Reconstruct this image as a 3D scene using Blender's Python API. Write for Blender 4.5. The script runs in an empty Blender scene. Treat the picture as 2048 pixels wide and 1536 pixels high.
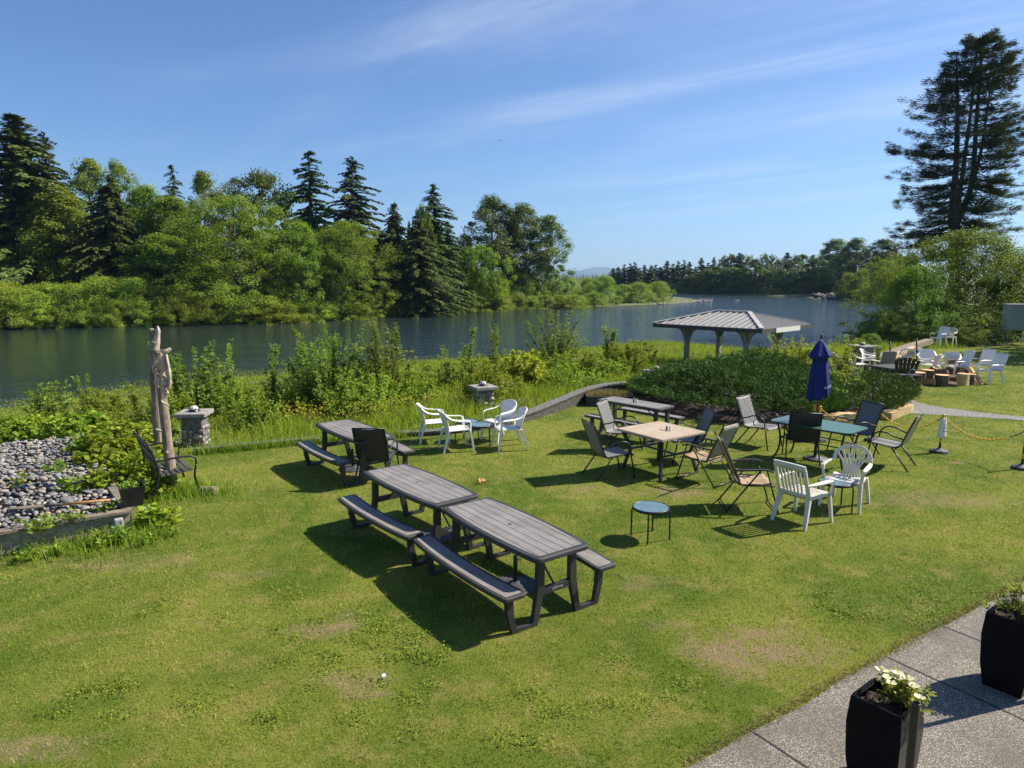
import bpy, math, random
import numpy as np
from mathutils import Vector, Matrix, Quaternion

# ------------------------------------------------------------------ camera, sky, sun, exposure
SC = bpy.context.scene
COL = SC.collection
F, HOR, CAMH = 2048 * 24 / 36, 555.0, 3.35
PITCH = math.atan((768 - HOR) / F)
cam = bpy.data.objects.new("camera", bpy.data.cameras.new("camera"))
COL.objects.link(cam)
cam.location = (0, 0, CAMH)
cam.rotation_euler = (math.pi / 2 - PITCH, 0, 0)
cam.data.lens, cam.data.sensor_width = 24, 36
cam.data.clip_start, cam.data.clip_end = 0.1, 30000
SC.camera = cam
SUN_AZ, SUN_EL = math.radians(73), math.radians(43)      # azimuth measured from +Y towards +X
SUNV = Vector((math.sin(SUN_AZ) * math.cos(SUN_EL), math.cos(SUN_AZ) * math.cos(SUN_EL), math.sin(SUN_EL)))
sun = bpy.data.objects.new("sun", bpy.data.lights.new("sun", 'SUN'))
COL.objects.link(sun)
sun.rotation_euler = SUNV.to_track_quat('Z', 'Y').to_euler()
sun.data.energy, sun.data.angle, sun.data.color = 5.0, math.radians(0.5), (1.0, 0.92, 0.79)
VS = SC.view_settings
VS.view_transform, VS.look, VS.exposure, VS.gamma = 'Standard', 'None', 0.90, 1.0
SC.cycles.max_bounces = 6
SC.cycles.diffuse_bounces = 2
SC.cycles.glossy_bounces = 3
SC.cycles.transmission_bounces = 4
SC.cycles.transparent_max_bounces = 8
SC.cycles.volume_bounces = 0


def ray(px, py):
    a, b = (px - 1024) / F, -(py - 768) / F
    cp, sp = math.cos(PITCH), math.sin(PITCH)
    return Vector((a, cp + b * sp, -sp + b * cp))


def at(px, py, z=0.0):
    """point of the place at height z that the photograph shows at px, py"""
    d = ray(px, py)
    return Vector((0, 0, CAMH)) + d * ((z - CAMH) / d.z)


def far(px, py, dist):
    d = ray(px, py)
    return Vector((0, 0, CAMH)) + d * (dist / d.y)


class NT:
    """small node helper"""
    def __init__(s, tree):
        s.t = tree
        s.n = tree.nodes
        s.l = tree.links

    def node(s, typ, ins=None, **kw):
        n = s.n.new(typ)
        for k, v in kw.items():
            setattr(n, k, v)
        for k, v in (ins or {}).items():
            s.put(n.inputs[k], v)
        return n

    def put(s, sock, v):
        if isinstance(v, bpy.types.NodeSocket):
            s.l.new(v, sock)
        else:
            sock.default_value = v

    def math(s, op, a, b=0.0, c=0.0, clamp=False):
        n = s.n.new('ShaderNodeMath')
        n.operation, n.use_clamp = op, clamp
        s.put(n.inputs[0], a)
        s.put(n.inputs[1], b)
        s.put(n.inputs[2], c)
        return n.outputs[0]

    def vmath(s, op, a, b=(0, 0, 0), out=0):
        n = s.n.new('ShaderNodeVectorMath')
        n.operation = op
        s.put(n.inputs[0], a)
        s.put(n.inputs[1], b)
        return n.outputs[out]

    def rng(s, v, a, b, c=0.0, d=1.0, smooth=True):
        n = s.n.new('ShaderNodeMapRange')
        n.interpolation_type = 'SMOOTHSTEP' if smooth else 'LINEAR'
        for i, x in enumerate((v, a, b, c, d)):
            s.put(n.inputs[i], x)
        return n.outputs[0]

    def mix(s, f, a, b, typ='MIX'):
        n = s.n.new('ShaderNodeMix')
        n.data_type, n.blend_type = 'RGBA', typ
        s.put(n.inputs[0], f)
        for i, x in ((6, a), (7, b)):
            s.put(n.inputs[i], x if isinstance(x, bpy.types.NodeSocket) else tuple(x) + (1,) * (4 - len(x)))
        return n.outputs[2]

    def noise(s, vec, scale, detail=4, rough=0.5, dist=0.0, out=0):
        n = s.node('ShaderNodeTexNoise', {'Scale': scale, 'Detail': detail, 'Roughness': rough, 'Distortion': dist})
        if vec is not None:
            s.l.new(vec, n.inputs['Vector'])
        return n.outputs[out]

    def mapping(s, vec, scale=(1, 1, 1), rot=(0, 0, 0), loc=(0, 0, 0)):
        n = s.node('ShaderNodeMapping', {'Scale': scale, 'Rotation': rot, 'Location': loc})
        s.l.new(vec, n.inputs['Vector'])
        return n.outputs[0]


W = bpy.data.worlds.new("World")
SC.world = W
W.use_nodes = True
nt = NT(W.node_tree)
nt.n.clear()
sky = nt.node('ShaderNodeTexSky', sky_type='NISHITA')
sky.sun_disc = False
sky.sun_elevation, sky.sun_rotation = SUN_EL, SUN_AZ
sky.altitude, sky.air_density, sky.dust_density, sky.ozone_density = 0, 1.0, 0.35, 2.0
tc = nt.node('ShaderNodeTexCoord')
dirv = tc.outputs['Generated']
sep = nt.node('ShaderNodeSeparateXYZ', {0: dirv})
zz = nt.math('ADD', nt.math('MAXIMUM', sep.outputs[2], 0.0), 0.10)
pl = nt.node('ShaderNodeCombineXYZ', {0: nt.math('DIVIDE', sep.outputs[0], zz), 1: nt.math('DIVIDE', sep.outputs[1], zz), 2: 0.0}).outputs[0]
rot = nt.mapping(pl, (1, 1, 1), (0, 0, math.radians(34)))
v1 = nt.mapping(rot, (0.40, 1.6, 1))
v1 = nt.mapping(v1, (1, 1, 1), (0, 0, 0), (3.7, 1.9, 0))
wisps = nt.noise(v1, 1.0, 8, 0.56, 0.6)
mask = nt.noise(nt.mapping(rot, (0.30, 0.62, 1), (0, 0, 0), (7.3, 5.1, 0)), 1.0, 3, 0.5, 0.3)
fine = nt.noise(nt.mapping(rot, (2.2, 7.0, 1)), 1.0, 5, 0.6, 0.4)
cl = nt.math('MULTIPLY', nt.rng(wisps, 0.40, 0.80), nt.rng(mask, 0.34, 0.62))
cl = nt.math('MULTIPLY', cl, nt.rng(fine, 0.2, 0.75, 0.55, 1.15))
cl = nt.math('MULTIPLY', cl, nt.rng(sep.outputs[2], 0.04, 0.16))
cl = nt.math('MULTIPLY', cl, nt.rng(sep.outputs[0], -0.45, 0.05, 0.35, 0.85))
veil = nt.math('MULTIPLY', nt.rng(sep.outputs[0], -0.25, 0.35), nt.rng(nt.noise(nt.mapping(rot, (0.5, 0.9, 1)), 1.0, 4, 0.55, 0.4), 0.3, 0.75, 0.02, 0.22))
cl = nt.math('ADD', cl, nt.math('MULTIPLY', veil, nt.rng(sep.outputs[2], 0.05, 0.25)))


def streak(p0, p1, width, strength):
    """a contrail: thin band of cloud along a great circle of the sky"""
    a, b = ray(*p0).normalized(), ray(*p1).normalized()
    n = a.cross(b).normalized()
    t = (b - a).normalized()
    off = nt.math('ABSOLUTE', nt.math('ADD', nt.vmath('DOT_PRODUCT', dirv, tuple(n), 1), nt.math('MULTIPLY', nt.math('SUBTRACT', fine, 0.5), width * 0.9)))
    band = nt.rng(off, 0.0, width, 1.0, 0.0)
    al = nt.vmath('DOT_PRODUCT', dirv, tuple(t), 1)
    ta, tb = a.dot(t), b.dot(t)
    ends = nt.math('MULTIPLY', nt.rng(al, ta - 0.02, ta + 0.16), nt.rng(al, tb - 0.02, tb + 0.10, 1.0, 0.0))
    return nt.math('MULTIPLY', nt.math('MULTIPLY', band, ends), nt.math('MULTIPLY', nt.rng(fine, 0.1, 0.8, 0.5, 1.2), strength))


for sargs in (((1290, 388), (1860, 322), 0.0045, 0.30), ((1150, 448), (1860, 372), 0.014, 0.26), ((150, 190), (900, 60), 0.03, 0.10),
              ((1180, 300), (1800, 190), 0.03, 0.14)):
    cl = nt.math('ADD', cl, streak(*sargs))
cl = nt.math('MULTIPLY', cl, 0.50, clamp=True)
skyc = nt.mix(1.0, sky.outputs[0], (0.67, 0.885, 1.20), 'MULTIPLY')
skc = nt.mix(cl, skyc, (8.0, 8.8, 10.2))
bg = nt.node('ShaderNodeBackground', {'Color': skc, 'Strength': 0.062})
out = nt.node('ShaderNodeOutputWorld', {0: bg.outputs[0]})


# ------------------------------------------------------------------ materials
def newmat(name):
    m = bpy.data.materials.new(name)
    m.use_nodes = True
    k = NT(m.node_tree)
    k.bsdf = m.node_tree.nodes['Principled BSDF']
    k.out = m.node_tree.nodes['Material Output']
    return m, k


def objco(k):
    return k.node('ShaderNodeTexCoord').outputs['Object']


def mat(name, c, rough=0.5, var=0.15, scale=8.0, c2=None, metal=0.0, bump=0.0, bscale=40.0, stretch=(1, 1, 1), spec=0.5, detail=5):
    m, k = newmat(name)
    v = k.mapping(objco(k), stretch)
    nz = k.noise(v, scale, detail, 0.6)
    f = k.rng(nz, 0.35, 0.68)
    lo = tuple(x * (1 - var) for x in c) if c2 is None else c
    hi = tuple(min(1, x * (1 + var)) for x in c) if c2 is None else c2
    k.put(k.bsdf.inputs['Base Color'], k.mix(f, lo, hi))
    k.put(k.bsdf.inputs['Roughness'], k.rng(nz, 0.2, 0.8, max(0.05, rough - 0.1), min(1, rough + 0.1)))
    k.bsdf.inputs['Metallic'].default_value = metal
    k.bsdf.inputs['Specular IOR Level'].default_value = spec
    if bump:
        b = k.node('ShaderNodeBump', {'Strength': bump, 'Distance': 0.01, 'Height': k.noise(v, bscale, 4, 0.6)})
        k.put(k.bsdf.inputs['Normal'], b.outputs[0])
    return m


def leafmat(name, dark, light, trans=0.35, rough=0.6, spec=0.16, objvar=0.25):
    """foliage: colour differs leaf by leaf (tint) and plant by plant"""
    m, k = newmat(name)
    a = k.node('ShaderNodeAttribute', attribute_name='tint').outputs['Fac']
    oi = k.node('ShaderNodeObjectInfo').outputs['Random']
    c = k.mix(a, dark, light)
    hs = k.node('ShaderNodeHueSaturation', {'Hue': k.rng(oi, 0, 1, 0.474, 0.508, False), 'Saturation': 1.0,
                                            'Value': k.rng(oi, 0, 1, 1 - objvar, 1 + objvar, False), 'Color': c}).outputs[0]
    k.put(k.bsdf.inputs['Base Color'], hs)
    k.bsdf.inputs['Roughness'].default_value = rough
    k.bsdf.inputs['Specular IOR Level'].default_value = spec
    tr = k.node('ShaderNodeBsdfTranslucent', {'Color': k.mix(1.0, hs, (1.30, 1.25, 0.42), 'MULTIPLY')})
    mx = k.node('ShaderNodeMixShader', {0: trans, 1: k.bsdf.outputs[0], 2: tr.outputs[0]})
    k.l.new(mx.outputs[0], k.out.inputs[0])
    return m


M = {}
M['black_metal'] = mat('black_metal', (0.012, 0.012, 0.014), 0.42, 0.4, 6, bump=0.05)
M['brown_metal'] = mat('brown_metal', (0.030, 0.021, 0.014), 0.42, 0.25, 6)
M['table_frame'] = mat('table_frame', (0.030, 0.029, 0.030), 0.55, 0.25, 5, bump=0.15, bscale=120)
M['white_plastic'] = mat('white_plastic', (0.76, 0.74, 0.69), 0.42, 0.05, 3, bump=0.03)
M['dull_plastic'] = mat('dull_plastic', (0.62, 0.59, 0.50), 0.5, 0.09, 3)
M['off_white'] = mat('off_white', (0.66, 0.65, 0.58), 0.55, 0.1, 14)
M['glass_top'] = mat('glass_top', (0.10, 0.16, 0.17), 0.06, 0.12, 5, spec=0.9)
M['grey_paint'] = mat('grey_paint', (0.30, 0.34, 0.33), 0.45, 0.06, 2)
M['grey_metal'] = mat('grey_metal', (0.36, 0.37, 0.38), 0.5, 0.1, 4)
M['terracotta'] = mat('terracotta', (0.32, 0.11, 0.05), 0.8, 0.2, 12)
M['orange_wood'] = mat('orange_wood', (0.15, 0.045, 0.018), 0.45, 0.35, 6, stretch=(4, 4, 0.5))
M['soil'] = mat('soil', (0.024, 0.018, 0.011), 0.95, 0, 30, (0.075, 0.045, 0.028), bump=1.0, bscale=60)
M['yellow'] = mat('yellow', (0.80, 0.45, 0.015), 0.5, 0.15, 10)
M['rubber'] = mat('rubber', (0.05, 0.05, 0.055), 0.6, 0.3, 9)
M['cut_wood'] = mat('cut_wood', (0.50, 0.27, 0.10), 0.75, 0, 9, (0.66, 0.42, 0.19), bump=0.3, bscale=50)
M['bark'] = mat('bark', (0.07, 0.045, 0.028), 0.9, 0, 7, (0.19, 0.12, 0.065), stretch=(3, 3, 0.5), bump=0.9, bscale=18)
M['split_wood'] = mat('split_wood', (0.36, 0.17, 0.06), 0.8, 0, 8, (0.56, 0.31, 0.12), stretch=(4, 4, 0.6), bump=0.5, bscale=25)
M['pale_timber'] = mat('pale_timber', (0.40, 0.26, 0.11), 0.8, 0, 7, (0.66, 0.49, 0.26), stretch=(0.5, 4, 4), bump=0.4, bscale=25)
M['grey_timber'] = mat('grey_timber', (0.12, 0.095, 0.068), 0.85, 0, 5, (0.27, 0.22, 0.165), stretch=(0.4, 6, 6), bump=0.5, bscale=30)
M['lit_bed_board'] = mat('lit_bed_board', (0.20, 0.165, 0.11), 0.85, 0, 5, (0.36, 0.31, 0.22), stretch=(0.4, 6, 6), bump=0.5, bscale=30)  # grey timber with the light on the front board put into its colour
M['dark_timber'] = mat('dark_timber', (0.03, 0.03, 0.03), 0.8, 0, 5, (0.075, 0.072, 0.07), stretch=(0.4, 6, 6), bump=0.4, bscale=30)
M['post_timber'] = mat('post_timber', (0.20, 0.19, 0.175), 0.85, 0, 5, (0.36, 0.34, 0.31), stretch=(5, 5, 0.4), bump=0.3, bscale=30)
M['driftwood'] = mat('driftwood', (0.22, 0.165, 0.11), 0.8, 0, 4, (0.34, 0.27, 0.195), stretch=(5, 5, 0.35), bump=0.8, bscale=14)
M['driftwood_pale'] = mat('driftwood_pale', (0.42, 0.33, 0.24), 0.8, 0, 5, (0.66, 0.55, 0.42), stretch=(4, 4, 0.5), bump=0.6, bscale=18)
M['trunk'] = mat('trunk', (0.05, 0.042, 0.034), 0.9, 0, 3, (0.14, 0.12, 0.10), stretch=(3, 3, 0.5), bump=0.6, bscale=6)
M['pale_trunk'] = mat('pale_trunk', (0.16, 0.15, 0.13), 0.85, 0, 3, (0.34, 0.32, 0.28), stretch=(2, 2, 0.6), bump=0.4, bscale=6)
M['stem'] = mat('stem', (0.07, 0.06, 0.03), 0.8, 0.3, 10)
M['cap_stone'] = mat('cap_stone', (0.17, 0.16, 0.14), 0.85, 0, 9, (0.33, 0.31, 0.28), bump=0.6, bscale=30)
M['mortar'] = mat('mortar', (0.13, 0.12, 0.11), 0.9, 0.35, 14, bump=0.8, bscale=40)
M['cobble'] = mat('cobble', (0.15, 0.14, 0.13), 0.75, 0, 5, (0.42, 0.37, 0.31), bump=0.2, bscale=30)
M['lamp_dome'] = mat('lamp_dome', (0.60, 0.57, 0.50), 0.4, 0.1, 6)
M['wall_top'] = mat('wall_top', (0.065, 0.062, 0.056), 0.95, 0, 30, (0.20, 0.19, 0.172), bump=0.8, bscale=90)
M['wall_face'] = mat('wall_face', (0.075, 0.068, 0.058), 0.9, .35, 10, bump=.6, bscale=30)
M['rock'] = mat('rock', (0.05, 0.05, 0.05), 0.85, 0, 2, (0.19, 0.18, 0.17), bump=0.6, bscale=8)
M['brown_chair'] = mat('brown_chair', (0.035, 0.023, 0.015), 0.55, 0.3, 6)
M['dark_pot'] = mat('dark_pot', (0.012, 0.012, 0.013), 0.5, 0.3, 7)
M['paper'] = mat('paper', (0.72, 0.71, 0.66), 0.6, 0.08, 10)
M['ink'] = mat('ink', (0.02, 0.02, 0.02), 0.7, 0.1, 10)
M['script_white'] = mat('script_white', (0.66, 0.66, 0.72), 0.7, 0.1, 10)
M['pepper'] = mat('pepper', (0.16, 0.12, 0.09), 0.5, 0.3, 30)
M['car_paint'] = mat('car_paint', (0.03, 0.035, 0.05), 0.25, 0.1, 2, spec=0.8)
M['car_glass'] = mat('car_glass', (0.02, 0.025, 0.03), 0.05, 0.1, 2, spec=0.9)
M['petal'] = mat('petal', (0.76, 0.72, 0.36), 0.6, 0, 20, (0.80, 0.78, 0.60))
M['hill'] = mat('hill', (0.05, 0.075, 0.05), 0.95, 0.25, 0.004)

for nm_, a_, b_ in (('driftwood', (0.15, 0.115, 0.08), (0.36, 0.29, 0.21)), ('driftwood_pale', (0.34, 0.26, 0.18), (0.62, 0.51, 0.38))):
    m, k = newmat(nm_)
    v = objco(k)
    g1 = k.noise(k.mapping(v, (22, 22, 1.3)), 1.0, 5, 0.65, 0.6)
    g2 = k.noise(v, 5.0, 5, 0.65)
    c = k.mix(k.rng(g1, 0.3, 0.7), a_, b_)
    c = k.mix(k.math('MULTIPLY', k.rng(g2, 0.42, 0.7), 0.6), c, tuple(x * .55 for x in a_))
    c = k.mix(k.rng(k.noise(k.mapping(v, (40, 40, 1.0)), 1.0, 3, 0.5, 0.8), 0.62, 0.70), c, (0.03, 0.022, 0.015))
    k.put(k.bsdf.inputs['Base Color'], c)
    k.bsdf.inputs['Roughness'].default_value = 0.85
    k.put(k.bsdf.inputs['Normal'], k.node('ShaderNodeBump', {'Strength': 1.0, 'Distance': 0.012, 'Height': k.math('ADD', g1, k.math('MULTIPLY', g2, 0.8))}).outputs[0])
    M[nm_] = m
LEAF = {
    'spruce': leafmat('spruce_needles', (0.039, 0.066, 0.014), (0.105, 0.142, 0.029), 0.12, 0.65),
    'dark_spruce': leafmat('dark_spruce_needles', (0.038, 0.074, 0.018), (0.095, 0.151, 0.033), 0.10, 0.65),
    'fir': leafmat('fir_needles', (0.034, 0.073, 0.015), (0.107, 0.164, 0.028), 0.10, 0.6, objvar=0),
    'alder': leafmat('alder_leaves', (0.099, 0.164, 0.020), (0.237, 0.335, 0.038), 0.38, objvar=0.2),
    'maple': leafmat('maple_leaves', (0.080, 0.147, 0.015), (0.218, 0.325, 0.030), 0.42, objvar=0.1),
    'dark_maple': leafmat('dark_maple_leaves', (0.043, 0.090, 0.014), (0.116, 0.192, 0.025), 0.3, objvar=0.1),
    'cottonwood': leafmat('cottonwood_leaves', (0.062, 0.112, 0.022), (0.159, 0.240, 0.046), 0.25, 0.5, 0.28),
    'willow': leafmat('willow_leaves', (0.128, 0.211, 0.036), (0.307, 0.422, 0.080), 0.35, objvar=0.15),
    'bank_bush': leafmat('bank_bush_leaves', (0.122, 0.197, 0.024), (0.330, 0.438, 0.053), 0.38, objvar=0.15),
    'yellow_leaf': leafmat('yellow_leaves', (0.188, 0.237, 0.031), (0.425, 0.450, 0.062), 0.45, objvar=0.1),
    'bramble': leafmat('bramble_leaves', (0.087, 0.166, 0.015), (0.319, 0.421, 0.041), 0.38, objvar=0.1),
    'juniper': leafmat('juniper_needles', (0.024, 0.062, 0.011), (0.097, 0.168, 0.023), 0.12, 0.6, objvar=0.1),
    'big_bush': leafmat('big_bush_leaves', (0.061, 0.121, 0.020), (0.193, 0.303, 0.050), 0.4, objvar=0.12),
    'meadow': leafmat('meadow_blades', (0.106, 0.193, 0.018), (0.276, 0.400, 0.045), 0.4, objvar=0),
    'dry': leafmat('dry_stalks', (0.170, 0.130, 0.055), (0.340, 0.280, 0.140), 0.3, objvar=0),
    'flower': leafmat('yellow_flowers', (0.480, 0.430, 0.030), (0.600, 0.600, 0.060), 0.3, objvar=0),
    'potted': leafmat('potted_leaves', (0.120, 0.170, 0.020), (0.360, 0.420, 0.050), 0.4, objvar=0),
    'weed': leafmat('weed_leaves', (0.080, 0.166, 0.015), (0.275, 0.408, 0.051), 0.4, objvar=0.1),
    'sedum': leafmat('sedum_stalks', (0.150, 0.125, 0.044), (0.338, 0.300, 0.112), 0.2, objvar=0),
}

BARE = [((1525, 1305), 0.85, 0.48, 1.0), ((655, 1255), 0.45, 0.25, 0.75), ((700, 1360), 0.50, 0.22, 0.6), ((60, 1500), 0.55, 0.20, 0.7),
        ((1345, 985), 0.7, 0.32, 0.7), ((1860, 1000), 1.3, 0.5, 0.6), ((1300, 1165), 0.5, 0.25, 0.45), ((1920, 925), 0.25, 0.13, 0.8),
        ((600, 1265), 0.25, 0.1, 0.7), ((740, 1390), 0.3, 0.08, 0.75), ((985, 1180), 0.35, 0.12, 0.6), ((480, 1150), 0.5, 0.15, 0.4), ((1330, 1250), 0.4, 0.15, 0.35), ((720, 950), 0.55, 0.3, 0.6), ((250, 1125), 1.2, 0.35, 0.4), ((1180, 980), 0.8, 0.4, 0.35), ((700, 1230), 0.2, 0.12, 0.7)]


def lawn_color(k, tint=None):
    """turf: green and yellowed patches, straw thatch, worn bare spots (all fixed to the ground)"""
    p = k.node('ShaderNodeNewGeometry').outputs['Position']
    sp = k.node('ShaderNodeSeparateXYZ', {0: p})
    flat = k.node('ShaderNodeCombineXYZ', {0: sp.outputs[0], 1: sp.outputs[1], 2: 0.0}).outputs[0]
    a = k.noise(flat, 0.55, 5, 0.62, 0.6)
    b = k.noise(flat, 2.6, 5, 0.65, 0.4)
    c = k.noise(flat, 14.0, 3, 0.6)
    col = k.mix(k.rng(a, 0.36, 0.64), (0.124, 0.194, 0.022), (0.238, 0.280, 0.045))
    col = k.mix(k.math('MULTIPLY', k.rng(b, 0.47, 0.72), 0.62), col, (0.360, 0.310, 0.105))
    col = k.mix(k.math('MULTIPLY', k.rng(c, 0.52, 0.75), 0.45), col, (0.085, 0.160, 0.020))
    wv = k.vmath('SUBTRACT', k.noise(flat, 3.2, 4, 0.65, out=1), (0.5, 0.5, 0.5))
    worn = 0.0
    for (q, rx, ry, s) in BARE:
        g = at(*q)
        d = k.vmath('ADD', k.vmath('SUBTRACT', flat, (g.x, g.y, 0)), k.vmath('MULTIPLY', wv, (rx * 1.5, ry * 2.2, 0)))
        d = k.vmath('LENGTH', k.vmath('DIVIDE', d, (rx, ry, 1)), out=1)
        w = k.rng(d, 0.25, 1.15, s, 0.0)
        worn = w if worn == 0.0 else k.math('MAXIMUM', worn, w)
    worn = k.math('MULTIPLY', worn, k.rng(k.math('ADD', k.math('MULTIPLY', c, .5), k.math('MULTIPLY', b, .5)), 0.40, 0.56, 0.15, 1.0))
    if tint is not None:
        col = k.mix(tint, k.mix(1.0, col, (0.55, 0.66, 0.50), 'MULTIPLY'), k.mix(1.0, col, (2.25, 2.0, 2.3), 'MULTIPLY'))
        col = k.mix(worn, col, (0.56, 0.44, 0.24))
    else:
        col = k.mix(worn, col, (0.31, 0.245, 0.15))
        col = k.mix(1.0, col, (0.66, 0.62, 0.62), 'MULTIPLY')
    return col


m, k = newmat('lawn_turf')
k.put(k.bsdf.inputs['Base Color'], lawn_color(k))
k.bsdf.inputs['Roughness'].default_value = 0.95
k.bsdf.inputs['Specular IOR Level'].default_value = 0.1
k.put(k.bsdf.inputs['Normal'], k.node('ShaderNodeBump', {'Strength': 0.8, 'Distance': 0.02, 'Height': k.noise(objco(k), 45, 5, 0.7)}).outputs[0])
M['lawn'] = m
m, k = newmat('grass_blades')
c = lawn_color(k, k.node('ShaderNodeAttribute', attribute_name='tint').outputs['Fac'])
k.put(k.bsdf.inputs['Base Color'], c)
k.bsdf.inputs['Roughness'].default_value = 0.6
k.bsdf.inputs['Specular IOR Level'].default_value = 0.25
tr = k.node('ShaderNodeBsdfTranslucent', {'Color': k.mix(1.0, c, (1.1, 1.15, 0.7), 'MULTIPLY')})
k.l.new(k.node('ShaderNodeMixShader', {0: 0.35, 1: k.bsdf.outputs[0], 2: tr.outputs[0]}).outputs[0], k.out.inputs[0])
M['blades'] = m

m, k = newmat('bank_earth')
v = objco(k)
a = k.noise(v, 0.8, 6, 0.65)
c = k.mix(k.rng(a, 0.35, 0.65), (0.070, 0.075, 0.024), (0.115, 0.150, 0.034))
z = k.node('ShaderNodeSeparateXYZ', {0: v}).outputs[2]
shore = k.rng(k.math('ADD', z, k.math('MULTIPLY', k.noise(v, 0.5, 4), 0.5)), -1.74, -1.56, 1.0, 0.0)
peb = k.node('ShaderNodeTexVoronoi', {'Scale': 3.0, 'Vector': v})
c = k.mix(shore, c, k.mix(peb.outputs['Color'], (0.06, 0.052, 0.042), (0.22, 0.20, 0.17)))
c = k.mix(k.rng(z, -1.83, -1.70, 1, 0), c, (0.035, 0.030, 0.020))
k.put(k.bsdf.inputs['Base Color'], c)
k.bsdf.inputs['Roughness'].default_value = 0.95
k.put(k.bsdf.inputs['Normal'], k.node('ShaderNodeBump', {'Strength': 0.8, 'Distance': 0.06, 'Height': k.noise(v, 6, 5, 0.7)}).outputs[0])
M['earth'] = m

m, k = newmat('river_water')
v = k.node('ShaderNodeNewGeometry').outputs['Position']
n1 = k.noise(k.mapping(v, (0.75, 1.7, 1), (0, 0, math.radians(-14))), 1.0, 4, 0.62, 0.5)
n2 = k.noise(k.mapping(v, (3.2, 6.0, 1), (0, 0, math.radians(12))), 1.0, 3, 0.6, 0.3)
gust = k.noise(k.mapping(v, (0.02, 0.06, 1)), 1.0, 3, 0.5, 0.5)
sx = k.node('ShaderNodeSeparateXYZ', {0: v}).outputs[0]
calm = k.rng(k.math('ADD', sx, k.math('MULTIPLY', gust, 36)), -12, 26, 0.16, 1.15)
n0 = k.noise(k.mapping(v, (0.16, 0.55, 1), (0, 0, math.radians(-8))), 1.0, 3, 0.6, 0.6)
h = k.math('ADD', k.math('ADD', k.math('MULTIPLY', n0, 0.55), k.math('MULTIPLY', n1, 0.34)), k.math('MULTIPLY', n2, 0.08))
h = k.math('MULTIPLY', h, calm)
k.put(k.bsdf.inputs['Base Color'], (0.020, 0.034, 0.032, 1))
k.bsdf.inputs['Roughness'].default_value = 0.06
k.bsdf.inputs['IOR'].default_value = 1.333
k.bsdf.inputs['Specular IOR Level'].default_value = 0.5
k.put(k.bsdf.inputs['Normal'], k.node('ShaderNodeBump', {'Strength': 0.62, 'Distance': 1.0, 'Height': h}).outputs[0])
M['water'] = m

m, k = newmat('aggregate_concrete')
v = objco(k)
vo = k.node('ShaderNodeTexVoronoi', {'Scale': 120.0, 'Vector': v})
g = k.node('ShaderNodeSeparateColor', {0: vo.outputs['Color']}).outputs[0]
c = k.mix(k.rng(g, 0.1, 0.9), (0.075, 0.065, 0.052), (0.50, 0.44, 0.345))
c = k.mix(k.rng(vo.outputs['Distance'], 0.30, 0.62), c, (0.09, 0.082, 0.07))
st = k.noise(v, 1.6, 5, 0.6)
c = k.mix(k.math('MULTIPLY', k.rng(st, 0.40, 0.7), 0.68), c, (0.085, 0.072, 0.055))
k.put(k.bsdf.inputs['Base Color'], c)
k.bsdf.inputs['Roughness'].default_value = 0.85
k.put(k.bsdf.inputs['Normal'], k.node('ShaderNodeBump', {'Strength': 0.7, 'Distance': 0.004, 'Height': k.math('SUBTRACT', 1.0, vo.outputs['Distance'])}).outputs[0])
M['aggregate'] = m
M['asphalt'] = mat('asphalt', (0.09, 0.088, 0.084), 0.95, 0, 22, (0.27, 0.26, 0.245), bump=0.6, bscale=120)


def plank_mat(name, c1, c2, groove, step, width, axis=1, rough=0.6, grain=(3, 60, 60)):
    m, k = newmat(name)
    v = objco(k)
    s = k.node('ShaderNodeSeparateXYZ', {0: v})
    y = k.math('ADD', k.math('DIVIDE', s.outputs[axis], step), 100.5)
    fr = k.math('ABSOLUTE', k.math('SUBTRACT', k.math('FRACT', y), 0.5))
    gap = k.rng(fr, 0.5 - width / step, 0.5 - width / step * 0.4)
    pid = k.node('ShaderNodeTexWhiteNoise', {'W': k.math('FLOOR', y)}, noise_dimensions='1D').outputs[0]
    gr = k.noise(k.mapping(v, grain), 1.0, 5, 0.65, 0.8)
    lay = k.noise(v, 3.0, 4, 0.6)
    c = k.mix(k.rng(gr, 0.33, 0.7), c1, c2)
    c = k.mix(k.math('MULTIPLY', pid, 0.35), c, tuple(x * 0.78 for x in c1))
    c = k.mix(k.math('MULTIPLY', k.rng(lay, 0.42, 0.75), 0.6), c, tuple(x * 1.15 for x in c2))
    k.put(k.bsdf.inputs['Base Color'], k.mix(gap, c, groove))
    k.bsdf.inputs['Roughness'].default_value = rough
    hh = k.math('SUBTRACT', k.math('MULTIPLY', gr, 0.25), gap)
    k.put(k.bsdf.inputs['Normal'], k.node('ShaderNodeBump', {'Strength': 0.6, 'Distance': 0.004, 'Height': hh}).outputs[0])
    return m


M['table_planks'] = plank_mat('table_planks', (0.140, 0.126, 0.112), (0.250, 0.232, 0.212), (0.014, 0.013, 0.013), 0.108, 0.006)
M['bench_planks'] = plank_mat('bench_planks', (0.150, 0.132, 0.114), (0.255, 0.230, 0.205), (0.02, 0.02, 0.02), 0.60, 0.001)
M['beige_planks'] = plank_mat('beige_planks', (0.37, 0.285, 0.195), (0.47, 0.375, 0.27), (0.12, 0.085, 0.055), 0.076, 0.005)
M['rib_metal'] = mat('rib_metal', (0.42, 0.40, 0.37), 0.38, 0.1, 3)
M['shingle'] = plank_mat('metal_roofing', (0.20, 0.19, 0.175), (0.27, 0.255, 0.235), (0.07, 0.065, 0.06), 5.0, 0.001, rough=0.38)


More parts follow.
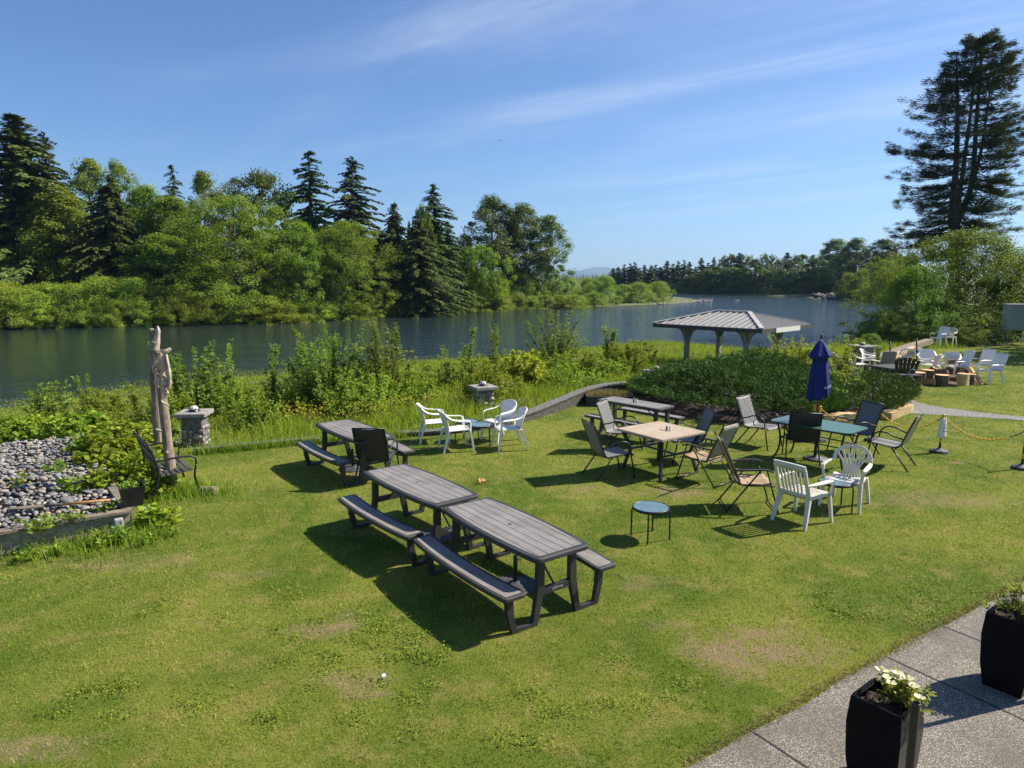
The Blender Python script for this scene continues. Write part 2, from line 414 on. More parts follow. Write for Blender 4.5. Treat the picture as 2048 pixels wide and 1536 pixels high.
def sling_mat(name, dark, light, sc=0.026):
    """woven sling: slanting stripes paint sunlit glints and dark mesh gaps into the colour"""
    m, k = newmat(name)
    v = objco(k)
    s = k.node('ShaderNodeSeparateXYZ', {0: v})
    u = k.math('ADD', k.math('ADD', s.outputs[1], s.outputs[2]), k.math('MULTIPLY', s.outputs[0], 0.75))
    st = k.math('ABSOLUTE', k.math('SUBTRACT', k.math('FRACT', k.math('ADD', k.math('DIVIDE', u, sc), 50.0)), 0.5))
    nz = k.noise(v, 400, 2)
    f = k.rng(k.math('ADD', st, k.math('MULTIPLY', nz, 0.12)), 0.27, 0.40)
    k.put(k.bsdf.inputs['Base Color'], k.mix(f, dark, light))
    k.bsdf.inputs['Roughness'].default_value = 0.55
    k.bsdf.inputs['Specular IOR Level'].default_value = 0.3
    k.put(k.bsdf.inputs['Normal'], k.node('ShaderNodeBump', {'Strength': 0.4, 'Distance': 0.003, 'Height': f}).outputs[0])
    return m


M['sling'] = sling_mat('charcoal_sling', (0.010, 0.010, 0.011), (0.34, 0.335, 0.32), 0.036)
M['sling_plain'] = mat('plain_charcoal_sling', (0.026, 0.026, 0.028), 0.6, 0.2, 40, bump=0.3, bscale=300)
M['tan_fabric'] = mat('tan_fabric', (0.33, 0.24, 0.14), 0.9, 0.12, 6, bump=0.3, bscale=200)
M['grey_fabric'] = mat('grey_tan_fabric', (0.27, 0.25, 0.21), 0.9, 0.12, 6, bump=0.3, bscale=200)
m, k = newmat('blue_canvas')
k.put(k.bsdf.inputs['Base Color'], k.mix(k.noise(objco(k), 5, 4), (0.003, 0.009, 0.095), (0.006, 0.016, 0.165)))
k.bsdf.inputs['Roughness'].default_value = 0.85
k.put(k.bsdf.inputs['Normal'], k.node('ShaderNodeBump', {'Strength': 0.35, 'Distance': 0.02, 'Height': k.noise(k.mapping(objco(k), (14, 14, 2)), 1, 3)}).outputs[0])
M['blue_canvas'] = m
m, k = newmat('table_glass')
v = objco(k)
k.put(k.bsdf.inputs['Base Color'], k.mix(k.noise(v, 60, 3), (0.035, 0.095, 0.052), (0.075, 0.15, 0.085)))
k.bsdf.inputs['Roughness'].default_value = 0.18
k.bsdf.inputs['Specular IOR Level'].default_value = 0.22
k.put(k.bsdf.inputs['Normal'], k.node('ShaderNodeBump', {'Strength': 0.05, 'Distance': 0.004, 'Height': k.noise(v, 70, 3)}).outputs[0])
M['table_glass'] = m
m, k = newmat('woven_resin')
v = objco(k)
s = k.node('ShaderNodeSeparateXYZ', {0: v})
wx = k.math('SINE', k.math('MULTIPLY', k.math('ADD', s.outputs[0], s.outputs[1]), 560))
wz = k.math('SINE', k.math('MULTIPLY', s.outputs[2], 560))
k.put(k.bsdf.inputs['Base Color'], (0.011, 0.011, 0.012, 1))
k.bsdf.inputs['Roughness'].default_value = 0.30
k.bsdf.inputs['Specular IOR Level'].default_value = 0.14
k.put(k.bsdf.inputs['Normal'], k.node('ShaderNodeBump', {'Strength': 1.0, 'Distance': 0.006, 'Height': k.math('MULTIPLY', wx, wz)}).outputs[0])
M['resin'] = m


# ------------------------------------------------------------------ mesh builders
def smooth_path(pts, n=6):
    """Catmull-Rom through pts"""
    P = [Vector(p) for p in pts]
    P = [P[0] * 2 - P[1]] + P + [P[-1] * 2 - P[-2]]
    o = []
    for i in range(1, len(P) - 2):
        for j in range(n):
            t = j / n
            a, b, c, d = P[i - 1], P[i], P[i + 1], P[i + 2]
            o.append(0.5 * ((2 * b) + (c - a) * t + (2 * a - 5 * b + 4 * c - d) * t * t + (3 * b - a - 3 * c + d) * t ** 3))
    o.append(P[-2])
    return o


class MB:
    def __init__(s):
        s.v, s.f, s.m, s.s = [], [], [], []

    def face(s, idx, mi=0, sm=False):
        s.f.append(idx)
        s.m.append(mi)
        s.s.append(sm)

    def add(s, vs, fs, mi=0, sm=False):
        o = len(s.v)
        s.v += [tuple(p) for p in vs]
        for f in fs:
            s.face([i + o for i in f], mi, sm)
        return s

    def box(s, c, d, R=None, mi=0, bev=0.0):
        c, h = Vector(c), Vector(d) * 0.5
        b = min(bev, min(h) * 0.9)
        R = R or Matrix.Identity(3)
        if b <= 0:
            vs = [Vector((x, y, z)) for x in (-h.x, h.x) for y in (-h.y, h.y) for z in (-h.z, h.z)]
            s.add([c + R @ p for p in vs], [(0, 1, 3, 2), (4, 6, 7, 5), (0, 4, 5, 1), (2, 3, 7, 6), (0, 2, 6, 4), (1, 5, 7, 3)], mi)
            return s
        pts = [(-h.x + b, -h.y), (h.x - b, -h.y), (h.x, -h.y + b), (h.x, h.y - b), (h.x - b, h.y), (-h.x + b, h.y), (-h.x, h.y - b), (-h.x, -h.y + b)]
        q = 1 - b / max(h.x, h.y)
        rows = [(-h.z, 1), (h.z - b, 1), (h.z, 0)]
        vs = []
        for z, full in rows:
            for x, y in pts:
                if full:
                    vs.append(Vector((x, y, z)))
                else:
                    vs.append(Vector((x - math.copysign(min(b, abs(x)), x) * 0.6, y - math.copysign(min(b, abs(y)), y) * 0.6, z)))
        fs = [tuple(range(7, -1, -1)), tuple(range(16, 24))]
        for r in range(2):
            for i in range(8):
                j = (i + 1) % 8
                fs.append((r * 8 + i, r * 8 + j, r * 8 + 8 + j, r * 8 + 8 + i))
        return s.add([c + R @ p for p in vs], fs, mi)

    def bar(s, p0, p1, w, h, up=(0, 0, 1), mi=0, w1=None, h1=None):
        return s.sweep([p0, p1], [w, w1 or w], [h, h1 or h], up, mi)

    def sweep(s, pts, w, t, up=(0, 0, 1), mi=0, sm=False):
        P = [Vector(p) for p in pts]
        n = len(P)
        w = w if hasattr(w, '__len__') else [w] * n
        t = t if hasattr(t, '__len__') else [t] * n
        up = Vector(up)
        o = len(s.v)
        for i in range(n):
            d = (P[min(i + 1, n - 1)] - P[max(i - 1, 0)]).normalized()
            a = d.cross(up)
            if a.length < 1e-4:
                a = d.cross(Vector((0, 1, 0.01)))
            a.normalize()
            b = a.cross(d).normalized()
            for x, y in ((-1, -1), (1, -1), (1, 1), (-1, 1)):
                s.v.append(tuple(P[i] + a * (x * w[i] / 2) + b * (y * t[i] / 2)))
        for i in range(n - 1):
            for j in range(4):
                q = (j + 1) % 4
                s.face([o + i * 4 + j, o + i * 4 + q, o + i * 4 + 4 + q, o + i * 4 + 4 + j], mi, sm)
        s.face([o + 3, o + 2, o + 1, o], mi)
        e = o + (n - 1) * 4
        s.face([e, e + 1, e + 2, e + 3], mi)
        return s

    def tube(s, pts, r, n=8, mi=0, caps=True, sm=True):
        P = [Vector(p) for p in pts]
        m_ = len(P)
        r = r if hasattr(r, '__len__') else [r] * m_
        o = len(s.v)
        d = (P[1] - P[0]).normalized()
        a = d.orthogonal().normalized()
        for i in range(m_):
            d2 = (P[min(i + 1, m_ - 1)] - P[max(i - 1, 0)]).normalized()
            a = (a - d2 * a.dot(d2))
            a = a.normalized() if a.length > 1e-6 else d2.orthogonal().normalized()
            b = d2.cross(a)
            for j in range(n):
                t = 2 * math.pi * j / n
                s.v.append(tuple(P[i] + (a * math.cos(t) + b * math.sin(t)) * r[i]))
        for i in range(m_ - 1):
            for j in range(n):
                q = (j + 1) % n
                s.face([o + i * n + j, o + i * n + q, o + i * n + n + q, o + i * n + n + j], mi, sm)
        if caps:
            s.face([o + j for j in range(n - 1, -1, -1)], mi)
            s.face([o + (m_ - 1) * n + j for j in range(n)], mi)
        return s

    def lathe(s, prof, n=20, c=(0, 0, 0), mi=0, sm=True, ell=(1, 1)):
        o = len(s.v)
        for r, z in prof:
            for j in range(n):
                t = 2 * math.pi * j / n
                s.v.append((c[0] + r * math.cos(t) * ell[0], c[1] + r * math.sin(t) * ell[1], c[2] + z))
        for i in range(len(prof) - 1):
            for j in range(n):
                q = (j + 1) % n
                s.face([o + i * n + j, o + i * n + q, o + i * n + n + q, o + i * n + n + j], mi, sm)
        if prof[0][0] > 1e-5:
            s.face([o + j for j in range(n - 1, -1, -1)], mi)
        if prof[-1][0] > 1e-5:
            s.face([o + (len(prof) - 1) * n + j for j in range(n)], mi)
        return s

    def prism(s, outl, z0, z1, mi=0, bev=0.0, top_mi=None, sm=False):
        """outline (ccw) extruded, its upper edge rounded by bev"""
        n = len(outl)
        cx = sum(p[0] for p in outl) / n
        cy = sum(p[1] for p in outl) / n

        def ins(p, d):
            v = Vector((p[0] - cx, p[1] - cy))
            return (cx + v.x * (1 - d / max(v.length, 1e-6)), cy + v.y * (1 - d / max(v.length, 1e-6)))
        rows = [(z0, bev * 0.5), (z0 + bev * 0.5, 0), (z1 - bev, 0), (z1 - bev * 0.3, bev * 0.35), (z1, bev)] if bev else [(z0, 0), (z1, 0)]
        o = len(s.v)
        for z, d in rows:
            for p in outl:
                q = ins(p, d) if d else p
                s.v.append((q[0], q[1], z))
        for r in range(len(rows) - 1):
            for j in range(n):
                q = (j + 1) % n
                s.face([o + r * n + j, o + r * n + q, o + r * n + n + q, o + r * n + n + j], mi, sm)
        s.face([o + j for j in range(n - 1, -1, -1)], mi)
        s.face([o + (len(rows) - 1) * n + j for j in range(n)], mi if top_mi is None else top_mi)
        return s

    def sheet(s, fn, nu, nv, t, mi=0, sm=True):
        """closed thick sheet: fn(u,v) in 0..1 -> point"""
        P = [[Vector(fn(i / nu, j / nv)) for j in range(nv + 1)] for i in range(nu + 1)]
        o = len(s.v)
        A = {}
        for side in (0, 1):
            for i in range(nu + 1):
                for j in range(nv + 1):
                    du = P[min(i + 1, nu)][j] - P[max(i - 1, 0)][j]
                    dv = P[i][min(j + 1, nv)] - P[i][max(j - 1, 0)]
                    nn = du.cross(dv)
                    nn = nn.normalized() if nn.length > 1e-9 else Vector((0, 0, 1))
                    A[side, i, j] = len(s.v)
                    s.v.append(tuple(P[i][j] + nn * (t / 2 if side else -t / 2)))
        for i in range(nu):
            for j in range(nv):
                s.face([A[1, i, j], A[1, i + 1, j], A[1, i + 1, j + 1], A[1, i, j + 1]], mi, sm)
                s.face([A[0, i, j], A[0, i, j + 1], A[0, i + 1, j + 1], A[0, i + 1, j]], mi, sm)
        for i in range(nu):
            s.face([A[0, i, 0], A[0, i + 1, 0], A[1, i + 1, 0], A[1, i, 0]], mi)
            s.face([A[0, i, nv], A[1, i, nv], A[1, i + 1, nv], A[0, i + 1, nv]], mi)
        for j in range(nv):
            s.face([A[0, 0, j], A[1, 0, j], A[1, 0, j + 1], A[0, 0, j + 1]], mi)
            s.face([A[0, nu, j], A[0, nu, j + 1], A[1, nu, j + 1], A[1, nu, j]], mi)
        return s

    def mesh(s, name, mats):
        me = bpy.data.meshes.new(name)
        me.from_pydata(s.v, [], s.f)
        for m_ in (mats if isinstance(mats, (list, tuple)) else [mats]):
            me.materials.append(m_)
        me.polygons.foreach_set('material_index', s.m)
        me.polygons.foreach_set('use_smooth', s.s)
        me.update()
        return me

    def build(s, name, mats, parent=None):
        return link(name, s.mesh(name, mats), parent)


def link(name, me, parent=None):
    o = bpy.data.objects.new(name, me)
    COL.objects.link(o)
    if parent:
        o.parent = parent
    return o


def tag(o, label, cat, group=None, kind=None):
    if label:
        o['label'] = label
    if cat:
        o['category'] = cat
    if group:
        o['group'] = group
    if kind:
        o['kind'] = kind
    return o


def thing(name, label, cat, loc=(0, 0, 0), rz=0.0, group=None, scale=1.0):
    o = bpy.data.objects.new(name, None)
    o.empty_display_size = 0.2
    COL.objects.link(o)
    o.location, o.rotation_euler = loc, (0, 0, rz)
    o.scale = scale if hasattr(scale, '__len__') else (scale,) * 3
    return tag(o, label, cat, group)


def dup(root, loc, rz, label, group=None, scale=None):
    """a copy of a thing with copies of its parts and sub-parts"""
    r = root.copy()
    COL.objects.link(r)
    r.location, r.rotation_euler = loc, (0, 0, rz)
    r['label'] = label
    if group:
        r['group'] = group
    if scale:
        r.scale = scale if hasattr(scale, '__len__') else (scale,) * 3
    for ch in list(root.children):
        c = ch.copy()
        COL.objects.link(c)
        c.parent = r
        for g in list(ch.children):
            d = g.copy()
            COL.objects.link(d)
            d.parent = c
    return r


def struct(name, mb, mats, kind='structure'):
    o = mb.build(name, mats)
    o['kind'] = kind
    return o


def heading(v):
    """rotation that turns local +Y towards v"""
    return math.atan2(-v[0], v[1])


def npmesh(name, V, Fc, mats, tint=None, smooth=False):
    """mesh from numpy: V (n,3), Fc (m,k) faces of k corners"""
    me = bpy.data.meshes.new(name)
    n, (f, kk) = len(V), Fc.shape
    me.vertices.add(n)
    me.vertices.foreach_set('co', np.ascontiguousarray(V, dtype=np.float32).ravel())
    me.loops.add(f * kk)
    me.loops.foreach_set('vertex_index', Fc.astype(np.int32).ravel())
    me.polygons.add(f)
    me.polygons.foreach_set('loop_start', np.arange(0, f * kk, kk, dtype=np.int32))
    if tint is not None:
        a = me.attributes.new('tint', 'FLOAT', 'POINT')
        a.data.foreach_set('value', np.clip(tint, 0, 1).astype(np.float32))
    me.materials.append(mats)
    me.update(calc_edges=True)
    if smooth:
        me.polygons.foreach_set('use_smooth', np.ones(f, dtype=bool))
    return me


def unit(a):
    return a / np.maximum(np.linalg.norm(a, axis=1, keepdims=True), 1e-9)


class Leaves:
    """many single leaves, each a bent rhombus"""
    def __init__(s):
        s.C, s.D, s.N, s.L, s.W, s.T = [], [], [], [], [], []

    def add(s, C, D, N, L, Wd, T):
        n = len(C)
        s.C.append(C)
        s.D.append(unit(D))
        s.N.append(N)
        s.L.append(np.broadcast_to(L, n))
        s.W.append(np.broadcast_to(Wd, n))
        s.T.append(np.broadcast_to(T, n))

    def mesh(s, name, material, bend=0.15):
        C, D, N = np.concatenate(s.C), np.concatenate(s.D), np.concatenate(s.N)
        L, Wd, T = np.concatenate(s.L)[:, None], np.concatenate(s.W)[:, None], np.concatenate(s.T)
        S = unit(np.cross(D, N) + 1e-6)
        N = unit(np.cross(S, D))
        n = len(C)
        V = np.empty((n, 4, 3))
        V[:, 0] = C
        V[:, 1] = C + D * L * 0.45 + S * Wd * 0.5
        V[:, 2] = C + D * L - N * L * bend
        V[:, 3] = C + D * L * 0.45 - S * Wd * 0.5
        return npmesh(name, V.reshape(-1, 3), np.arange(n * 4).reshape(n, 4), material, np.repeat(T, 4))


def rdir(rng, n):
    v = rng.normal(size=(n, 3))
    return unit(v)


# ------------------------------------------------------------------ terrain, river
WATER = -1.8
SHORE = [(-900, 930), (-300, 868), (0, 834), (230, 796), (450, 768), (700, 748), (860, 738), (1050, 724), (1200, 704), (1300, 692), (1400, 702), (1480, 713),
         (1560, 718), (1640, 700), (1740, 668), (1800, 640), (1840, 618), (1790, 604), (1700, 600.0), (1640, 596.5), (1560, 592.5), (1450, 589.5), (1345, 588.0),
         (1300, 588.2), (1318, 590.5), (1385, 597), (1405, 602), (1385, 606.5), (1250, 612), (1130, 617), (1000, 620.5), (800, 631), (640, 640), (480, 646), (330, 650),
         (0, 658), (-300, 668), (-900, 690)]
RIV = np.array([at(px, py, WATER)[:2] for px, py in SHORE])
LAWN_PX = [(-500, 1010), (60, 872), (290, 880), (400, 906), (560, 892), (790, 871), (870, 863), (1045, 832), (1165, 800), (1290, 785), (1420, 745), (1700, 726), (1780, 707), (1850, 699)]
LAWN = [at(*p)[:2] for p in LAWN_PX] + [(24, 33.5), (27, 36), (60, 40), (60, -12), (-20, -12), (-20, 6.5)]
LAWN = np.array([tuple(p) for p in LAWN])


def poly_dist(P, X):
    """distance of points X to the edges of polygon P, and inside flags"""
    d2 = np.full(len(X), 1e18)
    ins = np.zeros(len(X), dtype=bool)
    for i in range(len(P)):
        a, b = P[i], P[(i + 1) % len(P)]
        ab = b - a
        t = np.clip(((X - a) @ ab) / (ab @ ab), 0, 1)
        d2 = np.minimum(d2, ((X - a - t[:, None] * ab) ** 2).sum(1))
        c = ((a[1] > X[:, 1]) != (b[1] > X[:, 1]))
        with np.errstate(divide='ignore', invalid='ignore'):
            xx = (b[0] - a[0]) * (X[:, 1] - a[1]) / (b[1] - a[1]) + a[0]
        ins ^= c & (X[:, 0] < xx)
    return np.sqrt(d2), ins


BAR = np.array([at(1330, 600, WATER)[:2], at(1180, 608, WATER)[:2]])


def ground_h(X):
    X = np.atleast_2d(np.asarray(X, dtype=float))
    dr, inr = poly_dist(RIV, X)
    dl, inl = poly_dist(LAWN, X)
    dl = np.where(inl, 0, dl)
    amp = np.full(len(X), 1.8)
    for b, r in zip(BAR, (40.0, 32.0)):
        amp = np.minimum(amp, 0.45 + 1.35 * np.clip((np.linalg.norm(X - b, axis=1) - r) / 40, 0, 1))
    t = dr / (dr + np.minimum(dl, 6.0) + 1e-6)
    h = WATER + amp * np.clip(t, 0, 1) ** 0.9
    h = np.where(inr, WATER - 0.05 - np.minimum(dr * 0.12, 1.6), h)
    n = 0.10 * (np.sin(X[:, 0] * 0.9 + 1.3 * np.sin(X[:, 1] * 0.7)) * np.sin(X[:, 1] * 1.1)) * np.clip(dl / 2, 0, 1) * np.clip(dr / 2, 0, 1)
    return np.where(inr, h, h + n) - np.where(inl, 0.02, 0.0)


def gz(x, y):
    return float(ground_h([(x, y)])[0])


def spaced(edges):
    o = []
    for a, b, st in edges:
        o += list(np.arange(a, b, st))
    return np.array(o + [edges[-1][1]])


gx = spaced([(-6000, -400, 400), (-400, -60, 10), (-60, -24, 2), (-24, 30, 0.7), (30, 70, 2), (70, 400, 8), (400, 6000, 400)])
gy = spaced([(-40, 0, 8), (0, 10, 1.2), (10, 50, 0.7), (50, 120, 1.6), (120, 300, 4), (300, 800, 40), (800, 9000, 600)])
XX, YY = np.meshgrid(gx, gy, indexing='ij')
Z = ground_h(np.stack([XX.ravel(), YY.ravel()], 1))
V = np.stack([XX.ravel(), YY.ravel(), Z], 1)
nx, ny = len(gx), len(gy)
idx = np.arange(nx * ny).reshape(nx, ny)
Fq = np.stack([idx[:-1, :-1].ravel(), idx[1:, :-1].ravel(), idx[1:, 1:].ravel(), idx[:-1, 1:].ravel()], 1)
g = link('ground', npmesh('ground', V, Fq, M['earth'], smooth=True))
tag(g, 'brown and green earth of the river banks', 'ground', kind='structure')
wb = MB().add([(-3000, 14, WATER), (3000, 14, WATER), (3000, 2500, WATER), (-3000, 2500, WATER)], [(0, 1, 2, 3)])
tag(struct('river_water', wb, M['water']), 'wide rippled river, dark green near the wood and blue beyond', 'river')
lb = MB().add([(p[0], p[1], 0.004) for p in LAWN], [tuple(range(len(LAWN)))])
lo = struct('lawn', lb, M['lawn'])
tag(lo, 'mown lawn with yellowed and worn patches', 'lawn')
nrm = lo.data.polygons[0].normal.z
if nrm < 0:
    lo.data.flip_normals()

# concrete walk with joints, asphalt path
w0, w1 = at(1370, 1536), at(2048, 1165)
wd = (w1 - w0).normalized()
wn = Vector((wd.y, -wd.x, 0))
rw = random.Random(4)
edge = []
for i in range(300):
    t = -3 + i * 0.05
    edge.append(w0 + wd * t + wn * (rw.uniform(-0.003, 0.003) + 0.022 * math.sin(t * 1.7) + 0.010 * math.sin(t * 5.3 + 1)))
wk = MB()
for i in range(299):
    a, b = edge[i], edge[i + 1]
    wk.add([(a.x, a.y, 0.012), (a.x + wn.x * 5, a.y + wn.y * 5, 0.012), (b.x + wn.x * 5, b.y + wn.y * 5, 0.012), (b.x, b.y, 0.012)], [(0, 1, 2, 3)])
tag(struct('pavement', wk, M['aggregate']), 'grey exposed aggregate concrete walk along the lawn', 'pavement')
jb = MB()
for q in ((1480, 1450), (1760, 1310), (1870, 1248), (2015, 1180)):
    a = at(*q) + wn * 0.06
    for j in range(14):
        p0 = a + wn * (j * 0.33) + wd * rw.uniform(-0.006, 0.006)
        p1 = a + wn * (j * 0.33 + 0.33) + wd * rw.uniform(-0.006, 0.006)
        jb.add([tuple(p0 - wd * 0.008) [:2] + (0.016,), tuple(p1 - wd * 0.008)[:2] + (0.016,), tuple(p1 + wd * 0.008)[:2] + (0.016,), tuple(p0 + wd * 0.008)[:2] + (0.016,)], [(0, 1, 2, 3)])
tag(struct('pavement_joints', jb, M['ink']), 'dark expansion joints of the concrete walk', 'pavement joint')
up = smooth_path([at(1770, 782), at(1800, 790), at(1850, 809), at(1950, 824), at(2048, 834), at(2300, 858)], 5)
dn = smooth_path([at(1760, 815), at(1800, 825), at(1850, 829), at(1950, 835), at(2048, 842), at(2300, 868)], 5)
pb = MB()
for i in range(len(up) - 1):
    pb.add([(dn[i].x, dn[i].y, 0.010), (dn[i + 1].x, dn[i + 1].y, 0.010), (up[i + 1].x, up[i + 1].y, 0.010), (up[i].x, up[i].y, 0.010)], [(0, 1, 2, 3)])
tag(struct('path', pb, M['asphalt']), 'narrow grey path curving across the lawn', 'path')


# ------------------------------------------------------------------ picnic tables
def bowed(L, w, bow, r, n=10, yc=0.0, both=True):
    """outline of a long board: rounded corners, edges bowed (both outwards, or both to the same side)"""
    o = []
    hw = w / 2

    def ey(x, sgn):
        b = bow * (1 - (2 * x / L) ** 2)
        return yc + (sgn * (hw + b) if both else sgn * hw + b)
    for i in range(n + 1):
        x = -L / 2 + r + (L - 2 * r) * i / n
        o.append((x, ey(x, -1)))
    c = []
    for k in range(1, 5):
        t = -math.pi / 2 + math.pi / 2 * k / 5
        c.append((L / 2 - r + r * math.cos(t), ey(L / 2 - r, -1) + r + r * math.sin(t)))
    o += c
    o.append((L / 2, ey(L / 2 - r, -1) + r))
    o.append((L / 2, ey(L / 2 - r, 1) - r))
    for k in range(1, 5):
        t = math.pi / 2 * k / 5
        o.append((L / 2 - r + r * math.cos(t), ey(L / 2 - r, 1) - r + r * math.sin(t)))
    for i in range(n + 1):
        x = L / 2 - r - (L - 2 * r) * i / n
        o.append((x, ey(x, 1)))
    for k in range(1, 5):
        t = math.pi / 2 + math.pi / 2 * k / 5
        o.append((-L / 2 + r + r * math.cos(t), ey(L / 2 - r, 1) - r + r * math.sin(t)))
    o.append((-L / 2, ey(L / 2 - r, 1) - r))
    o.append((-L / 2, ey(L / 2 - r, -1) + r))
    for k in range(1, 5):
        t = math.pi + math.pi / 2 * k / 5
        o.append((-L / 2 + r + r * math.cos(t), ey(L / 2 - r, -1) + r + r * math.sin(t)))
    return o


def text_mesh(name, body, size, material, parent, loc, rot, shear=0.0, depth=0.001, bend_r=0):
    cu = bpy.data.curves.new(name, 'FONT')
    cu.body, cu.size, cu.extrude, cu.shear = body, size, depth, shear
    cu.align_x, cu.align_y = 'CENTER', 'CENTER'
    cu.materials.append(material)
    tmp = bpy.data.objects.new(name, cu)
    COL.objects.link(tmp)
    me = bpy.data.meshes.new_from_object(tmp, depsgraph=bpy.context.evaluated_depsgraph_get())
    bpy.data.objects.remove(tmp)
    if bend_r:
        for v in me.vertices:
            a = v.co.x / bend_r
            v.co = (math.sin(a) * bend_r, v.co.y, v.co.z - (1 - math.cos(a)) * bend_r)
    o = bpy.data.objects.new(name, me)
    COL.objects.link(o)
    o.location, o.rotation_euler = loc, rot
    o.parent = parent
    return o


def picnic_table(label, loc, rz, L=1.83, W=0.66, bow=0.055):
    t = thing('picnic_table', label, 'picnic table', loc, rz, 'grey picnic tables with attached benches')
    b = MB().prism(bowed(L, W, bow, 0.06), 0.685, 0.735, 0, 0.014)
    b.prism(bowed(L - 0.11, W - 0.105, bow, 0.03), 0.733, 0.738, 1, 0)
    b.build('tabletop', [M['table_frame'], M['table_planks']], t)
    MB().lathe([(0.021, 0.7375), (0.021, 0.7395)], 12).build('umbrella_hole', M['ink'], t)
    for s in (-1, 1):
        bb = MB().prism(bowed(L, 0.255, bow * s, 0.04, 10, 0.575 * s, False), 0.40, 0.442, 0, 0.012)
        bb.prism(bowed(L - 0.075, 0.185, bow * s, 0.02, 10, 0.575 * s, False), 0.44, 0.4445, 1, 0)
        bb.build('bench', [M['table_frame'], M['bench_planks']], t)
    for s in (-1, 1):
        x = s * (L / 2 - 0.13)
        lb = MB()
        for q in (-1, 1):
            lb.sweep([(x, 0.20 * q, 0.69), (x, 0.205 * q, 0.36), (x, 0.275 * q, 0.0)], [0.055, 0.06, 0.05], [0.075, 0.08, 0.06], (0, 1, 0))
            lb.bar((x, 0.24 * q, 0.022), (x, 0.535 * q, 0.022), 0.05, 0.044)
            lb.sweep([(x, 0.515 * q, 0.0), (x, 0.565 * q, 0.22), (x, 0.575 * q, 0.40)], [0.05, 0.055, 0.055], [0.055, 0.07, 0.075], (0, 1, 0))
        lb.bar((x, -0.21, 0.335), (x, 0.21, 0.335), 0.045, 0.07)
        lb.bar((x, -0.30, 0.68), (x, 0.30, 0.68), 0.05, 0.03)
        lb.build('leg_frame', M['table_frame'], t)
        MB().tube([(x - s * 0.02, 0.0, 0.34), (x - s * 0.42, 0.0, 0.68)], 0.011, 6).build('brace', M['black_metal'], t)
        if s > 0:
            text_mesh('logo', 'LIFETIME', 0.035, M['grey_metal'], t, (x + 0.0245, 0, 0.335), (math.pi / 2, 0, math.pi / 2))
    return t


def tcen(a, b, c, d, z=0.735):
    """centre and turn of a table from the pixels of its corners (near end a,b; far end c,d)"""
    P = [at(*q, z) for q in (a, b, c, d)]
    near, fa = (P[0] + P[1]) / 2, (P[2] + P[3]) / 2
    cen = (near + fa) / 2
    d_ = near - fa
    return Vector((cen.x, cen.y, 0)), math.atan2(d_.y, d_.x)


c0, r0 = tcen((1081, 1120), (1180, 1091), (887, 1011), (969, 995))
picnic_table('nearest and largest grey picnic table, end to end with a second one', c0, r0)
d0 = Vector((math.cos(r0), math.sin(r0), 0))
cB = c0 - d0 * 1.845 + Vector((-0.13, 0.02, 0))
picnic_table('second grey picnic table, joined end to end behind the nearest one', cB, r0 + 0.055)
cC, rC = tcen((718, 880), (783, 874), (634, 846), (700, 841))
picnic_table('grey picnic table with one black chair at its end, near the meadow edge', cC, rC)
cD, rD = tcen((1310, 817.4), (1348, 811), (1195.5, 797.5), (1232, 794))
picnic_table('grey picnic table with salt and pepper beside the low planter box and juniper', cD, rD, 1.62, 0.60, 0.01)


def umbrella_base(label, px, r=0.25):
    t = thing('umbrella_base', label, 'umbrella stand', at(*px), 0.4, 'cast umbrella bases under the picnic tables')
    MB().lathe([(r, 0), (r, 0.02), (r * 0.9, 0.032), (r * 0.86, 0.026), (r * 0.7, 0.04), (r * 0.64, 0.034), (r * 0.45, 0.05), (r * 0.3, 0.046), (0.05, 0.06), (0.0, 0.062)], 28).build('foot_plate', M['rubber'], t)
    tb = MB().lathe([(0.024, 0.05), (0.024, 0.36), (0.021, 0.365), (0.021, 0.33)], 12).build('tube', M['black_metal'], t)
    kb = MB().tube([(0.02, 0, 0.30), (0.052, 0, 0.30)], 0.008, 6)
    kb.tube([(0.052, -0.02, 0.30), (0.052, 0.02, 0.30)], 0.009, 6)
    kb.build('knob', M['black_metal'], tb)


umbrella_base('black umbrella base on the grass under the nearest picnic table', (1031, 1172))
umbrella_base('umbrella base half hidden under the joint of the two end to end tables', (872, 1075))
umbrella_base('umbrella base under the picnic table by the meadow edge', (706, 938))


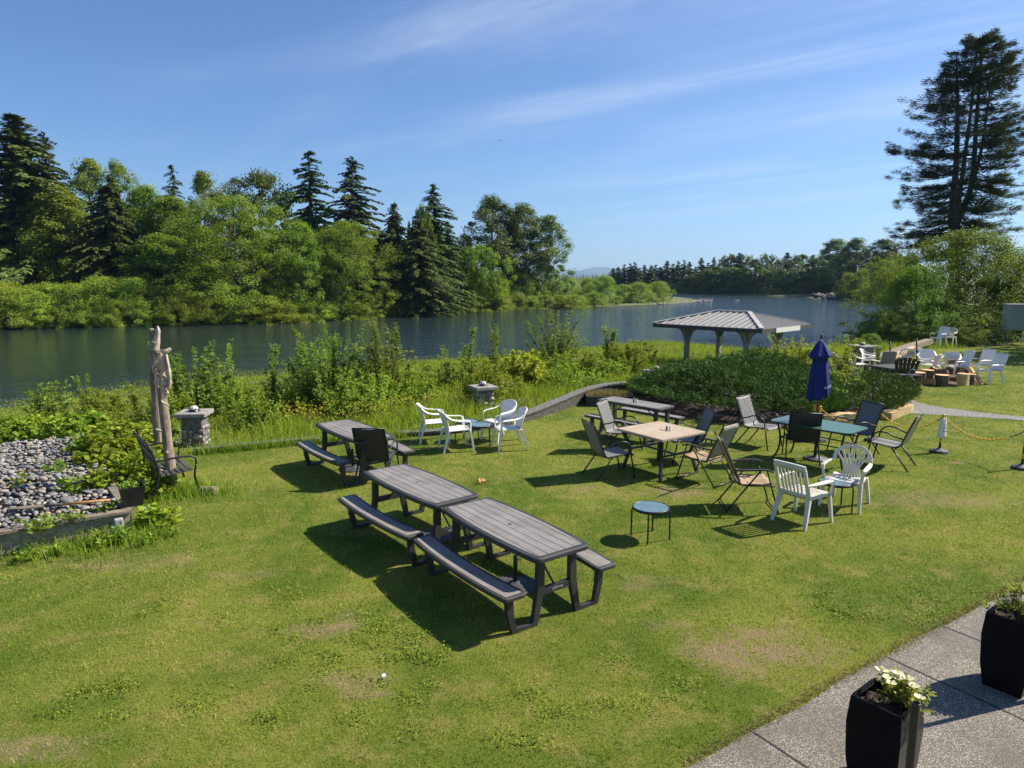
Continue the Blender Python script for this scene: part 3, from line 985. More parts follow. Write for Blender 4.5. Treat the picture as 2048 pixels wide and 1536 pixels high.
# ------------------------------------------------------------------ chairs
def sling_chair(label, group='charcoal sling chairs'):
    t = thing('sling_chair', label, 'chair', (0, 0, 0), 0, group)
    pr = smooth_path([(0, 0.29, 0.395), (0, 0.245, 0.428), (0, 0.05, 0.415), (0, -0.15, 0.398), (0, -0.225, 0.425), (0, -0.27, 0.52), (0, -0.36, 0.76), (0, -0.44, 0.965)], 4)
    n = len(pr) - 1

    def fn(u, v):
        p = pr[round(u * n)]
        x = (v - 0.5) * 0.51
        return (x, p.y, p.z - 0.018 * math.cos((v - 0.5) * math.pi))
    MB().sheet(fn, n, 6, 0.008).build('seat_sling', M['sling'], t)
    fb = MB()
    for s in (-1, 1):
        fb.tube([(s * 0.262, p.y, p.z) for p in pr], 0.0125, 6)
    fb.tube([(-0.262, -0.44, 0.965), (0.262, -0.44, 0.965)], 0.011, 6)
    fb.tube([(-0.262, 0.15, 0.395), (0.262, 0.15, 0.395)], 0.010, 6)
    fb.tube([(-0.262, -0.16, 0.37), (0.262, -0.16, 0.37)], 0.010, 6)
    fb.build('frame', M['black_metal'], t)
    for s in (-1, 1):
        MB().tube(smooth_path([(s * 0.275, 0.23, 0.44), (s * 0.288, 0.215, 0.56), (s * 0.292, 0.12, 0.645), (s * 0.292, -0.02, 0.648), (s * 0.285, -0.14, 0.60), (s * 0.268, -0.29, 0.56)], 4), 0.0135, 7).build('armrest', M['black_metal'], t)
        MB().tube([(s * 0.275, 0.23, 0.44), (s * 0.285, 0.315, 0.0)], 0.0135, 7).build('leg', M['black_metal'], t)
        MB().tube([(s * 0.268, -0.10, 0.40), (s * 0.285, -0.40, 0.0)], 0.0135, 7).build('leg', M['black_metal'], t)
    return t


sc0 = sling_chair('')
used = []


def put(proto, px, face, label, group=None, z=0.0, scale=None):
    """px: ground point under the chair's middle; the first of a kind is the prototype itself"""
    p = at(*px) if not isinstance(px, Vector) else px
    p.z = z
    if proto not in used:
        used.append(proto)
        proto.location, proto.rotation_euler = p, (0, 0, heading(face))
        proto['label'] = label
        if scale:
            proto.scale = (scale,) * 3
        if group:
            proto['group'] = group
        return proto
    return dup(proto, p, heading(face), label, group, scale)


put(sc0, (1221, 951), (0.92, 0.30), 'charcoal sling chair nearest of the two left of the beige table, back turned')
put(sc0, (1243, 903), (0.85, -0.50), 'charcoal sling chair with sunlit weave between beige table and grey picnic table')
put(sc0, (1370, 921), (-0.93, -0.05), 'charcoal sling chair with dark shaded back on the juniper side of beige table')
put(sc0, (1520, 891), (0.66, -0.75), 'charcoal sling chair with sunlit back at the left end of the glass table')
put(sc0, (1702, 905), (-0.93, -0.28), 'charcoal sling chair between glass table and striped post, dark back to the sun')
put(sc0, (1774, 930), (-0.74, 0.67), 'charcoal sling chair seen side on, outermost at the right of the glass table')


def plain_sling(label, px, face):
    t = put(sc0, px, face, label)
    for c in t.children:
        if c.name.startswith('seat_sling'):
            me = c.data.copy()
            me.materials[0] = M['sling_plain']
            c.data = me
    return t


plain_sling('charcoal sling chair with its plain back to the camera before the glass table', (1600, 919), (0.28, 0.95))
plain_sling('charcoal sling chair alone at the end of a picnic table, back to camera', (756, 958), (0.10, 1))


def folding_chair(label, px, face, fabric):
    t = thing('folding_chair', label, 'chair', at(*px), heading(face), 'tan folding chairs')
    MB().sheet(lambda u, v: ((u - 0.5) * 0.47, 0.26 - v * 0.46, 0.43 - 0.03 * math.sin(v * math.pi) - 0.02 * v + 0.006 * math.cos((u - .5) * 12)), 8, 8, 0.03).build('seat', M['tan_fabric'], t)
    MB().sheet(lambda u, v: ((u - 0.5) * 0.46, -0.19 - 0.26 * v, 0.46 + 0.56 * v + 0.0 * u), 8, 8, 0.028).build('backrest', fabric, t)
    fb = MB()
    for s in (-1, 1):
        x = s * 0.25
        fb.tube(smooth_path([(x, 0.30, 0.40), (x, 0.0, 0.42), (x, -0.16, 0.41), (x, -0.22, 0.50), (x, -0.46, 1.03), (x * 0.93, -0.475, 1.06)], 3), 0.013, 6, 0)
    fb.tube([(-0.25, -0.05, 0.40), (0.25, -0.05, 0.40)], 0.01, 6)
    fb.tube([(-0.25, -0.21, 0.45), (-0.1, -0.27, 0.40), (0.1, -0.27, 0.40), (0.25, -0.21, 0.45)], 0.01, 6)
    fb.tube([(-0.285, 0.335, 0.03), (0.285, 0.335, 0.03)], 0.011, 6)
    fb.tube([(-0.28, -0.355, 0.03), (0.28, -0.355, 0.03)], 0.011, 6)
    fb.build('frame', M['brown_metal'], t)
    for s in (-1, 1):
        x = s * 0.28
        MB().sweep(smooth_path([(x, 0.25, 0.615), (x, 0.16, 0.645), (x, -0.05, 0.64), (x * 0.95, -0.26, 0.625)], 4), 0.045, 0.022).build('armrest', M['brown_metal'], t)
        MB().tube([(x, 0.17, 0.63), (x, 0.36, 0.0)], 0.0125, 6).build('leg', M['brown_metal'], t)
        MB().tube([(x, 0.08, 0.63), (x * 0.97, -0.38, 0.0)], 0.0125, 6).build('leg', M['brown_metal'], t)


folding_chair('folding chair with sunlit grey back facing the beige square table', (1408, 962), (-0.66, 0.75), M['grey_fabric'])
folding_chair('folding chair with tan seat and brown frame beside the white slatted chair', (1496, 1014), (0.97, -0.10), M['tan_fabric'])


def plastic_chair(label, kind='solid', material=None, group='white plastic garden chairs'):
    """one-piece moulded chair; kind: solid | fan | slat | high"""
    mw = material or M['white_plastic']
    t = thing('plastic_chair', label, 'chair', (0, 0, 0), 0, group)
    seat = lambda u, v: ((u - 0.5) * (0.46 - 0.06 * v), 0.24 - v * 0.45, 0.415 + 0.018 * (2 * u - 1) ** 2 - 0.018 * v - 0.03 * max(0, 0.12 - v) / 0.12)
    if kind in ('slat', 'fan'):
        sb = MB()
        for i in range(7):
            y = 0.22 - i * 0.064
            sb.sheet(lambda u, v: ((u - 0.5) * 0.44, y - v * 0.05, 0.418 + 0.012 * (2 * u - 1) ** 2 - 0.018 * i / 6), 6, 1, 0.012)
        for s in (-1, 1):
            sb.bar((s * 0.225, 0.235, 0.41), (s * 0.20, -0.22, 0.40), 0.04, 0.035)
        sb.bar((-0.22, 0.238, 0.405), (0.22, 0.238, 0.405), 0.03, 0.05)
    else:
        sb = MB().sheet(seat, 8, 8, 0.012)
        sb.sweep([(-0.22, 0.243, 0.40), (0.22, 0.243, 0.40)], 0.012, 0.05)
    sb.build('seat', mw, t)
    bb = MB()
    if kind == 'solid':
        def back(u, v):
            q = 2 * u - 1
            hw = 0.185 + 0.055 * v
            top = 1 - 0.16 * abs(q) ** 3.0
            z = 0.40 + 0.40 * v * top
            return (q * hw, -0.205 - 0.14 * v * top + 0.075 * q * q * (0.5 + v * .6), z)
        bb.sheet(back, 12, 10, 0.010)
        rim = smooth_path([back(0, 0.72), back(0, 0.9), back(0.06, 1), back(0.2, 1), back(0.4, 1), back(0.6, 1), back(0.8, 1), back(0.94, 1), back(1, 0.9), back(1, 0.72)], 3)
        bb.tube(rim, 0.013, 6)
    elif kind == 'fan':
        def arch(a):
            r = 0.255
            x = math.cos(a) * r
            z = 0.62 + 0.225 * max(0, math.sin(a)) ** 0.8
            return Vector((x, -0.22 - 0.10 * math.sin(a), z))
        rim = [arch(math.pi * i / 20) for i in range(21)]
        bb.sweep(rim, 0.050, 0.018, (0, 1, 0.2), sm=False)
        for i in range(7):
            q = (i - 3) / 3
            a = math.pi / 2 - q * 1.08
            tp = arch(a)
            mid = Vector((q * 0.10, -0.225, 0.55))
            bb.sweep(smooth_path([(q * 0.125, -0.195, 0.40), mid, tp + Vector((0, 0.003, -0.01))], 4), 0.027, 0.011, (0, 1, 0.2))
    else:
        h = 0.50 if kind == 'slat' else 0.56
        lean = 0.17

        def B(x, v):
            return Vector((x, -0.215 - lean * v + 0.30 * x * x, 0.40 + h * v))
        wd_ = 0.235
        if kind == 'slat':
            bb.sheet(lambda u, v: B((2 * u - 1) * wd_, 0.80 + 0.20 * v * (1 - 0.12 * (2 * u - 1) ** 2)), 10, 2, 0.022)
            bb.sheet(lambda u, v: B((2 * u - 1) * wd_ * 0.9, 0.0 + 0.16 * v), 10, 1, 0.022)
            for i in range(6):
                x = (i - 2.5) / 2.5 * 0.145
                bb.sweep([B(x * 0.92, 0.14), B(x, 0.83)], 0.026, 0.014, (0, 1, 0.3))
            for s in (-1, 1):
                bb.sweep([B(s * wd_ * 0.92, 0), B(s * wd_ * 0.93, 0.86)], 0.05, 0.024, (0, 1, 0.3))
        else:
            bb.sheet(lambda u, v: B((2 * u - 1) * wd_, v * (1 - 0.05 * (2 * u - 1) ** 4)), 10, 10, 0.012)
            for s in (-1, 1):
                bb.sweep([B(s * wd_, 0), B(s * wd_, 0.95)], 0.03, 0.02, (0, 1, 0.3))
    bb.build('backrest', mw, t)
    for s in (-1, 1):
        hz = 0.62
        if kind == 'solid':
            pts = [(s * 0.222, -0.255, 0.735), (s * 0.262, -0.15, 0.655), (s * 0.278, 0.0, 0.625), (s * 0.282, 0.16, 0.615), (s * 0.275, 0.215, 0.585), (s * 0.262, 0.225, 0.50), (s * 0.245, 0.225, 0.40)]
        elif kind == 'fan':
            pts = [(s * 0.252, -0.22, 0.635), (s * 0.275, -0.12, 0.63), (s * 0.285, 0.05, 0.625), (s * 0.285, 0.19, 0.615), (s * 0.275, 0.225, 0.58), (s * 0.262, 0.225, 0.50), (s * 0.245, 0.225, 0.40)]
        else:
            pts = [(s * 0.225, -0.262, 0.60), (s * 0.268, -0.14, 0.612), (s * 0.285, 0.05, 0.615), (s * 0.288, 0.21, 0.61), (s * 0.286, 0.245, 0.58), (s * 0.275, 0.245, 0.50), (s * 0.26, 0.24, 0.40)]
        sp = smooth_path(pts, 4)
        wds = [0.036 + 0.022 * min(1, max(0, (0.27 - abs(p.y - 0.02)) / 0.2)) for p in sp]
        MB().sweep(sp, wds, 0.020, (s * 0.35, 0.25, 1)).build('armrest', mw, t)
        MB().sweep([(s * 0.245, 0.225, 0.42), (s * 0.262, 0.262, 0.20), (s * 0.275, 0.29, 0.0)], [0.060, 0.048, 0.036], [0.042, 0.034, 0.028], (0, 1, 0)).build('leg', mw, t)
        MB().sweep([(s * 0.205, -0.19, 0.42), (s * 0.232, -0.255, 0.20), (s * 0.250, -0.31, 0.0)], [0.070, 0.055, 0.040], [0.045, 0.036, 0.028], (0, 1, 0)).build('leg', mw, t)
    return t


pc_solid = plastic_chair('', 'solid')
pc_fan = plastic_chair('', 'fan', M['dull_plastic'])
pc_slat = plastic_chair('', 'slat', M['dull_plastic'])
pc_high = plastic_chair('', 'high')
GB = 'white plastic chairs round the two blue topped tables'
put(pc_solid, (868, 883), (0.96, 0.20), 'white plastic chair farthest left at the two blue topped tables, facing right', GB)
put(pc_solid, (912, 899), (0.94, 0.34), 'white plastic chair in front at left of the two blue tables, back turned', GB)
put(pc_solid, (1000, 880), (-0.72, -0.62), 'white plastic chair behind the blue tables, its open front towards the camera', GB)
put(pc_solid, (1019, 897), (-0.93, -0.25), 'white plastic chair in front at right of the two blue tables, facing left', GB)
put(pc_slat, (1602, 1042), (0.82, 0.57), 'cream white plastic chair with tall slatted back turned to the camera')
put(pc_fan, (1689, 1010), (-0.66, -0.75), 'cream white plastic chair with rounded fan slats, its front legs by a glass table')

GF = 'white garden chairs round the fire pit'
zf = [('solid', (1684, 752), (0.9, -0.3), 'white chair mostly hidden behind shrub leaves, leftmost by the fire pit'),
      ('solid', (1716, 752), (0.95, -0.05), 'white chair facing right above the juniper, before the stone pillar'),
      ('solid', (1737, 743), (0.7, -0.6), 'sunlit white chair with round back directly in front of the stone pillar'),
      ('fan', (1815, 748), (-0.3, -0.9), 'white chair with slotted rounded back behind the brown slatted chair'),
      ('solid', (1851, 745), (-0.45, -0.85), 'white chair second from the brown chair, front to the camera'),
      ('solid', (1857, 754), (-0.55, 0.8), 'white chair with shaded rounded back turned to the camera behind the stumps'),
      ('solid', (1898, 752), (-0.65, -0.7), 'low wide white chair behind the firewood pile, seat in the sun'),
      ('high', (1913, 758), (-0.98, 0.05), 'white chair with straight back right behind the firewood pile'),
      ('high', (1956, 755), (-0.96, -0.2), 'tall backed white armchair between firewood pile and the outermost chair'),
      ('high', (1978, 766), (-0.98, -0.15), 'white chair seen side on, outermost to the right of the firewood'),
      ('high', (1876, 692), (-0.85, -0.35), 'pale armchair on the lawn edge under the big bush, nearer of a pair'),
      ('fan', (1897, 690), (-0.75, -0.6), 'pale chair tucked behind another armchair under the big bush')]
for kd, px, fc, lab in zf:
    put({'solid': pc_solid, 'fan': pc_fan, 'high': pc_high}[kd], px, fc, lab, GF)
tch = put(pc_high, (1762, 757), (-0.1, 1.0), 'greyish folding look chair with square back behind the shrub, by the fire pit', GF)
tch['label'] = 'pale chair with square back to the camera, left of the brown slatted chair'
for c in tch.children:
    if c.name.startswith('backrest'):
        c.data = c.data.copy()
        c.data.materials[0] = M['grey_fabric']

# brown chair with fanned slats
t = thing('slatted_chair', 'dark brown slatted garden chair with fanned back beside the fire pit', 'chair', at(1801, 770), heading((0.25, 1)))
bb = MB()
for i in range(6):
    q = (i - 2.5) / 2.5
    bb.sweep([(q * 0.20, -0.26, 0.25), (q * 0.31, -0.50, 0.93 - 0.09 * q * q)], [0.075, 0.10], 0.02, (0, 1, 0.3))
bb.bar((-0.24, -0.33, 0.40), (0.24, -0.33, 0.40), 0.03, 0.06)
bb.bar((-0.28, -0.46, 0.72), (0.28, -0.46, 0.72), 0.02, 0.05)
bb.build('backrest', M['brown_chair'], t)
sb = MB()
for i in range(5):
    sb.box((0, 0.28 - i * 0.11, 0.38 - i * 0.028), (0.54, 0.095, 0.02), Matrix.Rotation(0.25, 3, 'X'))
sb.build('seat', M['brown_chair'], t)
for s in (-1, 1):
    MB().sweep([(s * 0.36, 0.36, 0.56), (s * 0.36, -0.40, 0.52)], [0.13, 0.08], 0.025).build('armrest', M['brown_chair'], t)
    MB().bar((s * 0.34, 0.26, 0), (s * 0.34, 0.26, 0.55), 0.09, 0.025, (0, 1, 0)).build('leg', M['brown_chair'], t)
    MB().bar((s * 0.31, -0.52, 0.0), (s * 0.31, 0.30, 0.37), 0.025, 0.10).build('leg', M['brown_chair'], t)


# ------------------------------------------------------------------ small tables
def round_table(label, px, rz=0.3, r=0.235, h=0.425):
    t = thing('side_table', label, 'side table', at(*px), rz, 'round glass topped side tables')
    MB().lathe([(r - 0.012, h - 0.006), (r - 0.012, h)], 32).build('glass_top', M['glass_top'], t)
    MB().lathe([(r - 0.013, h - 0.03), (r, h - 0.03), (r + 0.004, h - 0.01), (r, h + 0.003), (r - 0.011, h + 0.004), (r - 0.013, h - 0.008)], 32).build('rim', M['black_metal'], t)
    for i in range(4):
        a = i * math.pi / 2
        c, s = math.cos(a), math.sin(a)
        MB().tube(smooth_path([(c * (r - 0.02), s * (r - 0.02), h - 0.02), (c * (r + 0.005), s * (r + 0.005), h - 0.05), (c * (r + 0.01), s * (r + 0.01), h - 0.12), (c * (r + 0.012), s * (r + 0.012), 0)], 3), 0.011, 6).build('leg', M['black_metal'], t)


round_table('round side table with pale blue glass alone on the open lawn', (1300, 1076), 1.25)
round_table('round side table between the slatted and the fan backed white chairs', (1668, 1019), 0.75)
round_table('round blue topped table farther back among the four white chairs', (934, 882), 0.35)
round_table('round blue topped table in front among the four white chairs', (962, 890), 0.85)

# beige square table
Pb = [at(*q, 0.73) for q in ((1235, 858), (1322, 843), (1408, 862), (1322, 881.5))]
cb = sum(Pb, Vector()) / 4
eb = ((Pb[3] - Pb[0]) + (Pb[2] - Pb[1])) / 2
rb = math.atan2(eb.y, eb.x)
t = thing('square_table', 'square beige slatted table with crossed black legs and shakers on top', 'table', (cb.x, cb.y, 0), rb)
hb = 0.535
MB().prism(bowed(2 * hb, 2 * hb, 0, 0.012), 0.70, 0.738, 0, 0.005).build('tabletop', M['beige_planks'], t)
MB().lathe([(0.024, 0.7385), (0.024, 0.740)], 12).build('umbrella_hole', M['ink'], t)
for a in (-1, 1):
    for b_ in (-1, 1):
        MB().sweep([(a * 0.46, b_ * 0.46, 0.70), (a * 0.36, b_ * 0.36, 0.38), (a * 0.45, b_ * 0.45, 0.0)], 0.045, 0.045, (0, 1, 0.1)).build('leg', M['black_metal'], t)
fb = MB()
for a in (-1, 1):
    fb.bar((a * 0.36, -0.36, 0.38), (a * 0.36, 0.36, 0.38), 0.03, 0.03)
    fb.bar((-0.46, a * 0.46, 0.685), (0.46, a * 0.46, 0.685), 0.03, 0.028)
fb.bar((-0.36, 0, 0.38), (0.36, 0, 0.38), 0.03, 0.028)
fb.build('rail', M['black_metal'], t)


def shaker(x, y, z, what, where, body):
    t = thing('shaker', f'small glass {what} shaker with metal lid on {where}', 'shaker', (x, y, z), 0)
    MB().lathe([(0.019, 0), (0.021, 0.01), (0.017, 0.05), (0.016, 0.06)], 10).build('jar', body, t)
    MB().lathe([(0.017, 0.06), (0.017, 0.072), (0.010, 0.082), (0, 0.083)], 10).build('lid', M['grey_metal'], t)


p = at(1340, 862, 0.738)
shaker(p.x, p.y, 0.739, 'salt', 'the beige square table', M['paper'])
p = at(1335, 861, 0.738)
shaker(p.x - 0.01, p.y + 0.02, 0.739, 'pepper', 'the beige square table', M['pepper'])
p = at(1273, 805, 0.738)
shaker(p.x, p.y, 0.739, 'salt', 'the picnic table by the planter box', M['paper'])
p = at(1269, 804, 0.738)
shaker(p.x - 0.01, p.y + 0.02, 0.739, 'pepper', 'the picnic table by the planter box', M['pepper'])

# glass table with umbrella
ea, er = at(1570, 836, 0.73), at(1708, 859, 0.73)
cg = Vector(((ea.x + er.x) / 2, (ea.y + er.y) / 2, 0))
dg = er - ea
rg = math.atan2(dg.y, dg.x)
t = thing('glass_table', 'rectangular green glass table with a furled blue umbrella through its middle', 'table', cg, rg)
MB().prism(bowed(1.50, 0.80, 0.03, 0.14, 10), 0.715, 0.727, 0, 0.003).build('glass_top', M['table_glass'], t)
ol = bowed(1.44, 0.74, 0.03, 0.12, 10)
rb_ = MB().tube([(x, y, 0.700) for x, y in ol + ol[:1]], 0.013, 6, caps=False)
rb_.build('rim', M['black_metal'], t)
for a in (-1, 1):
    for b_ in (-1, 1):
        MB().tube(smooth_path([(a * 0.62, b_ * 0.30, 0.70), (a * 0.57, b_ * 0.27, 0.45), (a * 0.58, b_ * 0.28, 0.2), (a * 0.66, b_ * 0.33, 0.0)], 4), 0.018, 7).build('leg', M['black_metal'], t)
rl = MB()
for b_ in (-1, 1):
    rl.tube([(-0.57, b_ * 0.27, 0.42), (0.57, b_ * 0.27, 0.42)], 0.012, 6)
rl.tube([(-0.57, -0.27, 0.42), (-0.57, 0.27, 0.42)], 0.012, 6)
rl.tube([(0.57, -0.27, 0.42), (0.57, 0.27, 0.42)], 0.012, 6)
rl.build('rail', M['black_metal'], t)

base = at(1630, 919)
top = far(1642.5, 674, base.y + 0.08)
t = thing('patio_umbrella', 'furled royal blue patio umbrella on a wooden pole', 'umbrella', base)
ax = (top - base)
Hs = ax.z
lx = lambda z: ax * (z / Hs)
MB().tube([lx(0.02), lx(Hs - 0.05)], 0.019, 10).build('pole', M['orange_wood'], t)
MB().lathe([(0.0, -0.04), (0.022, -0.03), (0.012, 0.0), (0.024, 0.02), (0.022, 0.04), (0.0, 0.055)], 10, tuple(lx(Hs))).build('finial', M['black_metal'], t)


def canopy(z0, z1, rad, nf, depth, tw, nz_=14, skew=0.0):
    b = MB()
    n = 64
    o = 0
    for j in range(nz_ + 1):
        v = j / nz_
        z = z0 + (z1 - z0) * v
        for i in range(n):
            a = 2 * math.pi * i / n
            fold = math.cos(nf * a + tw * v)
            r = rad(v) * (1 + depth * (0.6 * fold + 0.4 * math.cos(2 * nf * a + 1.7 + tw * v * 1.3)) * (1 - v * 0.6))
            zz_ = z + (1 - v) * (0.025 * math.cos(nf * a + 1.0) + skew * math.cos(a - 0.3))
            c_ = lx(zz_)
            b.v.append((c_.x + r * math.cos(a), c_.y + r * math.sin(a), zz_))
    for j in range(nz_):
        for i in range(n):
            q = (i + 1) % n
            b.face([j * n + i, j * n + q, j * n + n + q, j * n + n + i], 0, True)
    b.face(list(range(n - 1, -1, -1)))
    b.face([nz_ * n + i for i in range(n)])
    return b


zt = Hs - 0.05
cn = canopy(1.20, zt - 0.16, lambda v: 0.185 - 0.085 * v ** 1.2, 6, 0.20, 0.7, skew=0.075).build('canopy', M['blue_canvas'], t)
canopy(zt - 0.32, zt, lambda v: 0.185 * (1 - v) ** 0.8 + 0.014, 6, 0.10, 0.0, 8).build('vent_cap', M['blue_canvas'], t)
text_mesh('lettering', 'Michelob', 0.050, M['script_white'], cn, lx(1.39) + Vector((0.085, -0.192, 0)), (math.radians(84), math.radians(-16), math.radians(24)), 0.45, 0.001, .2)
MB().box(lx(0.98) + Vector((-0.06, -0.02, 0)), (0.055, 0.008, 0.13), None, 0, 0.002).build('tag', mat('orange_tag', (0.62, 0.28, 0.03), 0.6), t)
t2 = thing('umbrella_base', 'round umbrella base on the grass under the glass table', 'umbrella stand', base, 0)
MB().lathe([(0.22, 0), (0.22, 0.02), (0.17, 0.045), (0.05, 0.06), (0.05, 0.08), (0.03, 0.08)], 24).build('foot_plate', M['rubber'], t2)
MB().lathe([(0.026, 0.09), (0.026, 0.34), (0.021, 0.345), (0.021, 0.2)], 10).build('tube', M['black_metal'], t2)


# ------------------------------------------------------------------ striped posts and chains
def striped_post(label, px, h=0.72, lean=(0, 0), paper=False):
    b = at(*px)
    t = thing('barrier_post', label, 'barrier post', b, 0.2, 'striped barrier posts with plastic chain')
    MB().lathe([(0.165, 0), (0.17, 0.02), (0.155, 0.05), (0.06, 0.075), (0.035, 0.085), (0.028, 0.10)], 10, sm=False).build('foot_plate', M['rubber'], t)
    ps = MB()
    n = 6
    for i in range(n):
        z0, z1 = 0.09 + (h - 0.13) * i / n, 0.09 + (h - 0.13) * (i + 1) / n
        ps.tube([(lean[0] * z0, lean[1] * z0, z0), (lean[0] * z1, lean[1] * z1, z1)], 0.023, 10, mi=i % 2 if n % 2 else (i + 1) % 2)
    ps.build('post', [M['yellow'], M['black_metal']], t)
    MB().lathe([(0.026, -0.04), (0.030, -0.02), (0.018, -0.01), (0.030, 0.005), (0.028, 0.025), (0.0, 0.032)], 10, (lean[0] * h, lean[1] * h, h - 0.01)).build('cap', M['yellow'], t)
    if paper:
        def fn(u, v):
            a = -math.pi / 2 + (u - 0.5) * 3.6
            z = h - 0.055 - 0.38 * v + (0.0 if u < 0.7 else -0.05 * v * (u - 0.7) / 0.3)
            r = 0.048 + 0.036 * v + 0.008 * math.sin(u * 9)
            return (lean[0] * z + r * math.cos(a), lean[1] * z + r * math.sin(a), z)
        s_ = MB().sheet(fn, 14, 8, 0.003).build('paper_sign', M['paper'], t)
        zc = h - 0.055
        for txt, v, sz in (('DO', 0.34, 0.040), ('NOT', 0.48, 0.042), ('ENTER', 0.64, 0.036)):
            z = zc - 0.38 * v
            r = 0.048 + 0.036 * v + 0.006
            text_mesh('lettering', txt, sz, M['ink'], s_, (lean[0] * z + 0.006, lean[1] * z - r - 0.004, z), (math.radians(84), 0, 0.05))
    return Vector((b.x + lean[0] * h, b.y + lean[1] * h, h - 0.03))


def chain(label, a, b, sag, phase=0):
    """plastic chain: interlocking links, black and yellow in turn"""
    mb = MB()
    L = (b - a).length * 1.04
    n = int(L / 0.036)
    pts = []
    for i in range(n + 1):
        u = i / n
        p = a.lerp(b, u)
        p.z -= sag * 4 * u * (1 - u)
        pts.append(p)
    for i in range(n):
        c = (pts[i] + pts[i + 1]) / 2
        d = (pts[i + 1] - pts[i]).normalized()
        s = d.cross(Vector((0, 0, 1))).normalized()
        w = s if i % 2 else s.cross(d)
        ring = []
        for k_ in range(8):
            t_ = 2 * math.pi * k_ / 8
            ring.append(c + d * math.cos(t_) * 0.027 + w * math.sin(t_) * 0.013)
        mb.tube(ring + ring[:2], 0.0062, 4, mi=1 if ((i // 16 + phase) % 3 == 1) else 0, caps=False)
    o = mb.build('barrier_chain', [M['yellow'], M['black_metal']])
    tag(o, label, 'chain', 'plastic chains strung between the barrier posts')


pA = striped_post('striped barrier post half hidden behind the blue umbrella pole', (1636, 882))
pB = striped_post('yellow and black barrier post behind the dark sling chair at the glass table', (1746, 882))
pC = striped_post('barrier post wearing a white paper sign', (1878, 905), 0.735, (0.035, 0.0), True)
pD = striped_post('barrier post at the right picture edge, mostly its black base', (2043, 938), 0.74, (0.03, 0))
chain('yellow chain sagging behind the glass table to the nearest striped post', pA, pB, 0.26, 0)
chain('yellow and black chain between the striped post and the paper signed post', pB, pC, 0.30, 2)
chain('yellow and black chain from the paper signed post to the right picture edge', pC, pD, 0.30, 2)

# ------------------------------------------------------------------ foreground planters and pole


def leaf_obj(name, Lv, material, parent, bend=0.15):
    return link(name, Lv.mesh(name, material, bend), parent)


def planter(label, loc, rz, flowers, hgt=0.625, seed=1, bloom=True):
    t = thing('planter', label, 'planter', loc, rz, 'tall black woven planters on the concrete walk', (.87, .87, 1))
    b = MB()
    prof = [(0.0, 0.155), (0.2, 0.185), (0.45, 0.196), (hgt, 0.182)]
    o = []
    for z, r in prof:
        o.append([(-r, -r, z), (r, -r, z), (r, r, z), (-r, r, z)])
    for i in range(3):
        vs = o[i] + o[i + 1]
        b.add(vs, [(k_, (k_ + 1) % 4, 4 + (k_ + 1) % 4, 4 + k_) for k_ in range(4)])
    b.add(o[0], [(3, 2, 1, 0)])
    r = 0.182
    for i in range(4):
        a = i * math.pi / 2
        R = Matrix.Rotation(a, 3, 'Z')
        b.box(R @ Vector((0, -r + 0.010, hgt - 0.002)), (2 * r - 0.0 if i % 2 == 0 else 2 * r - 0.062, 0.030, 0.026), R, 0, 0.006)
    b.build('box', M['resin'], t)
    sb = MB()
    rr = random.Random(seed)
    N = 10
    hs = {}
    for i in range(N + 1):
        for j in range(N + 1):
            hs[i, j] = len(sb.v)
            sb.v.append(((i / N - 0.5) * 0.33, (j / N - 0.5) * 0.33, hgt - 0.055 + rr.uniform(-0.012, 0.018)))
    for i in range(N):
        for j in range(N):
            sb.face([hs[i, j], hs[i + 1, j], hs[i + 1, j + 1], hs[i, j + 1]], 0, False)
    sb.build('soil', M['soil'], t)
    rng = np.random.default_rng(seed)
    Lv = Leaves()
    st = MB()
    heads = []
    for k_ in range(44):
        x, y = flowers[0] + rng.normal(0, 0.080), flowers[1] + rng.normal(0, 0.050)
        h = hgt + rng.uniform(0.02, 0.13) * flowers[2]
        x0, y0 = flowers[0] * 0.8 + rng.normal(0, 0.02), flowers[1] * 0.8 + rng.normal(0, 0.02)
        st.tube([(x0, y0, hgt - 0.06), ((x0 + x) / 2, (y0 + y) / 2, hgt), (x, y, h)], [0.004, 0.003, 0.002], 4)
        heads.append((x, y, h))
        n = 22
        az = rng.uniform(0, 2 * np.pi, n)
        D = np.stack([np.cos(az), np.sin(az), rng.uniform(-0.1, 0.9, n)], 1)
        Cc = np.array([x, y, h]) + rng.normal(0, 0.016, (n, 3)) * [1, 1, 1.4] - [0, 0, 0.02]
        Lv.add(Cc, D, np.tile([0, 0, 1.0], (n, 1)) + 0.4 * rdir(rng, n), rng.uniform(0.026, 0.046, n), rng.uniform(0.014, 0.021, n), rng.uniform(0.2, 1, n))
    pl_ = leaf_obj('foliage', Lv, LEAF['potted'], t)
    st.build('stems', M['stem'], t)
    if bloom:
        for x, y, h in sorted(heads, key=lambda q: -q[2])[:13]:
            fl = MB()
            for k_ in range(11):
                a = k_ * 2.4 + rr.random()
                c, s = math.cos(a), math.sin(a)
                e = 0.021 + rr.random() * 0.010
                fl.add([(0, 0, 0), (c * e - s * e * .5, s * e + c * e * .5, e * 0.55), (c * e * 1.5, s * e * 1.5, e * 0.75), (c * e + s * e * .5, s * e - c * e * .5, e * 0.55)], [(0, 1, 2, 3)])
            f_ = fl.build('blossom', M['petal'], t)
            f_.location = (x, y, h + 0.012)
    return t


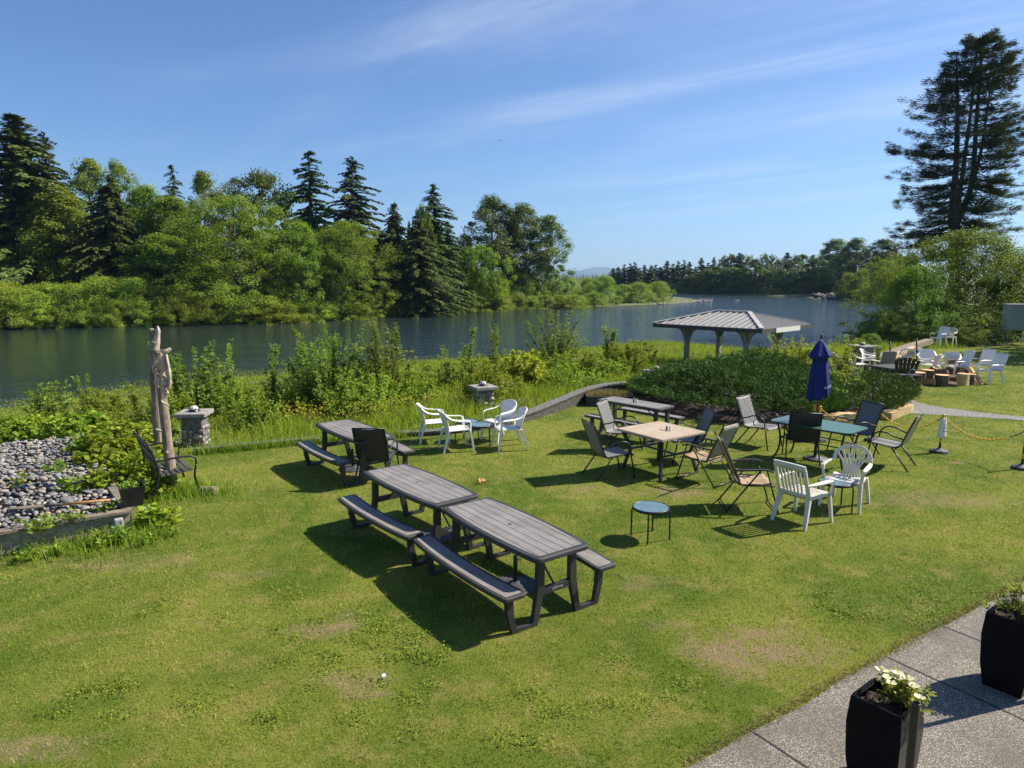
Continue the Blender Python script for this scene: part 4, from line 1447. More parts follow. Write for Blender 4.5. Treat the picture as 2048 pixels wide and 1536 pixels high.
pz = 0.615
q1, q2, q3 = at(1701, 1398, pz), at(1800, 1446, pz), at(1746, 1373, pz)
e1 = q2 - q1
rz1 = math.atan2(e1.y, e1.x)
u1, v1_ = Vector((math.cos(rz1), math.sin(rz1), 0)), Vector((-math.sin(rz1), math.cos(rz1), 0))
cp1 = q1 + u1 * 0.158 + v1_ * 0.158
planter('black woven planter with white and yellow blossoms beside the brown pole', (cp1.x, cp1.y, 0.012), rz1, (0.07, 0.085, 1.0), 0.625, 3)
q1 = at(1971, 1231, pz)
cp2 = q1 + u1 * 0.158 + v1_ * 0.158
planter('black woven planter cut by the right picture edge, leafy shrub inside', (cp2.x, cp2.y, 0.012), rz1, (0.05, 0.02, 2.0), 0.625, 8, False)
pt = far(1832, 1405, 3.35)
t = thing('metal_pole', 'open topped brown metal pole standing against the nearest black planter', 'pole', (pt.x, pt.y, 0.012))
ph = pt.z - 0.012
MB().lathe([(0.0215, 0), (0.0215, ph - .003), (0.0205, ph), (0.0175, ph - .002), (0.0175, ph - .25), (0, ph - .25)], 20).build('tube', M['brown_metal'], t)
MB().lathe([(0.05, 0), (0.05, 0.01), (0.022, 0.014)], 16).build('foot_plate', M['brown_metal'], t)
sp_ = at(1848, 1455)
dup(t, (sp_.x + .956 * 1.07 * ph, sp_.y + .292 * 1.07 * ph, .012), 0, 'open topped brown metal pole just outside the right picture edge, casting a long thin shadow')


# ------------------------------------------------------------------ pavilion on the river bank
ga, gb = Vector((0.70, -0.714, 0)).normalized(), Vector((0.735, 0.678, 0)).normalized()
gc = Vector((8.71, 26.99, 0))
zE, zR = 1.55, 2.02
gaz = thing('pavilion', 'open grey timber pavilion with ribbed metal hip roof on the river bank', 'pavilion', (0, 0, 0))
GP = lambda a, b, z: gc + ga * a + gb * b + Vector((0, 0, z))
HA, HB, RA = 2.25, 2.05, 0.66
for a in (-1.25, 1.25):
    for b_ in (-1.2, 1.2):
        p = GP(a, b_, 0)
        z0 = gz(p.x, p.y) - 0.05
        mb = MB().bar(GP(a, b_, z0), GP(a, b_, zE - 0.02), 0.155, 0.155, gb)
        po = mb.build('post', M['post_timber'], gaz)
        br = MB()
        for d_ in (ga, -ga, gb, -gb):
            br.sweep([Vector(GP(a, b_, zE - 0.62)) + d_ * 0.09, Vector(GP(a, b_, zE - 0.30)) + d_ * 0.22, Vector(GP(a, b_, zE - 0.10)) + d_ * 0.48], 0.075, 0.075, d_.cross(Vector((0, 0, 1))))
        br.build('brace', M['post_timber'], po)
bm = MB()
for b_ in (-1.2, 1.2):
    bm.bar(GP(-1.9, b_, zE - 0.09), GP(1.9, b_, zE - 0.09), 0.12, 0.18)
for a in (-1.25, 1.25):
    bm.bar(GP(a, -1.8, zE - 0.092), GP(a, 1.8, zE - 0.092), 0.12, 0.16)
bm.build('beam', M['post_timber'], gaz)
rf = MB()
E = [GP(-HA, -HB, zE), GP(HA, -HB, zE), GP(HA, HB, zE), GP(-HA, HB, zE), GP(-RA, 0, zR), GP(RA, 0, zR)]
rf.add(E, [(0, 1, 5, 4), (1, 2, 5), (2, 3, 4, 5), (3, 0, 4)])
rf.add([e - Vector((0, 0, 0.03)) for e in E], [(4, 5, 1, 0), (5, 2, 1), (5, 4, 3, 2), (4, 0, 3)])
roof = rf.build('roof', M['shingle'], gaz)
fs = MB()
for i, j in ((0, 1), (1, 2), (2, 3), (3, 0)):
    d_ = (E[j] - E[i]).normalized()
    fs.bar(E[i] - Vector((0, 0, 0.075)) - d_ * 0.02, E[j] - Vector((0, 0, 0.075)) + d_ * 0.02, 0.045, 0.14)
fs.build('fascia', M['dark_timber'], roof)
# standing ribs, each slope with its own run of ribs
rbm = MB()
up3 = Vector((0, 0, 1))


def ribs(n, lo, hi_fn, nrm):
    for i in range(n):
        u = (i + 0.5) / n
        a, b = lo(u), hi_fn(u)
        if (b - a).length > 0.15:
            rbm.bar(a + nrm * 0.014, b + nrm * 0.014, 0.035, 0.034, nrm)


for sb in (-1, 1):
    n_ = Vector(-gb * -sb * (zR - zE) + up3 * HB).normalized()

    def lo(u, sb=sb):
        return GP(-HA + 2 * HA * u, sb * HB, zE)

    def hi(u, sb=sb):
        a = -HA + 2 * HA * u
        f = 1.0 if abs(a) <= RA else (HA - abs(a)) / (HA - RA)
        return GP(a, sb * HB * (1 - f), zE + (zR - zE) * f)
    ribs(17, lo, hi, n_)
for sa in (-1, 1):
    n_ = Vector(ga * sa * (zR - zE) + up3 * (HA - RA)).normalized()

    def lo(u, sa=sa):
        return GP(sa * HA, -HB + 2 * HB * u, zE)

    def hi(u, sa=sa):
        b = -HB + 2 * HB * u
        f = (HB - abs(b)) / HB
        return GP(sa * (HA - (HA - RA) * f), b, zE + (zR - zE) * f)
    ribs(15, lo, hi, n_)
rbm.build('roof_rib', M['rib_metal'], roof)['kind'] = 'stuff'
hp = MB()
for i, j in ((0, 4), (1, 5), (2, 5), (3, 4), (4, 5)):
    hp.bar(E[i] + up3 * 0.035, E[j] + up3 * 0.035, 0.16, 0.03)
hp.build('hip_cap', M['rib_metal'], roof)
sg = GP(-1.25, 1.2, 0.75) + Vector((0.10, -0.12, 0))
for z in (0.10, -0.12):
    MB().box(sg + Vector((0, -0.03, z)), (0.17, 0.012, 0.18)).build('notice', M['paper'], gaz)
bp = GP(HA - 0.02, 0.3, zE - 0.16)
MB().box(GP(HA + 0.03, -0.1, zE - 0.09), (0.03, 1.9, 0.17), Matrix.Rotation(math.atan2(gb.y, gb.x) - math.pi / 2, 3, 'Z')).build('fascia_board', M['off_white'], gaz)


# ------------------------------------------------------------------ stone pillars with dome lamps
def pillar(label, p, zt, rz, w=0.50, seed=1, zb=None, upto=1.0):
    zb = p.z if zb is None else zb
    t = thing('stone_pillar', label, 'stone pillar', (p.x, p.y, zb), rz, 'stone pillars with dome lamps along the bank')
    H = zt - zb
    rr = random.Random(seed)
    MB().box((0, 0, (H - 0.07) / 2 - 0.1), (w - 0.04, w - 0.04, H + 0.13), None, 0, 0.02).build('shaft', M['mortar'], t)
    st = MB()
    for k_ in range(4):
        R = Matrix.Rotation(k_ * math.pi / 2, 3, 'Z')
        z = 0.02
        while z < (H - 0.14) * upto:
            h = rr.uniform(0.075, 0.135)
            x = -w / 2 + 0.02
            while x < w / 2 - 0.04:
                l = rr.uniform(0.07, 0.18)
                if rr.random() < 0.82:
                    c = R @ Vector((min(x + l / 2, w / 2 - 0.05), -w / 2 + 0.02, z + h / 2 + rr.uniform(-.02, .02)))
                    o = len(st.v)
                    st.lathe([(0, -h * 0.46), (l * 0.26, -h * 0.38), (l * 0.46, -h * 0.1), (l * 0.47, h * 0.12), (l * 0.30, h * 0.38), (0, h * 0.46)], 8, (0, 0, 0), 0, True, (1, 0.36))
                    for i in range(o, len(st.v)):
                        st.v[i] = tuple(c + R @ (Vector(st.v[i]) * rr.uniform(0.97, 1.03)))
                x += l + 0.01
            z += h + 0.008
    st.build('cobbles', M['cobble'], t)
    cp_ = MB().box((0, 0, H - 0.035), (w + 0.15, w + 0.15, 0.075), None, 0, 0.012).build('cap', M['cap_stone'], t)
    lp = MB().lathe([(0.115, H), (0.118, H + 0.012), (0.10, H + 0.02), (0.10, H + 0.045), (0.095, H + 0.05)], 20).build('lamp_base', M['black_metal'], t)
    MB().lathe([(0.092, H + 0.045), (0.09, H + 0.075), (0.072, H + 0.105), (0.04, H + 0.123), (0, H + 0.13)], 20).build('lamp_dome', M['lamp_dome'], lp)
    cg_ = MB()
    for k_ in range(4):
        a = k_ * math.pi / 4
        cg_.tube([(math.cos(a) * 0.098 * math.cos(q), math.sin(a) * 0.098 * math.cos(q), H + 0.045 + 0.09 * math.sin(q)) for q in [math.pi * i / 10 for i in range(11)]], 0.0035, 4)
    cg_.build('lamp_cage', M['black_metal'], lp)


pillar('stone pillar with dome lamp behind the iron bench, cobbles showing', far(393, 893, 13.6), 0.665, 0.12, 0.45, 2, gz(-6.2, 13.6), .66)
pp = far(966, 775, 17.2)
pillar('stone pillar with dome lamp behind the white chairs at the blue tables', pp, 0.62, 0.45, 0.44, 3, gz(pp.x, pp.y))
pp = far(1312, 742, 19.6)
pillar('stone pillar top with pale dome lamp rising behind the juniper and low wall', pp, 0.70, 0.6, 0.46, 4, gz(pp.x, pp.y))
pp = far(1725, 692, 25.9)
pillar('stone pillar with dome lamp behind the white fire pit chairs', pp, 0.80, 0.35, 0.62, 5, gz(pp.x, pp.y))

# low wall with gritty grey cap
wp = [(Vector(at(790, 871, 0.0)), 0.06), (Vector(at(870, 864, 0.06)), 0.09), (Vector(at(960, 850, 0.1)), 0.12), (Vector(at(1045, 829, 0.16)), 0.17), (Vector(at(1110, 804, 0.24)), 0.25),
      (Vector(at(1165, 782, 0.32)), 0.33), (Vector(at(1210, 770, 0.36)), 0.37), (Vector(at(1262, 766, 0.36)), 0.37), (Vector(at(1330, 768, 0.34)), 0.37)]
path = smooth_path([(p.x, p.y, h) for p, h in wp], 4)
t = thing('low_wall', 'low curving wall with gritty grey top between lawn and meadow', 'low wall', (0, 0, 0))
MB().sweep([(p.x, p.y, p.z / 2 - 0.17) for p in path], 0.20, [p.z + 0.30 for p in path]).build('wall', M['wall_face'], t)
MB().sweep([(p.x, p.y, p.z) for p in path], 0.25, 0.04).build('cap', M['wall_top'], t)
eg = MB()
for q0, q1 in (((392, 906), (560, 890)), ((563, 889), (640, 884))):
    a, b = at(*q0), at(*q1)
    e_ = MB().sweep([(a.x, a.y, 0.03), ((a.x + b.x) / 2, (a.y + b.y) / 2 + .02, 0.035), (b.x, b.y, 0.03)], 0.22, 0.12).build('edging_timber', M['wall_top'])
    tag(e_, 'long gritty edging timber at the meadow edge beside the stone pillar' if q0[0] < 500 else 'short edging timber behind the picnic table at the meadow edge', 'edging')

# ------------------------------------------------------------------ planter box, pale timbers
pB0, pB1 = at(1171, 813), at(1263, 813)
cpb = (pB0 + pB1) / 2 + Vector((0.05, 0.30, 0))
dpb = pB1 - pB0
t = thing('planter_box', 'low dark timber planter box of brownish plants by the curving wall', 'planter box', cpb, math.atan2(dpb.y, dpb.x))
Lb, Wb, Hb = dpb.length + 0.05, 0.60, 0.27
for s in (-1, 1):
    MB().box((0, s * Wb / 2, Hb / 2), (Lb, 0.04, Hb), None, 0, 0.004).build('side_board', M['dark_timber'], t)
    MB().box((s * (Lb / 2 - 0.02), 0, Hb / 2 - 0.001), (0.04, Wb - 0.042, Hb), None, 0, 0.004).build('end_board', M['dark_timber'], t)
MB().box((0, 0, Hb - 0.08), (Lb - 0.08, Wb - 0.04, 0.08)).build('soil', M['soil'], t)
rng = np.random.default_rng(5)
Lv = Leaves()
n = 1500
C = np.stack([rng.uniform(-Lb / 2 + .06, Lb / 2 - .06, n), rng.uniform(-Wb / 2 + .05, Wb / 2 - .05, n), np.full(n, Hb - 0.04)], 1)
D = np.stack([rng.normal(0, .35, n), rng.normal(0, .35, n), np.ones(n)], 1)
Lv.add(C, D, rdir(rng, n), rng.uniform(0.06, 0.20, n), 0.012, rng.random(n))
leaf_obj('plants', Lv, LEAF['sedum'], t)


def timber(name, label, a, b, w, h, mats, cat='timber', group=None):
    mb = MB()
    n = 6
    rr = random.Random(len(label))
    P = [Vector(a).lerp(Vector(b), i / n) for i in range(n + 1)]
    mb.sweep([(p.x + rr.uniform(-.01, .01), p.y + rr.uniform(-.01, .01), p.z + rr.uniform(-.012, .012)) for p in P], [w * rr.uniform(.93, 1.05) for _ in P], [h * rr.uniform(.92, 1.06) for _ in P])
    return tag(mb.build(name, mats), label, cat, group)


a, b = at(1640, 846), at(1704, 842)
timber('peeled_log', 'pale peeled log lying behind the glass table, striped by shadow', (a.x, a.y, 0.09), (b.x, b.y, 0.10), 0.26, 0.2, M['pale_timber'], 'log', 'pale peeled logs edging the juniper bed')
a, b = at(1772, 840), at(1816, 822)
timber('peeled_log', 'pale peeled log with a square cut end where the grey path begins', (a.x, a.y, 0.09), (b.x, b.y, 0.10), 0.26, 0.20, M['pale_timber'], 'log', 'pale peeled logs edging the juniper bed')
# weathered beams on the bank behind the fire pit
p0, p1 = far(1738, 722, 24.6), far(1858, 682, 31.5)
timber('weathered_beam', 'long weathered beam sloping behind the fire pit chairs', p0, p1, 0.35, 0.22, M['grey_timber'], 'beam', 'weathered timbers on the bank by the fire pit')
p0, p1 = far(1752, 727, 24.3), far(1800, 705, 27.2)
timber('weathered_plank', 'brown weathered plank leaning below the long beam', p0, p1, 0.5, 0.06, M['split_wood'], 'plank', 'weathered timbers on the bank by the fire pit')
p0, p1 = far(1762, 718, 25.0), far(1822, 693, 28.5)
timber('weathered_plank', 'pale sunlit plank between the long beam and the white chairs', p0, p1, 0.4, 0.06, M['pale_timber'], 'plank', 'weathered timbers on the bank by the fire pit')
p0, p1 = far(1822, 700, 29), far(1838, 697, 29.5)
timber('weathered_plank', 'short pale plank end just left of the taller thin black stake', p0, p1, 0.3, 0.10, M['cap_stone'], 'plank', 'weathered timbers on the bank by the fire pit')
for px, y0, y1, dd, lab in ((1783, 735, 683, 23.6, 'thin black stake rising behind the brown slatted chair'), (1836, 712, 676, 26.5, 'thin black stake at the end of the weathered beam')):
    b_ = far(px, y0, dd)
    tp_ = far(px - 3, y1, dd)
    tag(MB().tube([(b_.x, b_.y, -0.1), tuple(tp_)], 0.028, 6).build('stake', M['black_metal']), lab, 'stake', 'thin black stakes by the fire pit')

# ------------------------------------------------------------------ fire pit, firewood
t = thing('fire_pit', 'black metal fire pit box half hidden behind the brown slatted chair', 'fire pit', at(1783, 768), 0.3)
MB().box((0, 0, 0.26), (0.85, 0.85, 0.52), None, 0, 0.02).build('body', M['black_metal'], t)
MB().box((0, 0, 0.545), (1.0, 1.0, 0.05), None, 0, 0.01).build('rim', M['rubber'], t)
t = thing('charcoal_grill', 'low black charcoal grill with flat wings beyond the juniper', 'grill', at(1803, 781), -0.1)
MB().lathe([(0.0, 0.30), (0.16, 0.31), (0.26, 0.40), (0.28, 0.47), (0.265, 0.47), (0.2, 0.40), (0, 0.39)], 12).build('bowl', M['black_metal'], t)
MB().box((0, 0, 0.475), (0.95, 0.30, 0.025), None, 0, 0.004).build('shelf', M['rubber'], t)
for a in (-1, 1):
    MB().tube([(a * 0.15, 0, 0.33), (a * 0.25, 0.12, 0)], 0.014, 6).build('leg', M['black_metal'], t)
MB().tube([(0, -0.12, 0.33), (0, -0.2, 0)], 0.014, 6).build('leg', M['black_metal'], t)
hd = MB().tube(smooth_path([(0.10, -0.1, 0.49), (0.14, -0.1, 0.62), (0.24, -0.1, 0.66), (0.30, -0.1, 0.60)], 4), 0.010, 6)
hd.build('handle', M['grey_metal'], t)


def stump(label, px, r, h, seed):
    rr = random.Random(seed)
    t = thing('log_stump', label, 'stump', at(*px), rr.uniform(0, 6), 'upright sawn stumps by the firewood')
    n = 18
    rad = [r * rr.uniform(0.88, 1.08) for _ in range(n)]
    ol = lambda z, k_: [(rad[i] * k_ * math.cos(2 * math.pi * i / n), rad[i] * k_ * math.sin(2 * math.pi * i / n), z) for i in range(n)]
    mb = MB()
    mb.add(ol(0, 1.05) + ol(h * .5, 0.98) + ol(h, 1.0), [(j * n + i, j * n + (i + 1) % n, j * n + n + (i + 1) % n, j * n + n + i) for j in range(2) for i in range(n)], 0)
    mb.add(ol(0, 1.0), [tuple(range(n - 1, -1, -1))])
    mb.build('bark', M['bark'] if seed % 2 else M['pale_timber'], t)
    MB().add(ol(h + 0.001, 0.99) + ol(h + 0.007, 0.93), [tuple(range(n, 2 * n))] + [(i, (i + 1) % n, n + (i + 1) % n, n + i) for i in range(n)]).build('cut_face', M['cut_wood'], t)


stump('broad sawn stump in shadow right of the black grill', (1833, 767), 0.235, 0.36, 1)
stump('sawn stump behind the broad shaded one, its side lit orange', (1853, 763), 0.19, 0.38, 3)
stump('sawn stump standing foremost, dark knots on its side', (1882, 772), 0.205, 0.35, 5)
stump('pale sided stump at the foot of the firewood heap', (1924, 770), 0.17, 0.36, 2)
stump('dark barked stump below the leaning axe handle', (1940, 769), 0.15, 0.33, 7)


def split_log(label, c, axis_, r, L, ang, seed, rnd=False):
    rr = random.Random(seed)
    t = thing('firewood_log', label, 'firewood', c, 0, 'split firewood in the heap')
    ax_ = Vector(axis_).normalized()
    u = ax_.orthogonal().normalized()
    v = ax_.cross(u)
    if rnd:
        pts = [(math.cos(a) * r, math.sin(a) * r) for a in [2 * math.pi * i / 12 for i in range(12)]]
        nb = 12
    else:
        pts = [(0, 0)] + [(math.cos(a) * r * rr.uniform(.9, 1.05), math.sin(a) * r * rr.uniform(.9, 1.05)) for a in [ang + 1.7 * i / 5 for i in range(6)]]
        nb = None
    m_ = len(pts)
    g_ = [sum(p[k_] for p in pts) / m_ for k_ in (0, 1)]
    P = lambda s_, p: tuple(ax_ * (s_ * L / 2) + u * (p[0] - g_[0]) + v * (p[1] - g_[1]))
    mb = MB()
    mb.add([P(-1, p) for p in pts] + [P(1, p) for p in pts], [(i, (i + 1) % m_, m_ + (i + 1) % m_, m_ + i) for i in range(m_)])
    for i in range(m_):
        mb.m[i] = 1 if (rnd or 0 < i < m_ - 1) else 0
    mb.build('log_side', [M['split_wood'], M['bark']], t)
    en = MB()
    en.add([P(-1.004, p) for p in pts], [tuple(range(m_ - 1, -1, -1))])
    en.add([P(1.004, p) for p in pts], [tuple(range(m_))])
    en.build('cut_end', M['cut_wood'], t)


heap = [((1905, 752), .46, (1, -.25, .05), .15, .42, 0, True, 'round barked log topmost on the firewood heap'),
        ((1905, 758), .27, (.8, -.6, 0), .16, .40, 1, True, 'round log with pale end facing camera, second from the top of the heap'),
        ((1924, 757), .30, (.7, .5, .1), .20, .40, 2.2, False, 'orange split wedge at the top right of the heap'),
        ((1890, 760), .20, (1, .1, .1), .20, .42, .6, False, 'split wedge behind the foremost stump, upper of two'),
        ((1878, 760), .24, (.9, -.4, .2), .18, .40, 1.4, False, 'flat split piece on top of the heap, left side'),
        ((1872, 757), .28, (.85, -.5, -.25), .10, .44, 2.6, False, 'pale split stave sloping down at the left of the heap'),
        ((1865, 762), .12, (.9, .3, 0), .19, .40, .3, False, 'split wedge at the left foot of the heap, behind stumps'),
        ((1905, 765), .10, (.95, -.2, 0), .24, .42, 1.0, False, 'large orange split wedge low in the middle of the heap'),
        ((1914, 764), .16, (.6, .7, 0), .18, .40, 3.5, False, 'split piece wedged behind the pale sided stump'),
        ((1900, 773), .07, (.9, -.3, -.1), .17, .36, .8, False, 'small orange wedge lying on the grass right of the foremost stump'),
        ((1860, 771), .09, (.5, -.85, .1), .17, .34, 2.0, False, 'small split wedge on the grass between shaded and foremost stump'),
        ((1938, 757), .20, (.5, .8, 0), .17, .38, 2.9, False, 'split piece at the right shoulder of the heap'),
        ((1946, 766), .09, (.7, -.6, 0), .16, .36, 1.9, False, 'split piece at the right foot of the heap behind the axe')]
for i, (px, z, ax_, r, L, ang, rd_, lab) in enumerate(heap):
    p = at(*px)
    split_log(lab, (p.x, p.y, z), ax_, r, L, ang, 20 + i, rd_)
a, b = far(1937, 744, 21.6), at(1958, 773)
t = thing('axe', 'axe with pale wooden handle leaning against the firewood heap', 'axe', (0, 0, 0))
MB().tube([a, a.lerp(b, .5) + Vector((0, 0, .02)), (b.x, b.y, 0.02)], [0.02, 0.022, 0.026], 7).build('handle', M['pale_timber'], t)
MB().box(a + Vector((-0.05, 0, 0.0)), (0.20, 0.05, 0.11), Matrix.Rotation(0.6, 3, 'Y'), 0, 0.012).build('head', M['black_metal'], t)
a, b = far(1941, 736, 22.3), at(1964, 771)
timber('wood_stave', 'long pale stave leaning on the heap beside the axe', a, (b.x, b.y, 0.02), 0.07, 0.05, M['cut_wood'], 'stave')

# ------------------------------------------------------------------ cabinet, dock, parked car, far pole
cc = at(2028, 688)
t = thing('utility_cabinet', 'grey green utility cabinet on four thin legs at the shaded lawn edge', 'cabinet', (cc.x, cc.y, 0), -0.12)
wz, wt = (far(2028, 660, cc.y).z, far(2028, 609, cc.y).z)
MB().box((0, 0.0, (wz + wt) / 2), (1.12, 0.55, wt - wz), None, 0, 0.015).build('case', M['grey_paint'], t)
MB().box((0, -0.01, wt + 0.012), (1.2, 0.66, 0.03), None, 0, 0.004).build('lid', M['grey_metal'], t)
MB().box((-0.62, -0.1, wz + 0.62), (0.14, 0.12, 0.10), None, 0, 0.006).build('meter_box', M['grey_metal'], t)
MB().box((0.02, -0.282, (wz + wt) / 2), (1.0, 0.015, wt - wz - 0.1), None, 0, 0.003).build('door', M['grey_paint'], t)
for a in (-1, 1):
    for b_ in (-1, 1):
        MB().tube([(a * 0.46, b_ * 0.2, -0.03), (a * 0.46, b_ * 0.2, wz + 0.01)], 0.03, 6).build('leg', M['grey_metal'], t)

dk = far(1722, 664, 60)
t = thing('dock', 'small wooden dock edge over the water left of the big bush', 'dock', (dk.x, dk.y, dk.z), 0.3)
MB().box((0.5, 0, -0.09), (3.4, 1.8, 0.14), None, 0, 0.01).build('deck', M['dark_timber'], t)
for s in (-1.0, 1.6):
    MB().tube([(s, -0.7, -2.4), (s, -0.7, 0.0)], 0.08, 8).build('pile', M['dark_timber'], t)
MB().bar((0.72, -0.3, -0.02), (0.72, -0.3, 1.3), 0.10, 0.10, (0, 1, 0)).build('railing_post', M['black_metal'], t)
MB().bar((0.95, -0.1, -0.02), (0.95, -0.1, 1.3), 0.06, 0.06, (0, 1, 0)).build('railing_post', M['black_metal'], t)
c_ = put(sc0, Vector((dk.x + 0.25, dk.y - 0.1, 0)), (-1, -0.1), 'dark chair standing on the dock above the water', 'charcoal sling chairs', dk.z - 0.02, 1.1)

cx = far(2052, 573, 52)
t = thing('parked_car', 'dark parked car glimpsed over the hedge at the right edge', 'car', (cx.x, cx.y, gz(cx.x, cx.y)), 1.9)
zt_ = cx.z - gz(cx.x, cx.y)


def carsec(rows, mat_, name):
    mb = MB()
    for i, (x, w, z0, z1) in enumerate(rows):
        mb.v += [(x, -w, z0), (x, w, z0), (x, w * .88, z1), (x, -w * .88, z1)]
    for i in range(len(rows) - 1):
        o = i * 4
        for j in range(4):
            q = (j + 1) % 4
            mb.face([o + j, o + q, o + 4 + q, o + 4 + j], 0)
    mb.face([3, 2, 1, 0])
    e = (len(rows) - 1) * 4
    mb.face([e, e + 1, e + 2, e + 3])
    return mb.build(name, mat_, t)


carsec([(-2.25, .78, .45, .85), (-2.1, .86, .30, 1.0), (-1, .9, .28, 1.02), (1.0, .9, .28, 1.0), (2.0, .86, .30, .9), (2.25, .75, .4, .75)], M['car_paint'], 'body')
carsec([(-2.0, .82, .98, 1.0), (-1.6, .80, .98, 1.60), (.3, .80, .98, 1.62), (1.1, .82, .98, 1.0)], M['car_glass'], 'cabin')
carsec([(-1.7, .68, 1.60, 1.63), (-1.5, .70, 1.61, 1.68), (.2, .70, 1.62, 1.69), (.4, .68, 1.61, 1.64)], M['grey_metal'], 'roof')
for x in (-1.4, 1.4):
    for y in (-.84, .84):
        w_ = MB().tube([(x, y - .1, .33), (x, y + .1, .33)], .33, 16).build('wheel', M['rubber'], t)
t.location.z += zt_ - 1.62
lp = far(1713, 560, 165)
tp_ = far(1713, 531, 165)
t = thing('mast', 'thin pale mast with a crossarm among the far right trees', 'mast', (lp.x, lp.y, lp.z - 3))
MB().tube([(0, 0, 0), (0, 0, tp_.z - lp.z + 3)], 0.12, 6).build('pole', M['grey_metal'], t)
MB().box((0.3, 0, tp_.z - lp.z + 3), (1.5, 0.2, 0.2)).build('crossarm', M['grey_metal'], t)
a, b = far(1995, 472, 70), far(2300, 462, 70)
wr = MB().tube([a.lerp(b, i / 10) - Vector((0, 0, 0.5 * (i / 10) * (1 - i / 10))) for i in range(11)], 0.025, 4)
tag(wr.build('overhead_wire', M['black_metal']), 'thin overhead wire against the sky right of the tall fir', 'wire')
# bird
p = far(1000, 281, 60)
t = thing('bird', 'tiny dark bird flying high in the open sky', 'bird', p, 0.8, None, .5)
MB().lathe([(0, -.22), (.045, -.1), (.06, .05), (.035, .16), (0, .22)], 8).build('body', M['black_metal'], t).rotation_euler = (math.pi / 2, 0.5, 0)
for s in (-1, 1):
    MB().sheet(lambda u, v: (s * u * .42, (v - .5) * .18 * (1 - .6 * u), .16 * u - .1 * u * u), 4, 2, 0.012).build('wing', M['black_metal'], t)

# ------------------------------------------------------------------ iron bench, driftwood poles
n0, n1 = at(385, 939, .42), at(352, 909, .42)
bx = (n1 - n0)
bx.z = 0
fdir = Vector((bx.y, -bx.x, 0)).normalized()
bl = 1.18
mid = Vector((n0.x, n0.y, 0)) + bx.normalized() * (bl / 2) - fdir * 0.22
t = thing('garden_bench', 'black iron and slat garden bench behind the driftwood poles', 'bench', (mid.x, mid.y, 0), heading(fdir))
sb = MB()
for i in range(6):
    sb.box((0, 0.20 - i * 0.078, 0.415 - 0.006 * i), (bl, 0.058, 0.02), None, 0, 0.003)
sb.build('seat', M['dark_timber'], t)
bb = MB()
for i in range(3):
    z = 0.50 + i * 0.17
    bb.box((0, -0.25 - i * 0.045, z), (bl, 0.02, 0.05), Matrix.Rotation(-0.25, 3, 'X'))
for i in range(12):
    x = -bl / 2 + 0.08 + i * (bl - 0.16) / 11
    c = [(x + 0.05 * math.cos(a), -0.285 - 0.045 * math.sin(a) * .25, 0.67 + 0.11 * math.sin(a)) for a in [2 * math.pi * j / 10 for j in range(11)]]
    bb.tube(c, 0.008, 4, caps=False)
bb.build('backrest', M['black_metal'], t)
for s in (-1, 1):
    x = s * (bl / 2 - 0.01)
    MB().tube(smooth_path([(x, -0.29, 0.62), (x, 0.0, 0.64), (x, 0.20, 0.635), (x, 0.275, 0.59), (x, 0.28, 0.5)], 4), 0.016, 6).build('armrest', M['black_metal'], t)
    MB().tube(smooth_path([(x, 0.28, 0.5), (x, 0.25, 0.3), (x, 0.33, 0.0)], 4), 0.018, 6).build('leg', M['black_metal'], t)
    MB().tube(smooth_path([(x, -0.36, 0.9), (x, -0.25, 0.45), (x, -0.36, 0.0)], 4), 0.018, 6).build('leg', M['black_metal'], t)


def knotty(path, rad, seed, n=16, rough=.06):
    rr = random.Random(seed)
    P = smooth_path(path, 5)
    m_ = len(P)
    mb = MB().tube(P, [rad[0] + (rad[1] - rad[0]) * i / (m_ - 1) for i in range(m_)], n)
    ph = [rr.uniform(0, 6) for _ in range(6)]
    for i in range(m_):
        for j in range(n):
            k_ = i * n + j
            c = P[i]
            d_ = Vector(mb.v[k_]) - c
            f = 1 + rough * (math.sin(3 * j * 2 * math.pi / n + ph[0] + i * .15) + .6 * math.sin(5 * j * 2 * math.pi / n + ph[1] - i * .3) + .7 * math.sin(i * 1.1 + ph[2]))
            mb.v[k_] = tuple(c + d_ * f)
    return mb


bpole = at(348, 986)
dp = bpole.y
zz2 = lambda px, py, k_=0.0: far(px, py, dp + k_)
t = thing('driftwood_pole', 'tall knotty driftwood pole in front of the bench, carved driftwood near its top', 'driftwood pole', (0, 0, 0), 0, 'driftwood poles by the bench')
kb = knotty([(bpole.x, bpole.y, -0.1), zz2(340, 930), zz2(331, 850), zz2(324, 790), zz2(321, 740), zz2(316, 700)], (0.080, 0.058), 3)
kb.build('trunk', M['driftwood'], t)
kn = MB()
for px, py, s in ((334, 905, 1), (330, 860, -1), (350, 956, 1), (337, 940, -1), (345, 965, 1)):
    c = zz2(px, py)
    kn.tube([c + Vector((0, -.03, 0)), c + Vector((s * .05, -.10, .02)), c + Vector((s * .075, -.13, .045))], [0.032, 0.022, 0.012], 7)
kn.tube([zz2(331, 964), zz2(327, 962) + Vector((-.08, -.03, .0))], [0.03, 0.022], 7)
kn.build('knots', M['driftwood_pale'], t)
cv = MB()
rr = random.Random(8)
